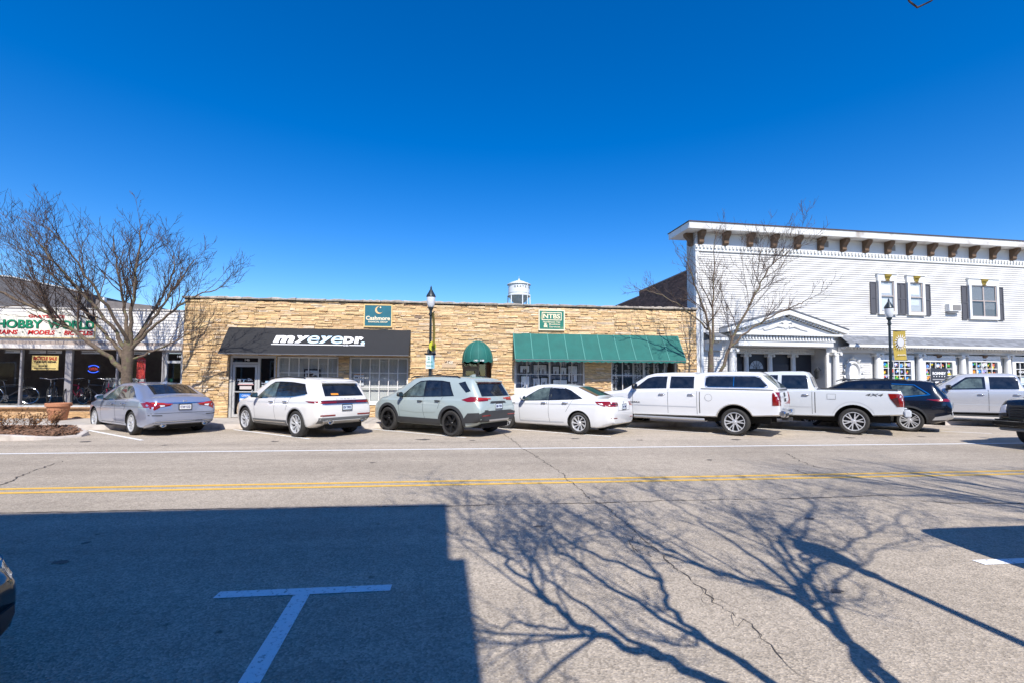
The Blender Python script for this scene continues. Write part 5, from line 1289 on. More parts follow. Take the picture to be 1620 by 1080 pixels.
# ================================================================== street lamps
LAMPG = mat('lamp_post_green', (0.030, 0.042, 0.048), 0.35, 0.3)
GLOBE = mat('frosted_globe', (0.62, 0.64, 0.66), 0.25)
def lamp(label, loc):
    t = thing('street_lamp', label, 'street lamp', loc, group='street lamps along the pavement')
    MB().lathe([(0.17, 0), (0.17, 0.12), (0.13, 0.16), (0.12, 0.5), (0.09, 0.6), (0.07, 0.66), (0.062, 0.72)], sides=16).build('base', LAMPG, t, smooth=30)
    mb = MB(); P = []
    for i, zz in enumerate((0.72, 3.66)):
        for k in range(24):
            a = 2 * pi * k / 24; rr_ = (0.052 if k % 2 else 0.044) * (1 - 0.2 * i); P.append((rr_ * cos(a), rr_ * sin(a), zz))
    mb.add(P, [(k, (k + 1) % 24, 24 + (k + 1) % 24, 24 + k) for k in range(24)]).build('pole', LAMPG, t)
    MB().lathe([(0.05, 3.66), (0.07, 3.68), (0.07, 3.74), (0.05, 3.76), (0.05, 3.84), (0.075, 3.88), (0.095, 3.92), (0.095, 3.96)], sides=16).build('fitter', LAMPG, t, smooth=30)
    MB().lathe([(0.09, 3.96), (0.125, 4.02), (0.14, 4.12), (0.15, 4.24), (0.15, 4.33)], sides=20).build('globe', GLOBE, t, smooth=60)
    MB().lathe([(0.155, 4.31), (0.168, 4.34), (0.145, 4.40), (0.085, 4.50), (0.06, 4.55), (0.045, 4.58), (0.03, 4.60), (0.035, 4.64), (0.0, 4.74)], sides=20).build('cap', LAMPG, t, smooth=30)
    return t
l1 = lamp('street lamp with parking sign in front of the stone building', (-0.97, 16.8, 0.15))
l2 = lamp('street lamp with gold banner in front of the clapboard building', (16.83, 16.75, 0.15))
l3 = lamp('street lamp beside the camera, seen only as a shadow on the road', (3.56, -0.05, 0.15))
BAN = mat('gold_banner', (0.40, 0.29, 0.05), 0.7, var=0.08)
def banner(label, loc, rz, emblem=True):
    t = thing('lamp_banner', label, 'banner', loc, rz)
    n = 10; P = []
    for i in range(n + 1):
        f = i / n; dy = 0.03 * sin(f * 3.0)
        for k in range(5): P.append((0.06 + 0.50 * k / 4 + 0.05 * f, dy + 0.015 * sin(k * 1.3 + f * 2), 1.12 * (1 - f)))
    MB().add(P, [(i * 5 + k, i * 5 + k + 1, i * 5 + k + 6, i * 5 + k + 5) for i in range(n) for k in range(4)]).build('cloth', BAN, t, smooth=60)
    MB().tube([(0, 0, 1.13), (0.62, 0, 1.13)], 0.012, 6).tube([(0, 0, -0.01), (0.62, 0, -0.01)], 0.012, 6).build('rod', BLACK, t)
    if emblem:
        PG = mat('emblem_grey', (0.55, 0.55, 0.60), 0.6)
        MB().lathe([(0, -0.008), (0.15, -0.008), (0.15, 0)], (0.33, -0.03, 0.68), 'y', 24, sx=0.9, sy=1.2).build('disc', PG, t)
        ray_me = MB().prism([(-0.018, 0.0), (0.018, 0.0), (0.0, 0.11)], 'y', -0.006, 0.0).mesh('ray', SW)
        for k in range(16):
            a = 2 * pi * k / 16
            o = link('ray', ray_me, t, (0.33 + 0.165 * cos(a), -0.03, 0.68 + 0.205 * sin(a))); o.rotation_euler.y = pi / 2 - a
        lettering('grayslake', 0.1, (0.37, -0.035, 0.20), SW, t, shear=0.2, fit=(0.36, 0.06))
    return t
banner('gold banner with pale sun emblem on the lamp by the clapboard building', (16.88, 16.72, 2.46), radians(-4))
banner('olive banner turned edge-on on the lamp by the stone building', (-0.95, 16.78, 2.75), radians(-76), emblem=False)
lm = thing('yellow_disc_marker', 'yellow-green round marker under the banner on the lamp', 'marker', (-0.89, 16.66, 2.58))
MB().lathe([(0, -0.02), (0.13, -0.02), (0.14, 0.0), (0.13, 0.02), (0, 0.02)], (0, 0, 0.16), 'y', 18, sx=0.9, sy=1.2).build('disc', mat('hi_vis_yellow', (0.50, 0.52, 0.03), 0.5), lm)
MB().lathe([(0, -0.025), (0.06, -0.025), (0.06, 0)], (0.02, -0.01, 0.08), 'y', 10).build('button', mat('olive', (0.25, 0.25, 0.05), 0.6), lm)
ps = thing('parking_sign', 'small pale parking time sign strapped to the lamp post', 'sign', (-0.96, 16.69, 1.97))
MB().box(-0.15, 0.15, 0, 0.006, 0, 0.46).build('plate', mat('sign_plate_pale', (0.62, 0.72, 0.74), 0.4), ps)
MB().box(0.03, 0.145, -0.003, 0, 0.01, 0.45).build('panel', mat('sign_plate_blue', (0.22, 0.42, 0.48), 0.4), ps)
SGN = mat('sign_text_green', (0.02, 0.22, 0.12), 0.5)
lettering('2', 0.14, (-0.05, -0.006, 0.36), SGN, ps, bold=0.002); lettering('HOUR', 0.07, (-0.02, -0.006, 0.23), SGN, ps, fit=(0.2, 0.06)); lettering('PARKING', 0.07, (-0.01, -0.006, 0.10), SGN, ps, fit=(0.22, 0.05))
MB().box(-0.2, 0.2, -0.01, 0.05, 0.47, 0.53).build('clamp', BLACK, ps)

# ================================================================== pot and shrubs
pot = thing('terracotta_planter', 'large terracotta planter pot on the pavement by the hobby shop', 'planter', (-13.42, 17.75, 0.15))
TC = mat('terracotta', (0.46, 0.20, 0.105), 0.8, var=0.15, vscale=5, bump=0.15)
MB().lathe([(0.0, 0.0), (0.22, 0.0), (0.235, 0.02), (0.30, 0.46), (0.345, 0.47), (0.35, 0.56), (0.335, 0.58), (0.29, 0.58), (0.275, 0.47), (0, 0.45)], sides=28).build('pot', TC, pot, smooth=35)
MB().lathe([(0, 0.49), (0.27, 0.475)], sides=20).build('soil', SOIL, pot)
TWIG = mat('dry_twig', (0.16, 0.085, 0.045), 0.9, var=0.3, vscale=10); DLEAF = mat('dry_leaf', (0.26, 0.13, 0.05), 0.85, island=0.55)
def shrub(label, x, y, h, w, seed):
    t = thing('dry_shrub', label, 'shrub', (x, y, soil_h(x, y) - 0.02), group='leafless shrubs on the planting island')
    r = random.Random(seed); mb = MB(); lf = MB()
    for k in range(19):
        a = r.uniform(0, 2 * pi); p = Vector((cos(a) * 0.06, sin(a) * 0.06, 0)); d = Vector((cos(a) * r.uniform(0.2, 1.0) * w, sin(a) * r.uniform(0.2, 1.0) * w, r.uniform(0.6, 1.0) * h)); pts_ = []
        for i in range(6):
            f = i / 5; pts_.append(p + d * f + Vector((r.gauss(0, 0.02), r.gauss(0, 0.02), r.gauss(0, 0.012))) * (f > 0))
        mb.tube(pts_, [0.007 * (1 - 0.65 * i / 5) for i in range(6)], 3, cap=False)
        for i in range(2, 6):
            for q in range(2):
                b = pts_[i]; e = b + Vector((r.uniform(-1, 1), r.uniform(-1, 1), r.uniform(0.1, 1))).normalized() * r.uniform(0.05, 0.15)
                mb.tube([b, (b + e) / 2 + Vector((0, 0, 0.01)), e], [0.004, 0.003, 0.0015], 3, cap=False)
                for u_ in range(2):
                    c = b.lerp(e, r.random()); n1 = Vector((r.uniform(-1, 1), r.uniform(-1, 1), r.uniform(-1, 1))).normalized(); s1 = n1.orthogonal().normalized() * r.uniform(0.014, 0.03); s2 = n1.cross(s1) * 0.6
                    lf.add([c, c + s1 + s2, c + s1 * 2, c + s1 - s2], [(0, 1, 2, 3)])
    mb.build('stems', TWIG, t); lf.build('dry_leaves', DLEAF, t, recalc=False)
shrub('broad brown leafless shrub on the planting island at the picture edge', -12.45, 14.15, 0.5, 0.42, 1)
shrub('tallest bushy brown shrub on the planting island, second from the picture edge', -11.95, 14.2, 0.54, 0.38, 2)
shrub('thin twiggy shrub in the middle of the mulch bed', -11.5, 14.3, 0.42, 0.32, 3)
shrub('small sparse shrub nearest the silver sedan on the mulch bed', -11.15, 14.55, 0.46, 0.2, 4)
shrub('brown shrub half cut off by the picture edge in the mulch bed', -13.05, 14.3, 0.5, 0.45, 5)

# ================================================================== leafless trees
BARK = mat('tree_bark', (0.13, 0.095, 0.068), 0.92, var=0.35, vscale=16, bump=0.9, bscale=26, dirt=(0.16, 0.17, 0.07), dscale=6)
BTWIG = mat('tree_twig', (0.078, 0.050, 0.035), 0.85, var=0.2, vscale=3)
def seen(p):
    v = Vector(p) - Vector((0, 0, 1.6)); d = v.dot(fwd)
    return d > 0.05 and abs(v.dot(rt)) / d * 750 < 850 and -560 < v.dot(up) / d * 750 < 600
def tree(label, trunk, limbs, seed, dens=1.0, twig_len=0.8, prune=False, group=None, twig=True, spread=1.0, up_=0.5, thin=1.0, rs=1.0, f0=0.16, zs=1.0, tmin=0.0025, dx=0.0):
    """trunk: [(x,y,z,r)...]; limbs: [(points, r0, r1)]; smaller branches grow by rule"""
    base = (trunk[0][0] + dx, *trunk[0][1:3])
    trunk = [(x + dx, y, z, q * rs) for x, y, z, q in trunk]; limbs = [([(x + dx, y, z if z < 2.5 else 2.5 + (z - 2.5) * zs) for x, y, z in p_], a_ * rs, b_ * rs) for p_, a_, b_ in limbs]
    t = thing('bare_tree', label, 'tree', base, group=group)
    r = random.Random(seed); B = Vector(base)
    tk = MB(); lm_ = MB(); br = MB(); tw = MB()
    def smooth_path(pts, n):
        pts = [Vector(p) for p in pts]; out = []
        m = len(pts) - 1
        for i in range(m):
            p0 = pts[max(0, i - 1)]; p1 = pts[i]; p2 = pts[i + 1]; p3 = pts[min(m, i + 2)]
            for k in range(n):
                u = k / n
                out.append(0.5 * ((2 * p1) + (p2 - p0) * u + (2 * p0 - 5 * p1 + 4 * p2 - p3) * u * u + (-p0 + 3 * p1 - 3 * p2 + p3) * u ** 3))
        out.append(pts[-1]); return out
    tp = smooth_path([q[:3] for q in trunk], 5); rads = []
    m = len(trunk) - 1
    for i in range(len(tp)):
        f = i / (len(tp) - 1) * m; k = min(m - 1, int(f)); rads.append((trunk[k][3] * (1 - (f - k)) + trunk[k + 1][3] * (f - k)) * r.uniform(0.96, 1.05))
    tk.tube([p - B for p in tp], rads, 14)
    tk.build('trunk', BARK, t, smooth=70)
    def grow(p, d, L, rad, lev):
        n = (6, 5, 4, 3)[lev]; pts = [p.copy()]; dirs = []
        d = d.normalized()
        for i in range(n):
            d = (d + Vector((r.gauss(0, 0.13), r.gauss(0, 0.13), r.gauss(0, 0.10) + up_ * 0.22)) * (1.0 if lev < 2 else 1.25)).normalized()
            p = p + d * L / n; pts.append(p); dirs.append(d.copy())
        if prune and any(seen(q) for q in pts): return
        rr_ = [max(tmin * (1 - 0.4 * i / n), rad * (1 - 0.72 * i / n)) for i in range(n + 1)]
        (br if lev < 2 else tw).tube([q - B for q in pts], rr_, (6, 5, 3, 3)[lev], cap=False)
        if lev >= 3: return
        cnt = int(L * (5.5, 7.0, 8.0)[lev] * dens * r.uniform(0.8, 1.2)) + (1 if lev < 2 else 0)
        for _ in range(cnt):
            f = 1 - r.random() ** 1.15 * 0.9; x = f * n; k = min(n - 1, int(x)); q = pts[k].lerp(pts[k + 1], x - k)
            dd = dirs[k]; side = dd.orthogonal(); side.rotate(Matrix.Rotation(r.uniform(0, 2 * pi), 3, dd))
            ang = r.uniform(0.45, 1.0) * spread
            nd = dd * cos(ang) + side.normalized() * sin(ang)
            grow(q, nd, L * r.uniform(0.30, 0.55) * (1 if lev < 2 else twig_len), rr_[k] * r.uniform(0.45, 0.65), lev + 1)
    for pts, r0, r1 in limbs:
        sp = smooth_path(pts, 6); n = len(sp)
        for i in range(1, n): sp[i] += Vector((r.gauss(0, 0.02), r.gauss(0, 0.03), r.gauss(0, 0.02)))
        rr_ = [r0 + (r1 - r0) * (i / (n - 1)) ** 0.8 for i in range(n)]
        L = sum((sp[i + 1] - sp[i]).length for i in range(n - 1))
        if prune and any(seen(q) for q in sp): sp = [q for q in sp if not seen(q)]; n = len(sp)
        lm_.tube([q - B for q in sp], rr_[:n], 9, cap=True)
        cnt = int(L * 4.6 * dens)
        for _ in range(cnt):
            f = r.uniform(f0, 1.0); x = f * (n - 1); k = min(n - 2, int(x)); q = sp[k].lerp(sp[k + 1], x - k)
            dd = (sp[k + 1] - sp[k]).normalized(); side = dd.orthogonal(); side.rotate(Matrix.Rotation(r.uniform(0, 2 * pi), 3, dd))
            ang = r.uniform(0.4, 0.95) * spread
            grow(q, dd * cos(ang) + side.normalized() * sin(ang), L * r.uniform(0.22, 0.42) * (1.15 - 0.5 * f) * thin, rr_[k] * r.uniform(0.35, 0.55), 1)
    o = lm_.build('limbs', BARK, t, smooth=70)
    br.build('branches', BTWIG, t, smooth=70, recalc=False)
    tw.build('twigs', BTWIG, t, recalc=False)
    return t
Yt = 16.7
tree('wide spreading leafless tree in front of the hobby shop', [(-10.62, Yt, 0.13, 0.26), (-10.63, Yt, 0.5, 0.20), (-10.66, Yt, 1.4, 0.185), (-10.66, Yt, 2.2, 0.20), (-10.64, Yt, 2.85, 0.15)], [
    ([(-10.7, Yt, 1.75), (-11.5, Yt - 0.15, 2.55), (-12.82, Yt - 0.4, 3.75), (-14.3, Yt - 0.7, 4.65), (-15.4, Yt - 0.8, 5.2)], 0.105, 0.02),
    ([(-10.7, Yt, 2.15), (-11.4, Yt + 0.2, 2.95), (-12.4, Yt + 0.45, 4.2), (-13.6, Yt + 0.7, 5.5), (-14.5, Yt + 0.9, 6.4)], 0.085, 0.016),
    ([(-10.66, Yt, 2.4), (-11.2, Yt - 0.25, 3.6), (-12.2, Yt - 0.6, 5.2), (-13.1, Yt - 0.9, 6.7)], 0.09, 0.016),
    ([(-10.66, Yt, 2.6), (-10.95, Yt + 0.2, 4.0), (-11.4, Yt + 0.5, 5.6), (-11.75, Yt + 0.7, 7.1)], 0.085, 0.016),
    ([(-10.62, Yt, 2.6), (-10.45, Yt - 0.2, 4.1), (-10.25, Yt - 0.4, 5.6), (-10.05, Yt - 0.5, 7.2)], 0.09, 0.016),
    ([(-10.58, Yt, 2.55), (-10.0, Yt + 0.1, 3.7), (-9.45, Yt + 0.2, 4.9), (-8.95, Yt + 0.3, 6.1)], 0.08, 0.016),
    ([(-10.58, Yt, 2.5), (-9.7, Yt - 0.2, 3.5), (-8.6, Yt - 0.4, 4.4), (-7.6, Yt - 0.5, 4.9)], 0.075, 0.014),
    ([(-10.6, Yt, 2.2), (-9.95, Yt + 0.05, 2.45), (-9.1, Yt + 0.1, 3.0), (-7.9, Yt + 0.1, 3.8)], 0.055, 0.012),
    ([(-10.6, Yt, 2.6), (-10.8, Yt - 0.8, 4.0), (-11.2, Yt - 1.5, 5.4), (-11.6, Yt - 2.0, 6.4)], 0.075, 0.014),
    ([(-10.6, Yt, 2.6), (-10.3, Yt + 0.7, 4.2), (-10.1, Yt + 1.2, 5.7), (-10.2, Yt + 1.4, 6.7)], 0.07, 0.014),
], 4, dens=0.8, spread=0.88, rs=0.82, f0=0.32, thin=1.18, zs=0.85, tmin=0.0052)
tree('slender two-stemmed leafless tree in front of the clapboard building', [(9.50, Yt, 0.13, 0.17), (9.50, Yt, 0.5, 0.135), (9.52, Yt, 1.4, 0.125), (9.56, Yt, 2.2, 0.115), (9.56, Yt, 2.7, 0.095)], [
    ([(9.56, Yt, 2.5), (9.45, Yt - 0.1, 3.6), (8.9, Yt - 0.3, 4.9), (8.35, Yt - 0.5, 6.1)], 0.075, 0.012),
    ([(9.58, Yt, 2.5), (9.72, Yt + 0.1, 4.0), (9.78, Yt + 0.1, 5.4), (9.85, Yt, 7.4)], 0.065, 0.01),
    ([(9.53, Yt, 1.2), (9.95, Yt - 0.2, 2.2), (10.4, Yt - 0.3, 3.4), (11.0, Yt - 0.4, 4.6), (11.7, Yt - 0.4, 5.8), (12.5, Yt - 0.5, 6.5)], 0.085, 0.012),
    ([(10.15, Yt - 0.25, 2.8), (11.2, Yt - 0.5, 3.7), (12.3, Yt - 0.8, 4.3), (13.0, Yt - 0.9, 4.6)], 0.05, 0.01),
    ([(9.47, Yt, 3.5), (8.6, Yt + 0.1, 4.3), (7.6, Yt + 0.2, 4.8), (6.8, Yt + 0.2, 5.0)], 0.04, 0.008),
], 9, dx=-0.2, dens=0.76, spread=0.88, thin=0.9, rs=0.9, f0=0.28, tmin=0.0054)
Yn = 0.5
tree('leafless tree beside the camera throwing branch shadows on the road', [(1.85, 0.35, 0.13, 0.24), (1.85, 0.38, 0.6, 0.19), (1.88, 0.42, 1.3, 0.17), (1.9, 0.45, 1.75, 0.15)], [
    ([(1.9, 0.45, 1.45), (2.36, Yn, 1.93), (2.5, Yn, 2.4), (2.63, Yn, 2.9), (2.85, Yn - 0.1, 3.3), (3.25, Yn - 0.2, 3.75), (3.6, Yn - 0.3, 4.6), (3.9, 0.1, 5.6)], 0.085, 0.02),
    ([(2.61, Yn, 2.85), (2.5, Yn, 3.2), (2.24, Yn, 3.6), (2.1, Yn, 4.3), (2.05, Yn, 5.2), (2.0, Yn, 6.2)], 0.055, 0.014),
    ([(1.88, 0.45, 1.5), (1.5, Yn, 2.0), (1.2, Yn, 2.35), (0.93, Yn, 2.64), (0.78, Yn, 3.06), (0.55, Yn, 3.95), (0.38, Yn, 4.75), (0.33, Yn, 5.9), (0.35, Yn, 6.8)], 0.075, 0.012),
    ([(0.95, Yn, 2.62), (0.74, Yn, 2.72), (0.41, Yn, 2.75), (0.1, Yn, 2.9)], 0.03, 0.008),
    ([(1.9, 0.45, 1.6), (1.7, Yn, 2.2), (1.6, Yn, 2.6), (1.65, Yn, 3.1), (1.8, Yn, 3.6), (1.75, Yn, 4.6), (1.5, Yn, 5.6)], 0.06, 0.012),
    ([(2.7, 0.45, 3.0), (2.9, 0.3, 4.6), (3.0, 0.2, 6.0), (3.05, 0.1, 7.0)], 0.04, 0.01),
    ([(2.65, 0.45, 2.9), (3.3, 0.35, 4.4), (3.7, 0.3, 5.8), (4.0, 0.2, 6.9)], 0.04, 0.01),
    ([(1.7, 0.45, 2.2), (1.25, 0.4, 3.6), (1.0, 0.35, 5.0), (0.85, 0.3, 6.4)], 0.045, 0.01),
    ([(2.4, 0.45, 3.3), (1.9, 0.3, 4.5), (1.6, 0.2, 5.6), (1.4, 0.1, 6.8)], 0.035, 0.01),
    ([(3.2, 0.4, 3.7), (4.2, 0.3, 5.0), (5.0, 0.2, 6.0), (5.8, 0.1, 6.8)], 0.035, 0.01),
    ([(1.3, 0.45, 2.3), (0.9, 0.4, 3.4), (0.75, 0.35, 4.6), (0.7, 0.3, 6.0)], 0.035, 0.01),
    ([(2.85, 0.4, 3.3), (3.8, 0.4, 4.0), (4.9, 0.4, 4.6), (5.9, 0.4, 5.3)], 0.036, 0.01),
    ([(2.62, 0.45, 2.86), (3.5, 0.42, 3.5), (4.6, 0.4, 4.1), (5.7, 0.4, 4.5)], 0.026, 0.008),
    ([(1.75, 0.45, 3.4), (1.3, 0.3, 4.4), (1.1, 0.2, 5.4), (0.9, 0.1, 6.4)], 0.045, 0.012),
    ([(2.3, 0.45, 2.0), (2.9, 0.3, 3.4), (3.5, 0.2, 4.6), (4.6, 0.1, 5.6), (5.0, 0.0, 6.3)], 0.05, 0.012),
], 14, dens=0.72, prune=True, spread=0.95, rs=0.66, thin=1.1, f0=0.3, tmin=0.0045)
tree('leafless tree past the picture edge shading the yellow centre line', [(8.6, 0.3, 0.13, 0.22), (8.55, 0.3, 1.0, 0.17), (8.5, 0.3, 2.2, 0.15)], [
    ([(8.5, 0.3, 2.0), (8.0, 0.4, 3.6), (7.6, 0.5, 5.2), (7.0, 0.5, 6.8), (6.5, 0.5, 7.6)], 0.08, 0.014),
    ([(8.5, 0.3, 2.1), (8.6, 0.4, 4.0), (8.4, 0.5, 5.8), (8.2, 0.5, 7.4)], 0.08, 0.014),
    ([(8.5, 0.3, 2.0), (9.2, 0.3, 3.8), (9.8, 0.3, 5.6), (10.4, 0.3, 7.2)], 0.08, 0.014),
    ([(8.5, 0.3, 2.1), (8.9, 0.1, 4.2), (9.2, 0.0, 6.0), (9.3, 0.0, 7.6)], 0.07, 0.014),
], 17, dens=1.0, prune=True, spread=0.85, rs=1.05)
# the overhanging twig that dips into the top edge of the picture
ot = MB().tube([(1.35, 0.95, 3.95), (1.75, 1.5, 3.62), (2.02, 1.88, 3.395), (2.05, 1.885, 3.35), (2.09, 1.885, 3.325), (2.12, 1.85, 3.33), (2.2, 1.80, 3.40), (2.4, 1.6, 3.75)], [0.012, 0.007, 0.0042, 0.004, 0.0045, 0.0038, 0.003, 0.002], 5)
tag(ot.build('overhanging_twig', BTWIG), 'dark thin twig dipping into the sky at the top edge', 'twig')
# ================================================================== vehicles
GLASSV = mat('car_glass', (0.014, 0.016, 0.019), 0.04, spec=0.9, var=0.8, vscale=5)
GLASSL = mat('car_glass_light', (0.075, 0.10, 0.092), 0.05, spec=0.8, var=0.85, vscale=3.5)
RUBBER = mat('tyre_rubber', (0.028, 0.027, 0.026), 0.85, var=0.2, vscale=9)
CLAD = mat('black_cladding', (0.035, 0.037, 0.04), 0.6, var=0.08)
WELL = mat('wheel_well', (0.008, 0.008, 0.008), 0.95)
CHROME = mat('bright_chrome', (0.70, 0.71, 0.72), 0.12, 1.0)
PIL = mat('gloss_black_pillar', (0.012, 0.012, 0.013), 0.12, spec=0.7); RIMS = mat('alloy_rim', (0.62, 0.63, 0.65), 0.3, 0.45); RIMD = mat('dark_rim', (0.02, 0.02, 0.022), 0.35, 0.5)
REDL = mat('tail_light_red', (0.20, 0.005, 0.004), 0.15, coat=1.0); REDB = mat('tail_light_bright', (0.48, 0.03, 0.01), 0.15, coat=1.0); CLEARL = mat('lamp_clear', (0.72, 0.72, 0.74), 0.15, coat=1.0)
SMOKE = mat('tail_light_smoke', (0.06, 0.012, 0.012), 0.1, coat=1.0)
PLATE = mat('number_plate', (0.62, 0.70, 0.78), 0.4, var=0.12, vscale=14); PLATEW = mat('number_plate_white', (0.75, 0.75, 0.74), 0.4, var=0.1, vscale=14)
PTXT = mat('plate_text', (0.05, 0.06, 0.15), 0.5)
SEAMD = mat('panel_gap', (0.03, 0.03, 0.032), 0.8)
def paint(name, col, metal=0.0, rough=0.32): return mat(name, col, rough, metal, coat=1.0)

def curve(pts, x):
    """piecewise-linear lookup"""
    if x <= pts[0][0]: return pts[0][1]
    for (a, b), (c, d) in zip(pts[:-1], pts[1:]):
        if x <= c: return b + (d - b) * (x - a) / (c - a) if c > a else d
    return pts[-1][1]
def scurve(pts, x, w):
    """lookup smoothed over a window"""
    n = 7; s = 0; t = 0
    for i in range(-n, n + 1):
        k = 1 - abs(i) / (n + 1); s += k * curve(pts, x + w * i / n); t += k
    return s / t

WHEEL_CACHE = {}
def wheel_meshes(R, W, style, rim_m):
    key = (R, W, style, rim_m.name)
    if key in WHEEL_CACHE: return WHEEL_CACHE[key]
    ri = R * 0.70
    ty = MB().lathe([(ri, -W / 2 + 0.01), (ri + 0.02, -W / 2), (R - 0.045, -W / 2 - 0.006), (R - 0.012, -W / 2 + 0.02), (R, -W / 2 + 0.05), (R, -0.012), (R - 0.008, -0.010), (R - 0.008, 0.010), (R, 0.012), (R, W / 2 - 0.05), (R - 0.012, W / 2 - 0.02), (R - 0.045, W / 2 + 0.006), (ri + 0.02, W / 2), (ri, W / 2 - 0.01)], (0, 0, 0), 'y', 36)
    tym = ty.mesh('tyre', RUBBER, smooth=35)
    rm = MB()
    rm.lathe([(ri + 0.004, -W / 2 + 0.012), (ri + 0.004, W / 2 - 0.004), (ri - 0.012, W / 2 - 0.002), (ri - 0.02, W / 2 - 0.03), (ri - 0.03, -W / 2 + 0.03)], (0, 0, 0), 'y', 36)
    yo = W / 2 - 0.03
    rm.lathe([(0.0, yo + 0.006), (0.035, yo + 0.006), (0.05, yo - 0.01), (0.075, yo - 0.015), (0.08, yo - 0.05)], (0, 0, 0), 'y', 18)
    def spoke(a0, a1, w0, w1, y0, y1, t=0.025):
        ra, rb = 0.06, ri - 0.012
        p = []
        for (rr_, a, w, y) in ((ra, a0, w0, y0), (rb, a1, w1, y1)):
            c, s_ = cos(a), sin(a); tx, tz = -s_, c
            p += [(rr_ * c - tx * w / 2, y - t, rr_ * s_ - tz * w / 2), (rr_ * c + tx * w / 2, y - t, rr_ * s_ + tz * w / 2), (rr_ * c + tx * w * 0.36, y, rr_ * s_ + tz * w * 0.36), (rr_ * c - tx * w * 0.36, y, rr_ * s_ - tz * w * 0.36)]
        rm.hexa(p)
    if style == 'multi':
        for k in range(10): spoke(2 * pi * k / 10, 2 * pi * k / 10 + 0.10, 0.03, 0.030, yo - 0.01, yo + 0.012)
        for k in range(5): spoke(2 * pi * k / 5 + 0.31, 2 * pi * k / 5 + 0.36, 0.022, 0.035, yo - 0.012, yo + 0.01)
    elif style == 'turbine':
        for k in range(9): spoke(2 * pi * k / 9, 2 * pi * k / 9 + 0.42, 0.022, 0.07, yo - 0.012, yo + 0.012)
    elif style == 'five':
        for k in range(5): spoke(2 * pi * k / 5, 2 * pi * k / 5, 0.055, 0.085, yo - 0.008, yo + 0.008)
    elif style == 'truck':
        for k in range(6):
            a = 2 * pi * k / 6
            spoke(a, a + 0.20, 0.04, 0.035, yo - 0.005, yo + 0.012); spoke(a, a - 0.20, 0.04, 0.035, yo - 0.006, yo + 0.011)
    rimm = rm.mesh('rim', rim_m, smooth=30)
    bd = MB().lathe([(0.0, 0.0), (ri - 0.02, 0.0)], (0, W / 2 - 0.10, 0), 'y', 24).lathe([(0.05, 0.012), (ri * 0.75, 0.012)], (0, W / 2 - 0.105, 0), 'y', 24)  # full dark disc paints the shade behind the spokes; smaller disc is the brake
    bdm = bd.mesh('brake_shade_disc', mat('brake_shadow', (0.03, 0.03, 0.03), 0.6, 0.5))
    WHEEL_CACHE[key] = (tym, rimm, bdm)
    return WHEEL_CACHE[key]

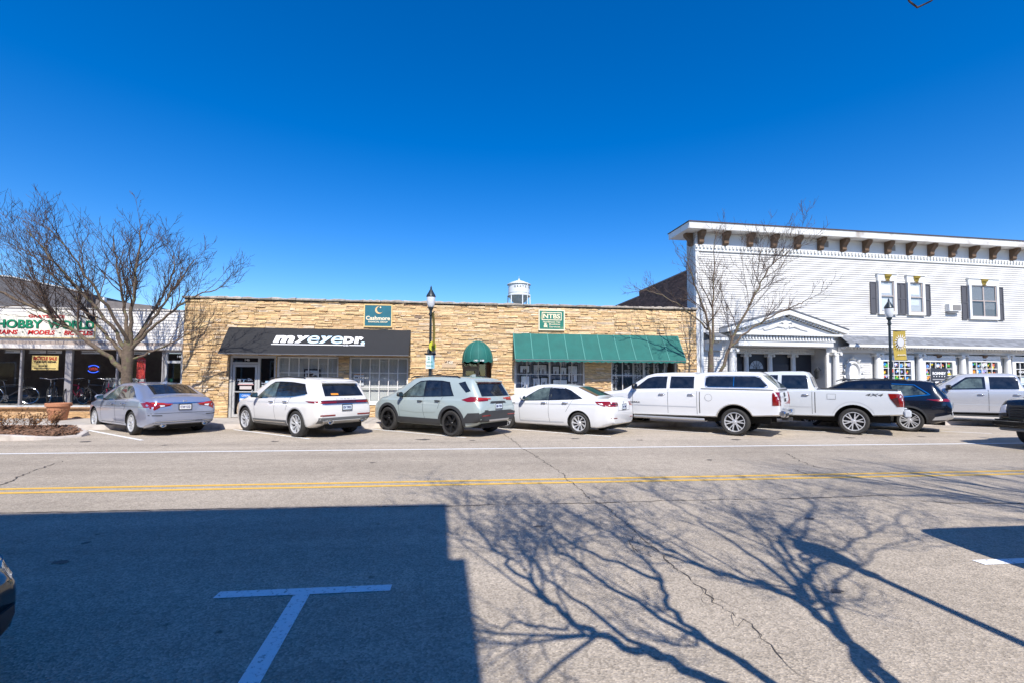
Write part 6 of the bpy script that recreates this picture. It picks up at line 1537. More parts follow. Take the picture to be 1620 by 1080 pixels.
class Car:
    def __init__(s, name, label, cat, pos, heading, paint_m, top, belt, wid, roofw, bot, wb, track, R, W=0.23, style='multi', rim_m=None, group='vehicles parked at an angle to the kerb', crown=0.03, nst=96, arch_gap=0.05, arch_mat=None, smooth_x=0.05, side=(0.985, 1.0, 0.995, 0.975), low_taper=0.93):
        s.t = thing(name, label, cat, (pos[0], pos[1], 0), heading, group)
        s.pm = paint_m; s.wb = wb; s.R = R
        x0, x1 = top[0][0], top[-1][0]
        # stations, denser at the ends
        xs = [x0 + (x1 - x0) * i / nst for i in range(nst + 1)]
        e = 0.035
        xs = [x0, x0 + e * 0.4, x0 + e] + [x for x in xs if x0 + e * 1.3 < x < x1 - e * 1.3] + [x1 - e, x1 - e * 0.4, x1]
        rings = []
        for x in xs:
            t = scurve(top, x, smooth_x); b = scurve(bot, x, 0.05); be = min(scurve(belt, x, 0.10), t - 0.012); w = scurve(wid, x, 0.10); r = min(scurve(roofw, x, 0.10), w * 0.97)
            edge = min(x - x0, x1 - x)
            if edge < e:
                k = sqrt(max(0, 1 - (1 - edge / e) ** 2)) * 0.07 + 0.93
                m_ = (t + b) / 2; t = m_ + (t - m_) * k; b = m_ + (b - m_) * k; be = m_ + (be - m_) * k; w *= k * 0.6 + 0.4; r *= k * 0.6 + 0.4
            h = t - be; lo = be - b
            P = [(0, b), (0.70 * w, b), (0.86 * w * low_taper / 0.93, b + 0.015), (low_taper * w, b + 0.05), (0.965 * w, b + 0.16 * lo), (side[0] * w, b + 0.34 * lo), (side[1] * w, b + 0.58 * lo), (side[2] * w, b + 0.80 * lo), (side[3] * w, be - 0.03 * min(1, lo)), (0.95 * w, be + 0.004)]
            wb_ = 0.95 * w
            for f in (0.12, 0.3, 0.5, 0.7, 0.86):
                P.append((wb_ + (r - wb_) * f + 0.03 * sin(pi * f) * min(1, h / 0.5), be + h * f * 0.965))
            cz = min(crown, h * 0.5 + 0.005)
            P += [(r * 0.975, be + h * 0.95), (r * 0.92, t - 0.25 * cz * 0.6), (r * 0.75, t + cz * 0.35), (r * 0.45, t + cz * 0.8), (0, t + cz)]
            rings.append((x, P))
        K = len(rings[0][1]); bm = bmesh.new(); V = []
        for x, P in rings:
            row = [bm.verts.new((x, y, z)) for y, z in P] + [bm.verts.new((x, -y, z)) for y, z in reversed(P[1:-1])]
            V.append(row)
        n = len(V[0])
        for i in range(len(V) - 1):
            for k in range(n):
                bm.faces.new((V[i][k], V[i + 1][k], V[i + 1][(k + 1) % n], V[i][(k + 1) % n]))
        bm.faces.new(V[0][::-1]) ; bm.faces.new(V[-1])
        bmesh.ops.recalc_face_normals(bm, faces=bm.faces)
        me = bpy.data.meshes.new('body'); bm.to_mesh(me)
        s.bvh = BVHTree.FromBMesh(bm); bm.free()
        me.materials.append(paint_m); me.materials.append(WELL)
        body = link('body', me, s.t)
        # cut the wheel arches
        cut = MB(); RA = R + arch_gap
        for ax in (0.0, wb):
            for sg_ in (1, -1):
                c = MB(); y0, y1 = sorted((sg_ * (track / 2 - W / 2 - 0.05), sg_ * (track / 2 + 0.6)))
                c.lathe([(0.0, y0), (RA, y0), (RA, y1), (0.0, y1)], (ax, 0, R - 0.0), 'y', 40)
                bmc = bmesh.new(); b0 = len(cut.v); cut.add(c.v, c.f)
        cm = cut.mesh('cutter', WELL)
        bmc = bmesh.new(); bmc.from_mesh(cm); bmesh.ops.remove_doubles(bmc, verts=bmc.verts, dist=1e-5); bmesh.ops.recalc_face_normals(bmc, faces=bmc.faces); bmc.to_mesh(cm); bmc.free()
        co = bpy.data.objects.new('cutter', cm); COL.objects.link(co)
        body.parent = None
        md = body.modifiers.new('b', 'BOOLEAN'); md.object = co; md.operation = 'DIFFERENCE'; md.solver = 'EXACT'
        dg = bpy.context.evaluated_depsgraph_get(); dg.update()
        me2 = bpy.data.meshes.new_from_object(body.evaluated_get(dg))
        body.modifiers.clear(); body.data = me2; body.parent = s.t
        COL.objects.unlink(co); bpy.data.objects.remove(co); bpy.data.meshes.remove(me)
        me2.name = 'body'
        for m_ in list(me2.materials)[2:]: pass
        me2.materials.clear(); me2.materials.append(paint_m); me2.materials.append(WELL)
        for p in me2.polygons:
            c = p.center; wi = 0
            for ax in (0.0, wb):
                d = hypot(c.x - ax, c.z - R)
                if d < RA + 0.004 and abs(c.y) > track / 2 - W / 2 - 0.08 and (abs(p.normal.y) > 0.9 and abs(c.y) < track / 2 - W / 2 + 0.0 or d > RA - 0.02): wi = 1
            p.material_index = wi; p.use_smooth = True
        me2.set_sharp_from_angle(angle=radians(32))
        s.body = body
        tm, rmm, bd = wheel_meshes(R, W, style, rim_m or RIMS)
        for ax in (0.0, wb):
            for sg_ in (1, -1):
                w = link('wheel', None, s.t, (ax, sg_ * track / 2, R)); w.empty_display_size = 0.1
                if sg_ < 0: w.rotation_euler = (0, 0, pi)
                w.rotation_euler.rotate_axis('Y', RND.uniform(0, 1.2))
                link('tyre', tm, w); link('rim', rmm, w); link('brake_shade_disc', bd, w)
    def hit(s, view, a, b):
        if view == 'L': o, d = Vector((a, 4, b)), Vector((0, -1, 0))
        elif view == 'R': o, d = Vector((a, -4, b)), Vector((0, 1, 0))
        elif view == 'B': o, d = Vector((-8, a, b)), Vector((1, 0, 0))
        elif view == 'F': o, d = Vector((14, a, b)), Vector((-1, 0, 0))
        else: o, d = Vector((a, b, 5)), Vector((0, 0, -1))
        h = s.bvh.ray_cast(o, d)
        return h[0], d
    def panel(s, name, m, poly, views='L', off=0.006, res=0.07, parent=None, smooth=40, inset_=0.012):
        """a plate laid on the body: outline in side (x,z), back/front (y,z) or top (x,y) view"""
        outs = []
        for view in views:
            pts = [Vector(p) for p in poly]
            # subdivide the outline
            q = []
            n = len(pts)
            for i in range(n):
                a, b = pts[i], pts[(i + 1) % n]; k = max(1, int((b - a).length / res))
                q += [a.lerp(b, j / k) for j in range(k)]
            m_ = len(q)
            xs = [p.x for p in q]; ys = [p.y for p in q]; ins_ = []
            x = min(xs) + res * 0.5
            pl = [tuple(p) for p in q]
            while x < max(xs):
                y = min(ys) + res * 0.5
                while y < max(ys):
                    if inside((x, y), pl) and min((Vector((x, y)) - e_).length for e_ in q) > res * 0.45: ins_.append(Vector((x, y)))
                    y += res
                x += res
            rs = delaunay_2d_cdt(q + ins_, [], [list(range(m_))], 1, 1e-5)
            vv = []; ok = []
            for v in rs[0]:
                h, d = s.hit(view, v.x, v.y)
                if h is None: vv.append(None); continue
                vv.append((h - d * off, d))
            used = sorted({i for f in rs[2] for i in f if all(vv[j] is not None for j in f)})
            mp = {j: i for i, j in enumerate(used)}
            fs = [tuple(mp[j] for j in f) for f in rs[2] if all(vv[j] is not None for j in f)]
            P = [vv[j][0] for j in used]
            # skirt down into the body
            ec = {}
            for f in fs:
                for i in range(len(f)):
                    e_ = (f[i], f[(i + 1) % len(f)]); ec[tuple(sorted(e_))] = ec.get(tuple(sorted(e_)), 0) + 1
            bnd = [e_ for e_, c in ec.items() if c == 1]; bv = sorted({i for e_ in bnd for i in e_}); mb2 = {}
            d = s.hit(view, 0, 0)[1]
            for i in bv: mb2[i] = len(P); P.append(P[i] + d * (off + 0.012))
            fs += [(a, b, mb2[b], mb2[a]) for a, b in bnd]
            if fs: outs.append(MB().add(P, fs).build(name, m, parent or s.t, smooth=smooth))
        return outs[0] if outs else None
    def line(s, name, m, pts, views='L', w=0.012, off=0.004, res=0.06):
        """a narrow strip along a path drawn on the body"""
        for view in views:
            q = []
            for a, b in zip(pts[:-1], pts[1:]):
                a, b = Vector(a), Vector(b); k = max(1, int((b - a).length / res)); q += [a.lerp(b, j / k) for j in range(k)]
            q.append(Vector(pts[-1])); P = []; n = len(q)
            for i, p in enumerate(q):
                t = (q[min(n - 1, i + 1)] - q[max(0, i - 1)]).normalized(); nn = Vector((-t.y, t.x)) * w / 2
                h1, d = s.hit(view, *(p + nn)); h2, _ = s.hit(view, *(p - nn))
                if h1 is None or h2 is None: continue
                P += [h1 - d * off, h2 - d * off]
            k = len(P) // 2
            if k > 1: MB().add(P, [(2 * i, 2 * i + 1, 2 * i + 3, 2 * i + 2) for i in range(k - 1)]).build(name, m, s.t, recalc=False)
    def box(s, name, m, x0, x1, y0, y1, z0, z1, bev=0.0, parent=None):
        mb = MB().box(x0, x1, y0, y1, z0, z1); o = mb.build(name, m, parent or s.t)
        if bev:
            bm = bmesh.new(); bm.from_mesh(o.data); bmesh.ops.bevel(bm, geom=bm.edges[:], offset=bev, segments=3, affect='EDGES'); bm.to_mesh(o.data); bm.free()
            o.data.polygons.foreach_set('use_smooth', [True] * len(o.data.polygons)); o.data.set_sharp_from_angle(angle=radians(40))
        return o
    def handle(s, x, z, m, l=0.20):
        for sg_, v in ((1, 'L'), (-1, 'R')):
            h, d = s.hit(v, x, z)
            if h is None: continue
            y = h.y
            MB().tube([(x - l / 2, y - sg_ * 0.01, z), (x - l / 2 + 0.03, y + sg_ * 0.035, z + 0.004), (x + l / 2 - 0.03, y + sg_ * 0.035, z + 0.004), (x + l / 2, y - sg_ * 0.01, z)], [0.016, 0.018, 0.018, 0.014], 8).build('door_handle', m, s.t, smooth=60)
    def mirror(s, x, z, m, face=None, big=1.0):
        for sg_, v in ((1, 'L'), (-1, 'R')):
            h, d = s.hit(v, x, z - 0.02)
            y = (h.y if h else sg_ * 0.85)
            o = MB(); k = big
            y0, y1 = y + sg_ * 0.05, y + sg_ * (0.05 + 0.20 * k)
            o.hexa([(x - 0.03, y0, z - 0.02), (x + 0.10, y0, z - 0.02), (x + 0.10, y0, z + 0.13 * k), (x - 0.03, y0, z + 0.14 * k), (x - 0.045, y1, z - 0.005), (x + 0.05, y1, z + 0.005), (x + 0.05, y1, z + 0.11 * k), (x - 0.045, y1, z + 0.125 * k)])
            b = o.build('mirror', m, s.t)
            bm = bmesh.new(); bm.from_mesh(b.data); bmesh.ops.bevel(bm, geom=bm.edges[:], offset=0.022, segments=3, affect='EDGES'); bm.to_mesh(b.data); bm.free()
            b.data.polygons.foreach_set('use_smooth', [True] * len(b.data.polygons))
            MB().bar((x + 0.04, y - sg_ * 0.03, z - 0.02), (x + 0.03, y + sg_ * 0.08, z + 0.02), 0.06, 0.03).build('mirror_arm', CLAD, s.t)
            MB().add([(x - 0.047, y0 + sg_ * 0.02, z + 0.005), (x - 0.047, y1 - sg_ * 0.02, z + 0.015), (x - 0.047, y1 - sg_ * 0.02, z + 0.10 * k), (x - 0.047, y0 + sg_ * 0.02, z + 0.115 * k)], [(0, 1, 2, 3)]).build('mirror_glass', mat('mirror_glass', (0.3, 0.4, 0.45), 0.05, 1.0), s.t)
    def plate(s, y, z, m=None, txt='', w=0.31, h=0.155):
        hh, d = s.hit('B', y, z); x = hh.x if hh else 0
        p = MB().box(x - 0.022, x + 0.01, y - w / 2, y + w / 2, z - h / 2, z + h / 2).build('number_plate', m or PLATE, s.t)
        MB().box(x - 0.026, x - 0.0222, y - w / 2 - 0.012, y + w / 2 + 0.012, z + h / 2 - 0.012, z + h / 2 + 0.01).box(x - 0.026, x - 0.0222, y - w / 2 - 0.012, y + w / 2 + 0.012, z - h / 2 - 0.01, z - h / 2 + 0.012).box(x - 0.026, x - 0.0222, y - w / 2 - 0.012, y - w / 2 + 0.008, z - h / 2 + 0.013, z + h / 2 - 0.013).box(x - 0.026, x - 0.0222, y + w / 2 - 0.008, y + w / 2 + 0.012, z - h / 2 + 0.013, z + h / 2 - 0.013).build('plate_frame', BLACK, s.t)
        if txt:
            o = lettering(txt, 0.09, (x - 0.026, y, z), PTXT, s.t, fit=(w * 0.78, h * 0.42), name='plate_text'); o.rotation_euler = (0, 0, -pi / 2)
    def badge(s, txt, y, z, m, w, h, view='B', shear=0):
        hh, d = s.hit(view, y, z)
        if hh is None: return
        p = hh - d * 0.012
        o = lettering(txt, 0.1, p, m, s.t, fit=(w, h), name='badge', shear=shear); o.rotation_euler = (0, 0, -pi / 2 if view == 'B' else pi)
    def arch_trim(s, m, w=0.07, off=0.016, gap=0.05, a0=-8, a1=188):
        for ax in (0.0, s.wb):
            R0, R1 = s.R + gap + 0.001, s.R + gap + w
            A = [radians(a0 + (a1 - a0) * k / 22) for k in range(23)]
            poly = [(ax + R1 * cos(a), s.R + R1 * sin(a)) for a in A] + [(ax + R0 * cos(a), s.R + R0 * sin(a)) for a in reversed(A)]
            s.panel('arch_trim', m, poly, 'LR', off=off, res=0.09)
    def underbody(s, x0, x1, z0=0.2, z1=0.34, w=0.6):
        s.box('underbody', WELL, x0, x1, -w, w, z0, z1)

def mirrored(poly): return [(-a, b) for a, b in poly]
def back_pair(c, name, m, poly, off=0.008, res=0.06):
    c.panel(name, m, poly, 'B', off=off, res=res); c.panel(name, m, mirrored(poly), 'B', off=off, res=res)

def place(rl, heading_deg, track):
    a = radians(heading_deg)
    return (rl[0] + sin(a) * track / 2, rl[1] - cos(a) * track / 2), a

WHITEP = paint('white_car_paint', (0.70, 0.71, 0.72)); WHITEP2 = paint('pearl_white_paint', (0.71, 0.70, 0.68)); SILVERP = paint('silver_car_paint', (0.37, 0.42, 0.56), 0.6, 0.30)
SAGE = paint('pale_grey_green_paint', (0.34, 0.405, 0.40), 0.0, 0.35); NAVY = paint('navy_car_paint', (0.006, 0.009, 0.018), 0.2, 0.2); ICE = paint('pale_grey_truck_paint', (0.55, 0.58, 0.61)); SILV2 = paint('silver_truck_paint', (0.56, 0.57, 0.60), 0.4, 0.3); BLKP = paint('black_car_paint', (0.006, 0.006, 0.007), 0.0, 0.2); GREYG = paint('dark_green_grey_paint', (0.018, 0.024, 0.024), 0.3, 0.2)

# ---------------------------------------------------------------- silver sedan
def sedan(name, label, pos, hd, pm, L, wb, H, W, ro, fast=0.0, rim='multi', style2=0, R=0.335):
    x0, x1 = -ro, L - ro; w = W / 2
    top = [(x0, 0.86), (x0 + 0.06, 1.00 - 0.02 * style2), (x0 + 0.12, 1.045 - 0.02 * style2), (x0 + 0.52 - 0.1 * fast, 1.075), (x0 + 1.28 - 0.1 * fast, H - 0.07), (x0 + 1.75, H - 0.01), (x0 + 2.25, H), (x0 + 2.7, H - 0.025), (x0 + 3.05, H - 0.11), (wb + 0.12, 0.985), (wb + 0.5, 0.90), (x1 - 0.35, 0.78), (x1 - 0.08, 0.66), (x1, 0.56)]
    belt = [(x0, 0.80), (x0 + 0.4, 0.965), (1.2, 0.945), (wb - 0.2, 0.90), (wb + 0.4, 0.82), (x1 - 0.2, 0.66), (x1, 0.52)]
    wid = [(x0, w * 0.82), (x0 + 0.12, w * 0.92), (x0 + 0.5, w * 0.985), (0.2, w), (wb, w), (x1 - 0.6, w * 0.97), (x1 - 0.2, w * 0.86), (x1, w * 0.70)]
    roofw = [(x0, w * 0.70), (x0 + 0.5, w * 0.78), (x0 + 1.2, w * 0.66), (x0 + 2.2, w * 0.655), (x0 + 2.9, w * 0.69), (wb + 0.1, w * 0.80), (x1, w * 0.62)]
    bot = [(x0, 0.34), (x0 + 0.3, 0.24), (x0 + 0.5, 0.20), (x1 - 0.4, 0.19), (x1, 0.26)]
    return Car(name, label, 'car', pos, hd, pm, top, belt, wid, roofw, bot, wb, 1.58 if W > 1.82 else 1.54, R, 0.215, rim, smooth_x=0.07)

# 1. silver sedan --------------------------------------------------
p, a = place((-8.96, 14.46), 140.5, 1.58)
c = sedan('parked_sedan', 'silver four-door sedan with plain chrome wheels parked by the leafless tree', p, a, SILVERP, 4.88, 2.83, 1.45, 1.86, 1.06, fast=1.0)
c.underbody(-0.9, 3.4)
c.panel('window_surround', PIL, [(-0.12, 1.045), (0.3, 1.0), (1.1, 0.962), (2.2, 0.932), (1.98, 1.09), (1.64, 1.30), (1.38, 1.37), (1.1, 1.378), (0.68, 1.36), (0.42, 1.28)], 'LR', off=0.003)
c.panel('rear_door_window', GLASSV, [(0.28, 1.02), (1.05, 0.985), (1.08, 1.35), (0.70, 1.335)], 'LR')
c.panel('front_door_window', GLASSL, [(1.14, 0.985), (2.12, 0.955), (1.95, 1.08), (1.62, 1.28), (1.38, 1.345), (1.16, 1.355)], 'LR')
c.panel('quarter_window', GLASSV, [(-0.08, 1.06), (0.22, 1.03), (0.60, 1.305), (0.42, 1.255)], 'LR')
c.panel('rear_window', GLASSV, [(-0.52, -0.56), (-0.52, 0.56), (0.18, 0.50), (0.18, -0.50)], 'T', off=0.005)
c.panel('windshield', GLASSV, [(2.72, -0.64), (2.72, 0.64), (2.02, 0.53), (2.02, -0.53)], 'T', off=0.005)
c.line('window_chrome', CHROME, [(-0.14, 1.045), (0.4, 1.005), (1.1, 0.968), (2.2, 0.937)], 'LR', w=0.018, off=0.01)
c.line('door_gap', SEAMD, [(1.11, 0.97), (1.11, 0.6), (1.06, 0.32)], 'LR'); c.line('door_gap', SEAMD, [(2.18, 0.93), (2.22, 0.7), (2.2, 0.35)], 'LR'); c.line('door_gap', SEAMD, [(0.32, 0.98), (0.38, 0.8), (0.44, 0.68)], 'LR'); c.line('door_gap', SEAMD, [(0.44, 0.30), (2.2, 0.30)], 'LR')
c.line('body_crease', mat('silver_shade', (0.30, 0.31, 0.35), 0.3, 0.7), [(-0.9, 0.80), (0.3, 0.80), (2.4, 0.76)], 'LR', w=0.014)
c.handle(1.30, 0.84, CHROME); c.handle(0.52, 0.86, CHROME); c.mirror(2.02, 0.96, SILVERP)
back_pair(c, 'tail_light', REDL, [(0.36, 0.90), (0.86, 0.95), (0.885, 0.80), (0.74, 0.72), (0.60, 0.79), (0.36, 0.83)])
back_pair(c, 'tail_light_bar', REDB, [(0.30, 0.885), (0.80, 0.925), (0.80, 0.895), (0.36, 0.86)], off=0.014)
back_pair(c, 'reversing_light', CLEARL, [(0.50, 0.85), (0.62, 0.86), (0.60, 0.80), (0.50, 0.82)], off=0.014)
c.panel('tail_light', REDL, [(-0.98, 0.80), (-0.78, 0.78), (-0.60, 0.91), (-0.98, 0.94)], 'LR', off=0.008)
c.panel('plate_recess', SILVERP, [(-0.30, 0.70), (0.30, 0.70), (0.34, 0.88), (-0.34, 0.88)], 'B', off=0.003); c.plate(0, 0.79, PLATEW, 'CW 512'); c.line('trunk_chrome', CHROME, [(-0.5, 0.905), (0.5, 0.905)], 'B', w=0.02, off=0.012)
c.badge('H', 0, 0.955, CHROME, 0.09, 0.06)
c.panel('bumper_lower', CLAD, [(-0.68, 0.27), (0.68, 0.27), (0.75, 0.38), (-0.75, 0.38)], 'B', off=0.012); c.line('bumper_chrome', CHROME, [(-0.72, 0.40), (0.72, 0.40)], 'B', w=0.018, off=0.018)
c.line('bumper_seam', SEAMD, [(-0.85, 0.63), (0.85, 0.63)], 'B', w=0.010); back_pair(c, 'reflector', CLAD, [(0.55, 0.56), (0.84, 0.57), (0.84, 0.595), (0.55, 0.58)], off=0.01)
for s_ in (-1, 1): MB().lathe([(0.0, 0.05), (0.05, 0.05), (0.05, -0.04), (0.042, -0.04), (0.04, 0.03)], (-1.03, s_ * 0.52, 0.30), 'x', 14, sx=1.5).build('exhaust_tip', CHROME, c.t, smooth=40)
MB().prism([(0.2, 1.42), (0.45, 1.455), (0.25, 1.50), (0.2, 1.50)], 'y', -0.02, 0.02).build('antenna_fin', SILVERP, c.t)

# 4. white sedan ---------------------------------------------------
p, a = place((3.63, 13.85), 138, 1.54)
c = sedan('parked_sedan', 'white four-door sedan between the pale crossover and the capped pickup', p, a, WHITEP, 4.70, 2.68, 1.46, 1.80, 1.05, rim='turbine', style2=-1, R=0.33)
c.underbody(-0.9, 3.3)
c.panel('window_surround', PIL, [(-0.1, 1.055), (0.2, 1.02), (1.0, 0.978), (2.1, 0.933), (1.84, 1.115), (1.5, 1.315), (1.28, 1.385), (1.0, 1.395), (0.6, 1.37), (0.36, 1.295)], 'LR', off=0.003)
c.panel('rear_door_window', GLASSV, [(0.22, 1.03), (0.96, 1.0), (1.0, 1.365), (0.62, 1.345)], 'LR')
c.panel('front_door_window', GLASSL, [(1.06, 1.0), (2.02, 0.955), (1.82, 1.10), (1.50, 1.29), (1.28, 1.36), (1.10, 1.37)], 'LR')
c.panel('window_pillar', GLASSV, [(0.975, 1.0), (1.05, 1.0), (1.09, 1.37), (1.015, 1.37)], 'LR', off=0.008)
c.panel('quarter_window', GLASSV, [(-0.06, 1.07), (0.17, 1.04), (0.54, 1.32), (0.38, 1.27)], 'LR')
c.panel('rear_window', GLASSV, [(-0.42, -0.54), (-0.42, 0.54), (0.20, 0.50), (0.20, -0.50)], 'T', off=0.005)
c.panel('windshield', GLASSV, [(2.58, -0.62), (2.58, 0.62), (1.95, 0.52), (1.95, -0.52)], 'T', off=0.005)
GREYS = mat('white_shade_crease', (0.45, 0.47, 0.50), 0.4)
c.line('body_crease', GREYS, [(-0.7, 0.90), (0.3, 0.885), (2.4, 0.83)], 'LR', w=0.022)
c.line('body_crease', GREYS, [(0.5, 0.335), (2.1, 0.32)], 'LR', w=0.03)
c.line('door_gap', SEAMD, [(1.03, 0.98), (1.03, 0.6), (0.99, 0.30)], 'LR', w=0.009); c.line('door_gap', SEAMD, [(2.08, 0.93), (2.12, 0.7), (2.10, 0.33)], 'LR', w=0.009); c.line('door_gap', SEAMD, [(0.22, 1.0), (0.34, 0.8), (0.42, 0.66)], 'LR', w=0.009)
c.handle(1.20, 0.895, CHROME); c.handle(0.46, 0.915, CHROME); c.mirror(1.92, 0.98, WHITEP)
c.panel('tail_light', REDL, [(-0.98, 0.86), (-0.98, 1.0), (-0.5, 0.985), (-0.62, 0.90), (-0.80, 0.85)], 'LR', off=0.008)
back_pair(c, 'tail_light', REDL, [(0.42, 0.86), (0.80, 0.84), (0.84, 0.985), (0.42, 0.965)]); back_pair(c, 'tail_light_bar', SMOKE, [(0.45, 0.90), (0.78, 0.90), (0.78, 0.93), (0.45, 0.93)], off=0.014)
c.plate(0, 0.83, PLATE, 'AK 903', w=0.28); c.badge('V', 0, 0.95, CHROME, 0.08, 0.07); c.line('trunk_gap', SEAMD, [(-0.42, 0.72), (0.42, 0.72)], 'B', w=0.010); c.line('trunk_gap', SEAMD, [(0.42, 0.72), (0.42, 0.98)], 'B', w=0.008); c.line('trunk_gap', SEAMD, [(-0.42, 0.72), (-0.42, 0.98)], 'B', w=0.008)
back_pair(c, 'reflector', REDL, [(0.50, 0.50), (0.78, 0.51), (0.78, 0.53), (0.50, 0.525)], off=0.01)
c.panel('bumper_lower', CLAD, [(-0.66, 0.27), (0.66, 0.27), (0.72, 0.36), (-0.72, 0.36)], 'B', off=0.012); c.line('bumper_chrome', CHROME, [(-0.66, 0.345), (0.66, 0.345)], 'B', w=0.03, off=0.02)
c.panel('spoiler', WHITEP, [(-0.98, -0.62), (-0.98, 0.62), (-0.86, 0.66), (-0.86, -0.66)], 'T', off=0.03)
c.panel('fender_badge', SEAMD, [(2.30, 0.85), (2.46, 0.84), (2.46, 0.865), (2.30, 0.875)], 'LR', off=0.008)
MB().prism([(0.3, 1.42), (0.5, 1.455), (0.35, 1.49), (0.3, 1.49)], 'y', -0.02, 0.02).build('antenna_fin', CLAD, c.t)

# ---------------------------------------------------------------- crossovers
def suv(name, label, pos, hd, pm, L, wb, H, W, ro, R=0.36, rim='multi', rim_m=None, box=0.0, hood=1.02, style='A', tail=0.0, track=1.62):
    x0, x1 = -ro, L - ro; w = W / 2
    top = [(x0, 0.82), (x0 + 0.03, 0.98), (x0 + 0.08 + tail, 1.10), (x0 + 0.40 + tail, H - 0.13), (x0 + 0.46 + tail, H - 0.075), (x0 + 0.8, H - 0.03), (x0 + 1.6, H), (x0 + 2.3, H - 0.01), (x0 + 2.75, H - 0.06), (wb + 0.02, hood + 0.08), (wb + 0.2, hood), (wb + 0.65, hood - 0.06), (x1 - 0.18, hood - 0.17), (x1 - 0.05, hood - 0.30), (x1, hood - 0.42)]
    belt = [(x0, 0.80), (x0 + 0.2, 1.03), (0.5, 1.04), (wb - 0.2, 0.985), (wb + 0.4, hood - 0.09), (x1 - 0.2, hood - 0.24), (x1, hood - 0.45)]
    wid = [(x0, w * 0.84), (x0 + 0.12, w * 0.93), (x0 + 0.45, w * 0.99), (0.2, w), (wb, w), (x1 - 0.5, w * 0.97), (x1 - 0.18, w * 0.88), (x1, w * 0.74)]
    roofw = [(x0, w * 0.72), (x0 + 0.3, w * 0.72), (x0 + 0.5, w * 0.71), (x0 + 2.2, w * 0.73), (x0 + 2.8, w * 0.75), (wb + 0.1, w * 0.82), (x1, w * 0.66)]
    bot = [(x0, 0.46), (x0 + 0.25, 0.33), (x0 + 0.5, 0.26), (x1 - 0.4, 0.24), (x1, 0.32)]
    return Car(name, label, 'car', pos, hd, pm, top, belt, wid, roofw, bot, wb, track, R, 0.235, rim, rim_m=rim_m, smooth_x=0.06)

def spoiler(c, m, x0, z, w, l=0.34, t=0.035):
    MB().hexa([(x0 - l * 0.5, -w * 0.92, z - 0.02), (x0 + l * 0.5, -w, z + 0.04), (x0 + l * 0.5, w, z + 0.04), (x0 - l * 0.5, w * 0.92, z - 0.02), (x0 - l * 0.5, -w * 0.92, z - 0.02 + t), (x0 + l * 0.5, -w, z + 0.075), (x0 + l * 0.5, w, z + 0.075), (x0 - l * 0.5, w * 0.92, z - 0.02 + t)]).build('spoiler', m, c.t)
def roof_rails(c, m, x0, x1, y, z):
    for s_ in (-1, 1): MB().tube([(x0, s_ * y, z - 0.05), (x0 + 0.12, s_ * y, z), ((x0 + x1) / 2, s_ * (y + 0.01), z + 0.03), (x1 - 0.12, s_ * y, z - 0.01), (x1, s_ * y, z - 0.06)], 0.018, 6).build('roof_rail', m, c.t, smooth=60)

# 2. white crossover -----------------------------------------------
p, a = place((-4.32, 13.68), 139, 1.62)
c = suv('parked_crossover', 'white crossover with twin exhausts parked under the black awning', p, a, WHITEP2, 4.59, 2.71, 1.63, 1.89, 0.97, rim='turbine', R=0.365)
c.underbody(-0.85, 3.2, 0.24, 0.4)
c.panel('window_surround', PIL, [(-0.42, 1.185), (0.3, 1.095), (1.05, 1.066), (2.14, 1.024), (1.85, 1.215), (1.56, 1.425), (1.38, 1.505), (1.1, 1.518), (0.46, 1.505), (-0.15, 1.455)], 'LR', off=0.003)
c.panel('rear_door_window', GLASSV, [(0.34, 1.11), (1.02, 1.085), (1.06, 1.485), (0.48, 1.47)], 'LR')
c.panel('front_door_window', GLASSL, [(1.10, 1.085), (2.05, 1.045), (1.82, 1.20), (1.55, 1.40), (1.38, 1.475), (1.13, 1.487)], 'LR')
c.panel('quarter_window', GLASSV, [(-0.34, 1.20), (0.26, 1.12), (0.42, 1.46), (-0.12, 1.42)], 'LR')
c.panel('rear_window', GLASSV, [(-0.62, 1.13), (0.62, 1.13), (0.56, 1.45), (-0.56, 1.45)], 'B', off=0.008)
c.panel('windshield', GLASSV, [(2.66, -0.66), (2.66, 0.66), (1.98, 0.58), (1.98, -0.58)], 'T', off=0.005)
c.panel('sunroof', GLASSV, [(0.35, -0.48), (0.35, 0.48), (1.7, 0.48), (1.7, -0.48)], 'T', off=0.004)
spoiler(c, WHITEP2, -0.52, 1.50, 0.60); roof_rails(c, BLACK, 0.0, 1.9, 0.63, 1.625)
c.line('window_chrome', CHROME, [(-0.36, 1.17), (0.3, 1.09), (1.1, 1.062), (2.1, 1.02)], 'LR', w=0.018, off=0.01)
c.line('door_gap', SEAMD, [(1.07, 1.07), (1.07, 0.7), (1.0, 0.40)], 'LR', w=0.009); c.line('door_gap', SEAMD, [(2.12, 1.0), (2.16, 0.75), (2.12, 0.40)], 'LR', w=0.009); c.line('door_gap', SEAMD, [(0.30, 1.08), (0.40, 0.9), (0.48, 0.72)], 'LR', w=0.009)
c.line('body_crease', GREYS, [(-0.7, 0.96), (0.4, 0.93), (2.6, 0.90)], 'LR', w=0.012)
c.handle(1.22, 0.93, CHROME); c.handle(0.50, 0.95, CHROME); c.mirror(1.98, 1.05, BLACK)
c.panel('side_cladding', mat('grey_cladding', (0.13, 0.135, 0.14), 0.5), [(0.46, 0.285), (2.24, 0.275), (2.24, 0.42), (0.46, 0.44)], 'LR', off=0.014); c.line('sill_chrome', CHROME, [(0.5, 0.37), (2.2, 0.36)], 'LR', w=0.025, off=0.024)
c.arch_trim(mat('arch_gloss', (0.30, 0.30, 0.31), 0.4), w=0.035, off=0.01)
c.panel('tail_light_band', SMOKE, [(-0.80, 0.93), (0.80, 0.93), (0.80, 1.02), (-0.80, 1.02)], 'B', off=0.01)
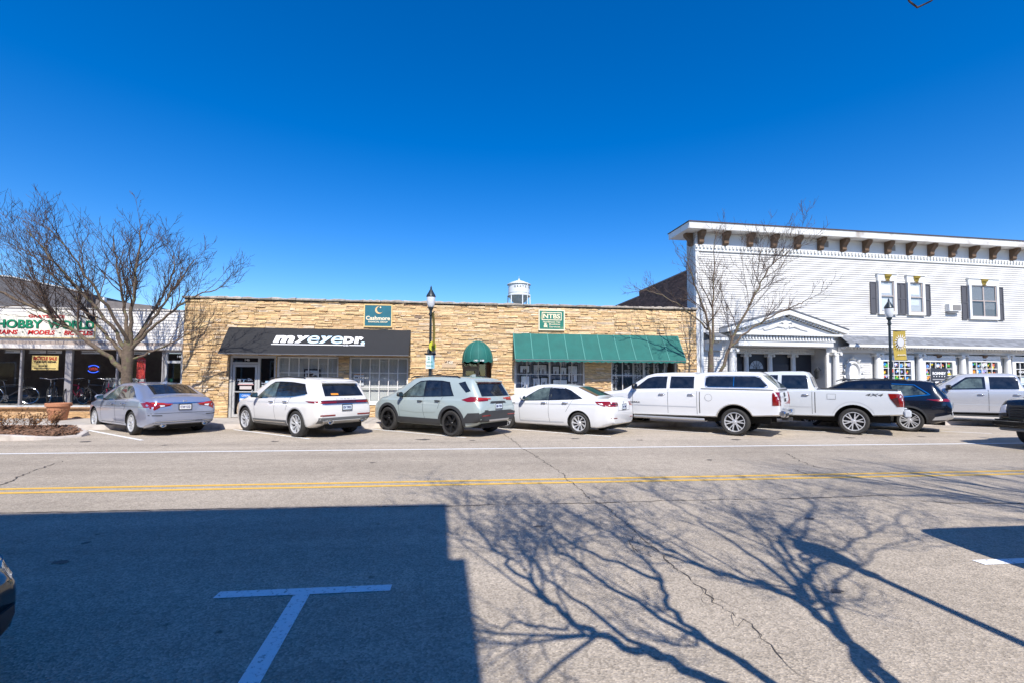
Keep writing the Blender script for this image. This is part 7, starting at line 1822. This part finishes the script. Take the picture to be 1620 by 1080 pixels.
back_pair(c, 'tail_light', REDL, [(0.32, 0.955), (0.80, 0.935), (0.80, 0.99), (0.32, 0.985)], off=0.016); c.line('light_chrome', CHROME, [(-0.8, 0.915), (0.8, 0.915)], 'B', w=0.016, off=0.018)
c.panel('tail_light', REDL, [(-0.93, 0.94), (-0.93, 1.0), (-0.45, 1.0), (-0.60, 0.955)], 'LR', off=0.01)
c.plate(0.0, 0.82, PLATE, 'EV 905'); back_pair(c, 'reflector', REDL, [(0.36, 0.60), (0.80, 0.60), (0.80, 0.635), (0.36, 0.635)], off=0.012)
c.panel('rear_bumper', mat('grey_cladding', (0.13, 0.135, 0.14), 0.5), [(-0.82, 0.40), (0.82, 0.40), (0.82, 0.56), (-0.82, 0.56)], 'B', off=0.02); c.panel('skid_plate', mat('skid_silver', (0.5, 0.5, 0.5), 0.35, 0.5), [(-0.62, 0.34), (0.62, 0.34), (0.72, 0.47), (-0.72, 0.47)], 'B', off=0.04)
for s_ in (-1, 1): MB().lathe([(0.0, 0.03), (0.055, 0.03), (0.06, -0.05), (0.048, -0.05), (0.045, 0.02)], (-0.96, s_ * 0.52, 0.44), 'x', 14, sx=1.35).build('exhaust_tip', CHROME, c.t, smooth=40)
c.badge('L I N C O L N', 0, 1.06, GREYS, 0.62, 0.028); c.panel('window_sticker', mat('sticker_amber', (0.75, 0.28, 0.03), 0.5), [(0.20, 1.16), (0.42, 1.16), (0.42, 1.205), (0.20, 1.205)], 'B', off=0.014)
c.line('wiper', BLACK, [(0.1, 1.15), (-0.35, 1.17)], 'B', w=0.016, off=0.02)

# 3. pale grey-green crossover --------------------------------------
p, a = place((-0.11, 13.55), 137.5, 1.62)
c = suv('parked_crossover', 'pale grey-green crossover with black wheels and cladding beside the street lamp', p, a, SAGE, 4.60, 2.69, 1.69, 1.87, 0.98, rim='five', rim_m=RIMD, R=0.37, hood=1.07)
c.underbody(-0.85, 3.2, 0.26, 0.42)
c.panel('window_surround', PIL, [(-0.06, 1.135), (0.4, 1.11), (1.1, 1.085), (2.18, 1.055), (1.89, 1.255), (1.58, 1.475), (1.42, 1.555), (1.1, 1.578), (0.54, 1.57), (0.22, 1.53)], 'LR', off=0.003)
c.panel('roof_gloss', PIL, [(0.0, -0.60), (1.9, -0.60), (1.9, 0.60), (0.0, 0.60)], 'T', off=0.003, res=0.15)
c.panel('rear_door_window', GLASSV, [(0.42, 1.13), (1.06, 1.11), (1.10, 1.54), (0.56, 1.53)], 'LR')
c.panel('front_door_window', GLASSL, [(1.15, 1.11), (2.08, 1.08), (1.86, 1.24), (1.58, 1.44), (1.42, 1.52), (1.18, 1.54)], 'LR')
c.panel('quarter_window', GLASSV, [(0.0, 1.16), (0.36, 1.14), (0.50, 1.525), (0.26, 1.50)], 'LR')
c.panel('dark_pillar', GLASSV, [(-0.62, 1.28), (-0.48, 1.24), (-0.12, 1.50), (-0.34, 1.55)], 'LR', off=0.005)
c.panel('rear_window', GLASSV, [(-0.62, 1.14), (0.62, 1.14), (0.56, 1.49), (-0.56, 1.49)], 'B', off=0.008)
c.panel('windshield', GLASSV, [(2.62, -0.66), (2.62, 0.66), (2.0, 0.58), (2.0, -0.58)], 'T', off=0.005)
spoiler(c, SAGE, -0.50, 1.555, 0.61); roof_rails(c, BLACK, -0.1, 1.95, 0.64, 1.69)
MB().box(-0.68, -0.60, -0.54, 0.54, 1.50, 1.535).build('brake_light', SMOKE, c.t)
c.line('door_gap', SEAMD, [(1.12, 1.10), (1.12, 0.7), (1.04, 0.45)], 'LR', w=0.009); c.line('door_gap', SEAMD, [(2.14, 1.05), (2.18, 0.8), (2.14, 0.45)], 'LR', w=0.009); c.line('door_gap', SEAMD, [(0.36, 1.10), (0.44, 0.95), (0.52, 0.76)], 'LR', w=0.009)
c.handle(1.26, 0.96, BLACK); c.handle(0.54, 0.985, BLACK); c.mirror(2.02, 1.08, BLACK)
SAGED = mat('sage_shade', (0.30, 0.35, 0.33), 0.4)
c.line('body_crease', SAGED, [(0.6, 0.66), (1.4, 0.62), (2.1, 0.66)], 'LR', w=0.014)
c.panel('side_cladding', CLAD, [(0.47, 0.285), (2.22, 0.275), (2.22, 0.47), (0.47, 0.47)], 'LR', off=0.016)
c.arch_trim(CLAD, w=0.085, off=0.02)
c.panel('tail_light', REDL, [(-0.96, 1.00), (-0.96, 1.12), (-0.66, 1.13), (-0.36, 1.04), (-0.60, 0.99)], 'LR', off=0.01)
back_pair(c, 'tail_light', REDL, [(0.42, 1.02), (0.84, 1.00), (0.82, 1.12), (0.42, 1.10)], off=0.01); back_pair(c, 'tail_light_bar', REDB, [(0.30, 1.06), (0.76, 1.06), (0.76, 1.09), (0.30, 1.09)], off=0.018)
c.panel('tailgate_trim', CLAD, [(-0.36, 0.95), (0.36, 0.95), (0.30, 1.0), (-0.30, 1.0)], 'B', off=0.02); c.plate(0.0, 0.86, PLATE, 'BK 904'); c.badge('AWD', 0.55, 0.75, SEAMD, 0.16, 0.035)
c.panel('rear_bumper', CLAD, [(-0.84, 0.44), (0.84, 0.44), (0.86, 0.66), (0.55, 0.74), (-0.55, 0.74), (-0.86, 0.66)], 'B', off=0.022); c.panel('bumper_corner', CLAD, [(-0.95, 0.42), (-0.46, 0.40), (-0.46, 0.50), (-0.62, 0.68), (-0.95, 0.70)], 'LR', off=0.018)
c.panel('skid_plate', mat('skid_silver', (0.5, 0.5, 0.5), 0.35, 0.5), [(-0.40, 0.42), (0.40, 0.42), (0.46, 0.50), (-0.46, 0.50)], 'B', off=0.04); back_pair(c, 'reflector', REDL, [(0.40, 0.60), (0.74, 0.60), (0.74, 0.63), (0.40, 0.63)], off=0.03)
c.line('wiper', BLACK, [(0.05, 1.17), (-0.35, 1.20)], 'B', w=0.02, off=0.02); MB().prism([(-0.1, 1.66), (0.14, 1.695), (-0.02, 1.755), (-0.1, 1.755)], 'y', -0.02, 0.02).build('antenna_fin', SAGE, c.t)

# 7. navy crossover -------------------------------------------------
p, a = place((14.64, 13.95), 131, 1.64)
c = suv('parked_crossover', 'dark navy crossover between the white pickup and the silver pickup', p, a, NAVY, 4.79, 2.77, 1.68, 1.90, 1.03, rim='multi', R=0.365, hood=1.06)
c.underbody(-0.85, 3.3, 0.24, 0.4)
c.panel('rear_door_window', GLASSV, [(0.42, 1.13), (1.10, 1.11), (1.14, 1.53), (0.52, 1.52)], 'LR'); c.panel('front_door_window', GLASSV, [(1.18, 1.11), (2.15, 1.08), (1.9, 1.24), (1.6, 1.44), (1.42, 1.52), (1.2, 1.53)], 'LR'); c.panel('quarter_window', GLASSL, [(-0.42, 1.22), (0.34, 1.13), (0.46, 1.51), (-0.1, 1.48)], 'LR')
c.panel('rear_window', GLASSV, [(-0.62, 1.14), (0.62, 1.14), (0.56, 1.48), (-0.56, 1.48)], 'B', off=0.008)
c.line('window_chrome', CHROME, [(0.44, 1.545), (-0.14, 1.515), (-0.52, 1.21), (0.34, 1.10), (1.1, 1.085), (2.15, 1.05)], 'LR', w=0.028, off=0.012)
spoiler(c, NAVY, -0.56, 1.55, 0.61); roof_rails(c, BLACK, 0.0, 2.0, 0.64, 1.68)
c.arch_trim(CLAD, w=0.06, off=0.016); c.panel('side_cladding', CLAD, [(0.47, 0.285), (2.28, 0.275), (2.28, 0.40), (0.47, 0.42)], 'LR', off=0.014)
c.panel('tail_light', REDL, [(-0.98, 1.01), (-0.98, 1.08), (-0.42, 1.06), (-0.72, 1.0)], 'LR', off=0.01); back_pair(c, 'tail_light', REDL, [(0.40, 1.0), (0.84, 1.0), (0.84, 1.09), (0.40, 1.07)], off=0.012)
c.line('light_strip', REDB, [(-0.4, 1.035), (0.4, 1.035)], 'B', w=0.03, off=0.012); c.plate(0, 0.86, PLATE); c.handle(1.26, 0.96, NAVY); c.handle(0.54, 0.98, NAVY); c.mirror(2.05, 1.08, NAVY)
c.panel('skid_plate', mat('skid_silver', (0.5, 0.5, 0.5), 0.35, 0.5), [(-0.80, 0.44), (0.80, 0.44), (0.84, 0.58), (-0.84, 0.58)], 'B', off=0.025); c.panel('bumper_corner', mat('skid_silver', (0.5, 0.5, 0.5), 0.35, 0.5), [(-1.0, 0.44), (-0.55, 0.40), (-0.62, 0.50), (-1.0, 0.60)], 'LR', off=0.018)
back_pair(c, 'reflector', CLEARL, [(0.5, 0.66), (0.8, 0.66), (0.8, 0.72), (0.5, 0.72)], off=0.012)

# ---------------------------------------------------------------- pickups
def pickup(name, label, pos, hd, pm, cap=False, L=5.85, wb=3.64, ro=1.18, R=0.40, H=1.90, track=1.72, W=2.02, style='truck', cabx=1.02, front=True, rim_m=None):
    x0, x1 = -ro, L - ro; w = W / 2; bed = 1.35
    bt = [(x0, 0.95), (x0 + 0.02, bed - 0.03), (x0 + 0.06, bed), (cabx - 0.06, bed + 0.01)]
    if cap: bt = [(x0, 0.95), (x0 + 0.02, bed), (x0 + 0.10, bed + 0.10), (x0 + 0.50, H - 0.06), (x0 + 0.60, H), (x0 + 1.2, H + 0.02), (cabx - 0.10, H - 0.005), (cabx - 0.05, H - 0.01)]
    top = bt + [(cabx + 0.0, bed + 0.05 if not cap else H - 0.01), (cabx + 0.14, H - 0.05), (cabx + 0.3, H - 0.005), (cabx + 0.9, H), (cabx + 1.45, H - 0.02), (cabx + 1.72, H - 0.08), (cabx + 2.42, 1.34), (cabx + 2.58, 1.27), (x1 - 0.45, 1.22), (x1 - 0.12, 1.17), (x1 - 0.02, 1.05), (x1, 0.85)]
    belt = [(x0, 0.92), (x0 + 0.05, bed - 0.04), (cabx, 1.33), (cabx + 1.6, 1.27), (cabx + 2.5, 1.22), (x1 - 0.2, 1.08), (x1, 0.8)]
    wid = [(x0, w * 0.95), (x0 + 0.06, w * 0.985), (0, w), (wb, w), (x1 - 0.4, w * 0.98), (x1 - 0.12, w * 0.92), (x1, w * 0.84)]
    roofw = [(x0, w * 0.90), (cabx - 0.1, w * 0.90)] if not cap else [(x0, w * 0.82), (x0 + 0.6, w * 0.78), (cabx - 0.1, w * 0.76)]
    roofw += [(cabx + 0.1, w * 0.74), (cabx + 1.4, w * 0.74), (cabx + 1.8, w * 0.76), (cabx + 2.5, w * 0.88), (x1, w * 0.78)]
    bot = [(x0, 0.62), (x0 + 0.5, 0.58), (0.6, 0.50), (wb - 0.6, 0.46), (x1 - 0.3, 0.42), (x1, 0.46)]
    c = Car(name, label, 'pickup truck', pos, hd, pm, top, belt, wid, roofw, bot, wb, track, R, 0.26, style, rim_m=rim_m, smooth_x=0.04, arch_gap=0.11, low_taper=0.965, side=(0.99, 1.0, 1.0, 0.985))
    c.box('frame_rail', WELL, x0 + 0.3, x1 - 0.4, -0.55, -0.40, 0.36, 0.52); c.box('frame_rail', WELL, x0 + 0.3, x1 - 0.4, 0.40, 0.55, 0.36, 0.52); c.box('axle', WELL, -0.06, 0.06, -0.75, 0.75, R - 0.06, R + 0.06); c.box('axle', WELL, wb - 0.06, wb + 0.06, -0.75, 0.75, R - 0.06, R + 0.06)
    # windows
    cx = cabx
    c.panel('rear_door_window', GLASSV, [(cx + 0.14, 1.375), (cx + 0.89, 1.365), (cx + 0.89, H - 0.115), (cx + 0.16, H - 0.12)], 'LR'); c.panel('front_door_window', GLASSV, [(cx + 1.0, 1.365), (cx + 2.10, 1.33), (cx + 1.93, 1.46), (cx + 1.66, 1.68), (cx + 1.50, H - 0.13), (cx + 1.36, H - 0.115), (cx + 1.0, H - 0.115)], 'LR')
    c.panel('windshield', GLASSV, [(cx + 2.36, -0.74), (cx + 2.36, 0.74), (cx + 1.76, 0.66), (cx + 1.76, -0.66)], 'T', off=0.006)
    for xx in (cx + 0.04, cx + 0.94, cx + 2.12): c.line('door_gap', SEAMD, [(xx, 1.34), (xx, 0.9), (xx, 0.58)], 'LR', w=0.010)
    c.line('door_gap', SEAMD, [(cx - 0.04, bed - 0.02), (cx - 0.04, 0.62)], 'LR', w=0.022)
    c.handle(cx + 0.22, 1.18, CHROME); c.handle(cx + 1.14, 1.17, CHROME); c.mirror(cx + 2.0, 1.34, BLACK, big=1.35)
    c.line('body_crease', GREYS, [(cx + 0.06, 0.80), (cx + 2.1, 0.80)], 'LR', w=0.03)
    return c
# 5. capped white pickup --------------------------------------------
p, a = place((8.17, 13.25), 136, 1.72)
c = pickup('parked_pickup', 'white crew-cab pickup with a windowed cap over its bed', p, a, WHITEP, cap=True, H=1.86)
c.panel('cap_window', GLASSV, [(-0.78, 1.43), (0.74, 1.43), (0.82, 1.47), (0.82, 1.71), (0.74, 1.745), (-0.55, 1.74), (-0.68, 1.70), (-0.86, 1.47)], 'LR', off=0.008)
c.line('cap_window_frame', CHROME, [(-0.86, 1.42), (0.82, 1.42), (0.85, 1.73), (0.74, 1.762), (-0.58, 1.757), (-0.70, 1.71), (-0.89, 1.45), (-0.86, 1.42)], 'LR', w=0.014, off=0.007); c.line('cap_window_post', CHROME, [(0.02, 1.45), (0.02, 1.73)], 'LR', w=0.02, off=0.012)
c.line('cap_seam', SEAMD, [(-1.14, 1.355), (0.95, 1.365)], 'LR', w=0.026, off=0.006); c.line('cap_seam', SEAMD, [(-0.94, 1.362), (0.94, 1.362)], 'B', w=0.028, off=0.006)
c.panel('cap_rear_window', GLASSL, [(-0.70, 1.42), (0.70, 1.42), (0.62, 1.78), (-0.62, 1.78)], 'B', off=0.010)
c.panel('tail_light', REDL, [(-1.16, 0.92), (-1.16, 1.30), (-1.02, 1.30), (-1.0, 1.25), (-1.0, 0.92)], 'LR', off=0.012); back_pair(c, 'tail_light', REDL, [(0.82, 0.92), (0.955, 0.92), (0.955, 1.30), (0.82, 1.30)], off=0.014); back_pair(c, 'tail_light_core', SMOKE, [(0.84, 1.02), (0.90, 1.02), (0.90, 1.20), (0.84, 1.20)], off=0.022)
c.line('tailgate_gap', SEAMD, [(0.80, 0.78), (0.80, 1.33)], 'B', w=0.012); c.line('tailgate_gap', SEAMD, [(-0.80, 0.78), (-0.80, 1.33)], 'B', w=0.012)
c.panel('tailgate_handle', CLAD, [(-0.12, 1.16), (0.12, 1.16), (0.12, 1.28), (-0.12, 1.28)], 'B', off=0.012); c.badge('GMC', 0, 1.06, SEAMD, 0.34, 0.10)
c.box('rear_bumper', CHROME, -1.32, -1.17, -0.98, -0.40, 0.60, 0.78, 0.03); c.box('rear_bumper', CHROME, -1.32, -1.17, 0.40, 0.98, 0.60, 0.78, 0.03); c.box('rear_bumper', CHROME, -1.32, -1.17, -0.38, 0.38, 0.56, 0.72, 0.03); c.box('hitch', CLAD, -1.36, -1.1, -0.08, 0.08, 0.46, 0.55); c.box('bumper_step', CLAD, -1.335, -1.315, 0.55, 0.85, 0.64, 0.71); c.plate(0.0, 0.66, PLATE)
c.arch_trim(CHROME, w=0.03, off=0.012, gap=0.111, a0=0, a1=180); c.panel('fuel_door', WHITEP, blob(0.72, 1.10, 0.10, 0.10, 18), 'LR', off=0.004); c.line('fuel_door_gap', SEAMD, blob(0.72, 1.10, 0.105, 0.105, 18) + [blob(0.72, 1.10, 0.105, 0.105, 18)[0]], 'LR', w=0.006, off=0.006)
for s_ in (-1, 1): MB().tube([(0.85, s_ * 0.98, 0.42), (3.1, s_ * 0.98, 0.42)], 0.045, 8).build('side_step', mat('satin_step', (0.45, 0.45, 0.45), 0.45, 0.6), c.t, smooth=60)
c.badge('SIERRA', 3.05, 0.90, SEAMD, 0.34, 0.04, 'L')
# 6. white-grey pickup ----------------------------------------------
p, a = place((12.05, 13.30), 137.0, 1.72)
c = pickup('parked_pickup', 'pale grey crew-cab pickup with open bed and 4x4 lettering', p, a, ICE, cap=False, H=1.93, ro=1.2, wb=3.68, L=5.9)
c.panel('cab_rear_window', GLASSV, [(-0.66, 1.44), (0.66, 1.44), (0.60, 1.76), (-0.60, 1.76)], 'B', off=0.01)
c.panel('bed_hollow', WELL, [(-1.08, -0.82), (0.86, -0.82), (0.86, 0.82), (-1.08, 0.82)], 'T', off=0.008, res=0.3)  # flat dark sheet on the closed bed, painting the shade of an open one
c.line('bed_rail', CLAD, [(-1.12, 0.90), (0.92, 0.90)], 'T', w=0.07, off=0.02); c.line('bed_rail', CLAD, [(-1.12, -0.90), (0.92, -0.90)], 'T', w=0.07, off=0.02)
c.panel('tail_light', REDL, [(-1.18, 0.88), (-1.18, 1.26), (-0.84, 1.26), (-0.88, 1.12), (-1.04, 0.88)], 'LR', off=0.012); c.panel('tail_light_core', SMOKE, [(-1.10, 0.90), (-1.04, 0.90), (-0.90, 1.10), (-1.06, 1.16)], 'LR', off=0.018); back_pair(c, 'tail_light', REDL, [(0.80, 0.88), (0.955, 0.88), (0.955, 1.26), (0.80, 1.26)], off=0.014)
c.box('rear_bumper', ICE, -1.36, -1.19, -1.0, -0.35, 0.58, 0.80, 0.03); c.box('rear_bumper', ICE, -1.36, -1.19, 0.35, 1.0, 0.58, 0.80, 0.03); c.box('bumper_step', CLAD, -1.35, -1.19, -0.33, 0.33, 0.55, 0.72, 0.02)
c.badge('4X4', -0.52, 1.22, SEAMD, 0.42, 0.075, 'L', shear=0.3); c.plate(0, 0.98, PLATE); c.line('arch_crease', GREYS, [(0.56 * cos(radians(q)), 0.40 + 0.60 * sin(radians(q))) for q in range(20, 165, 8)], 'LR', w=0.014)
c.panel('fuel_door', ICE, [(0.44, 1.06), (0.66, 1.06), (0.66, 1.22), (0.44, 1.22)], 'LR', off=0.004); c.line('fuel_door_gap', SEAMD, [(0.44, 1.06), (0.66, 1.06), (0.66, 1.22), (0.44, 1.22), (0.44, 1.06)], 'LR', w=0.007, off=0.006)
# 8. silver pickup at the right -------------------------------------
p, a = place((20.6, 13.9), 139.0, 1.72)
c = pickup('parked_pickup', 'silver crew-cab pickup cut by the right picture edge', p, a, SILV2, cap=False, H=1.93, ro=1.2, wb=3.68, L=5.9)
c.panel('front_window_tint', GLASSL, [(2.10, 1.41), (2.94, 1.375), (2.80, 1.49), (2.56, 1.70), (2.44, 1.75), (2.10, 1.755)], 'LR', off=0.012)
for s_ in (-1, 1): MB().box(0.9, 3.1, s_ * 0.98 - 0.08, s_ * 0.98 + 0.08, 0.38, 0.43).build('side_step', CLAD, c.t)
c.box('rear_bumper', CHROME, -1.36, -1.19, -1.0, 1.0, 0.58, 0.78, 0.03); back_pair(c, 'tail_light', REDL, [(0.80, 0.88), (0.955, 0.88), (0.955, 1.26), (0.80, 1.26)], off=0.014)

# 9. black pickup driving in from the right -------------------------
c = pickup('driving_pickup', 'black pickup nosing into the picture at the right edge of the far lane', (18.35, 9.75), pi, BLKP, cap=False, H=1.93, ro=1.2, wb=3.68, L=5.9)
c.t['group'] = 'vehicles on the road'
c.panel('grille', CLAD, [(-0.62, 0.72), (0.62, 0.72), (0.66, 1.06), (-0.66, 1.06)], 'F', off=0.02)
for k in range(5): MB().box(4.70, 4.745, -0.58, 0.58, 0.755 + k * 0.062, 0.785 + k * 0.062).build('grille_bar', mat('gloss_black_bar', (0.02, 0.02, 0.022), 0.15), c.t)
for s_ in (-1, 1):
    pl = [(s_ * 0.68, 0.86), (s_ * 0.84, 0.84), (s_ * 0.84, 1.02), (s_ * 0.70, 1.06)]
    c.panel('headlight', CLEARL, pl, 'F', off=0.02); c.panel('headlight_surround', CLAD, [(s_ * 0.66, 0.78), (s_ * 0.86, 0.78), (s_ * 0.86, 0.83), (s_ * 0.66, 0.83)], 'F', off=0.025)
c.panel('headlight', CLEARL, [(4.30, 0.88), (4.58, 0.86), (4.58, 1.0), (4.40, 1.04)], 'LR', off=0.014)
c.box('front_bumper', BLKP, 4.58, 4.86, -0.92, 0.92, 0.50, 0.70, 0.05); c.box('skid_plate', mat('skid_grey', (0.16, 0.165, 0.17), 0.5), 4.60, 4.82, -0.80, 0.80, 0.42, 0.50, 0.03); MB().box(4.861, 4.868, -0.155, 0.155, 0.60, 0.75).build('number_plate', PLATE, c.t)
# 10. dark car at the left edge --------------------------------------
c = sedan('parked_hatchback', 'dark car nosing in at the bottom corner by the parking mark', (-6.04, 2.2), 0.0, GREYG, 4.70, 2.72, 1.46, 1.80, 0.95, rim='five', R=0.33)
c.t['group'] = 'cars parked along the near kerb'
c.panel('windshield', GLASSV, [(2.60, -0.62), (2.60, 0.62), (1.97, 0.52), (1.97, -0.52)], 'T', off=0.005); c.panel('front_door_window', GLASSV, [(1.06, 1.0), (2.02, 0.955), (1.82, 1.10), (1.50, 1.29), (1.28, 1.36), (1.10, 1.37)], 'LR')
HLD = mat('dark_headlight', (0.10, 0.11, 0.12), 0.1, coat=1.0)
c.panel('headlight', HLD, [(3.20, 0.60), (3.62, 0.555), (3.66, 0.60), (3.45, 0.675), (3.20, 0.70)], 'LR', off=0.010); c.panel('headlight_shade', SMOKE, [(3.24, 0.63), (3.60, 0.595), (3.42, 0.66), (3.24, 0.685)], 'LR', off=0.014)
for s_ in (-1, 1): c.panel('headlight', HLD, [(s_ * 0.38, 0.54), (s_ * 0.66, 0.56), (s_ * 0.68, 0.62), (s_ * 0.42, 0.60)], 'F', off=0.012); c.panel('bumper_vent', CLAD, [(s_ * 0.50, 0.27), (s_ * 0.66, 0.29), (s_ * 0.68, 0.44), (s_ * 0.52, 0.40)], 'F', off=0.014)
c.panel('bumper_vent', CLAD, [(3.35, 0.26), (3.70, 0.28), (3.70, 0.44), (3.50, 0.36)], 'LR', off=0.014); c.panel('splitter', BLKP, [(3.3, 0.22), (3.70, 0.23), (3.70, 0.27), (3.3, 0.255)], 'LR', off=0.03)
c.panel('grille', CLAD, [(-0.45, 0.30), (0.45, 0.30), (0.40, 0.50), (-0.40, 0.50)], 'F', off=0.014); c.mirror(1.92, 0.98, GREYG)
# 11. tall van past the right edge, seen as a shadow ------------------
def van(pos):
    top = [(-0.95, 1.0), (-0.92, 1.5), (-0.86, 1.88), (-0.74, 1.97), (2.2, 1.99), (2.6, 1.94), (3.25, 1.32), (3.5, 1.2), (4.05, 0.98), (4.15, 0.7)]
    belt = [(-0.95, 0.95), (-0.8, 1.15), (3.2, 1.12), (4.0, 0.88), (4.15, 0.66)]
    wid = [(-0.95, 0.90), (-0.8, 0.97), (0, 1.0), (3.2, 1.0), (3.9, 0.93), (4.15, 0.78)]
    rw = [(-0.95, 0.82), (2.4, 0.82), (3.3, 0.86), (4.15, 0.7)]
    bot = [(-0.95, 0.42), (-0.4, 0.28), (3.6, 0.26), (4.15, 0.32)]
    return Car('parked_van', 'tall van past the picture edge that shades the parking mark', 'van', pos, 0.0, WHITEP, top, belt, wid, rw, bot, 3.1, 1.70, 0.36, 0.24, 'five', group='cars parked along the near kerb')
c = van((5.86, 2.06))
c.panel('side_window', GLASSV, [(0.2, 1.22), (1.4, 1.20), (1.4, 1.72), (0.2, 1.74)], 'LR'); c.panel('front_door_window', GLASSV, [(1.5, 1.2), (2.9, 1.16), (2.45, 1.7), (1.5, 1.73)], 'LR'); c.panel('rear_window', GLASSV, [(-0.7, 1.2), (0.7, 1.2), (0.65, 1.75), (-0.65, 1.75)], 'B', off=0.01); c.panel('windshield', GLASSV, [(3.15, -0.78), (3.15, 0.78), (2.66, 0.72), (2.66, -0.72)], 'T')
back_pair(c, 'tail_light', REDL, [(0.76, 0.9), (0.9, 0.9), (0.88, 1.3), (0.76, 1.3)], off=0.01)
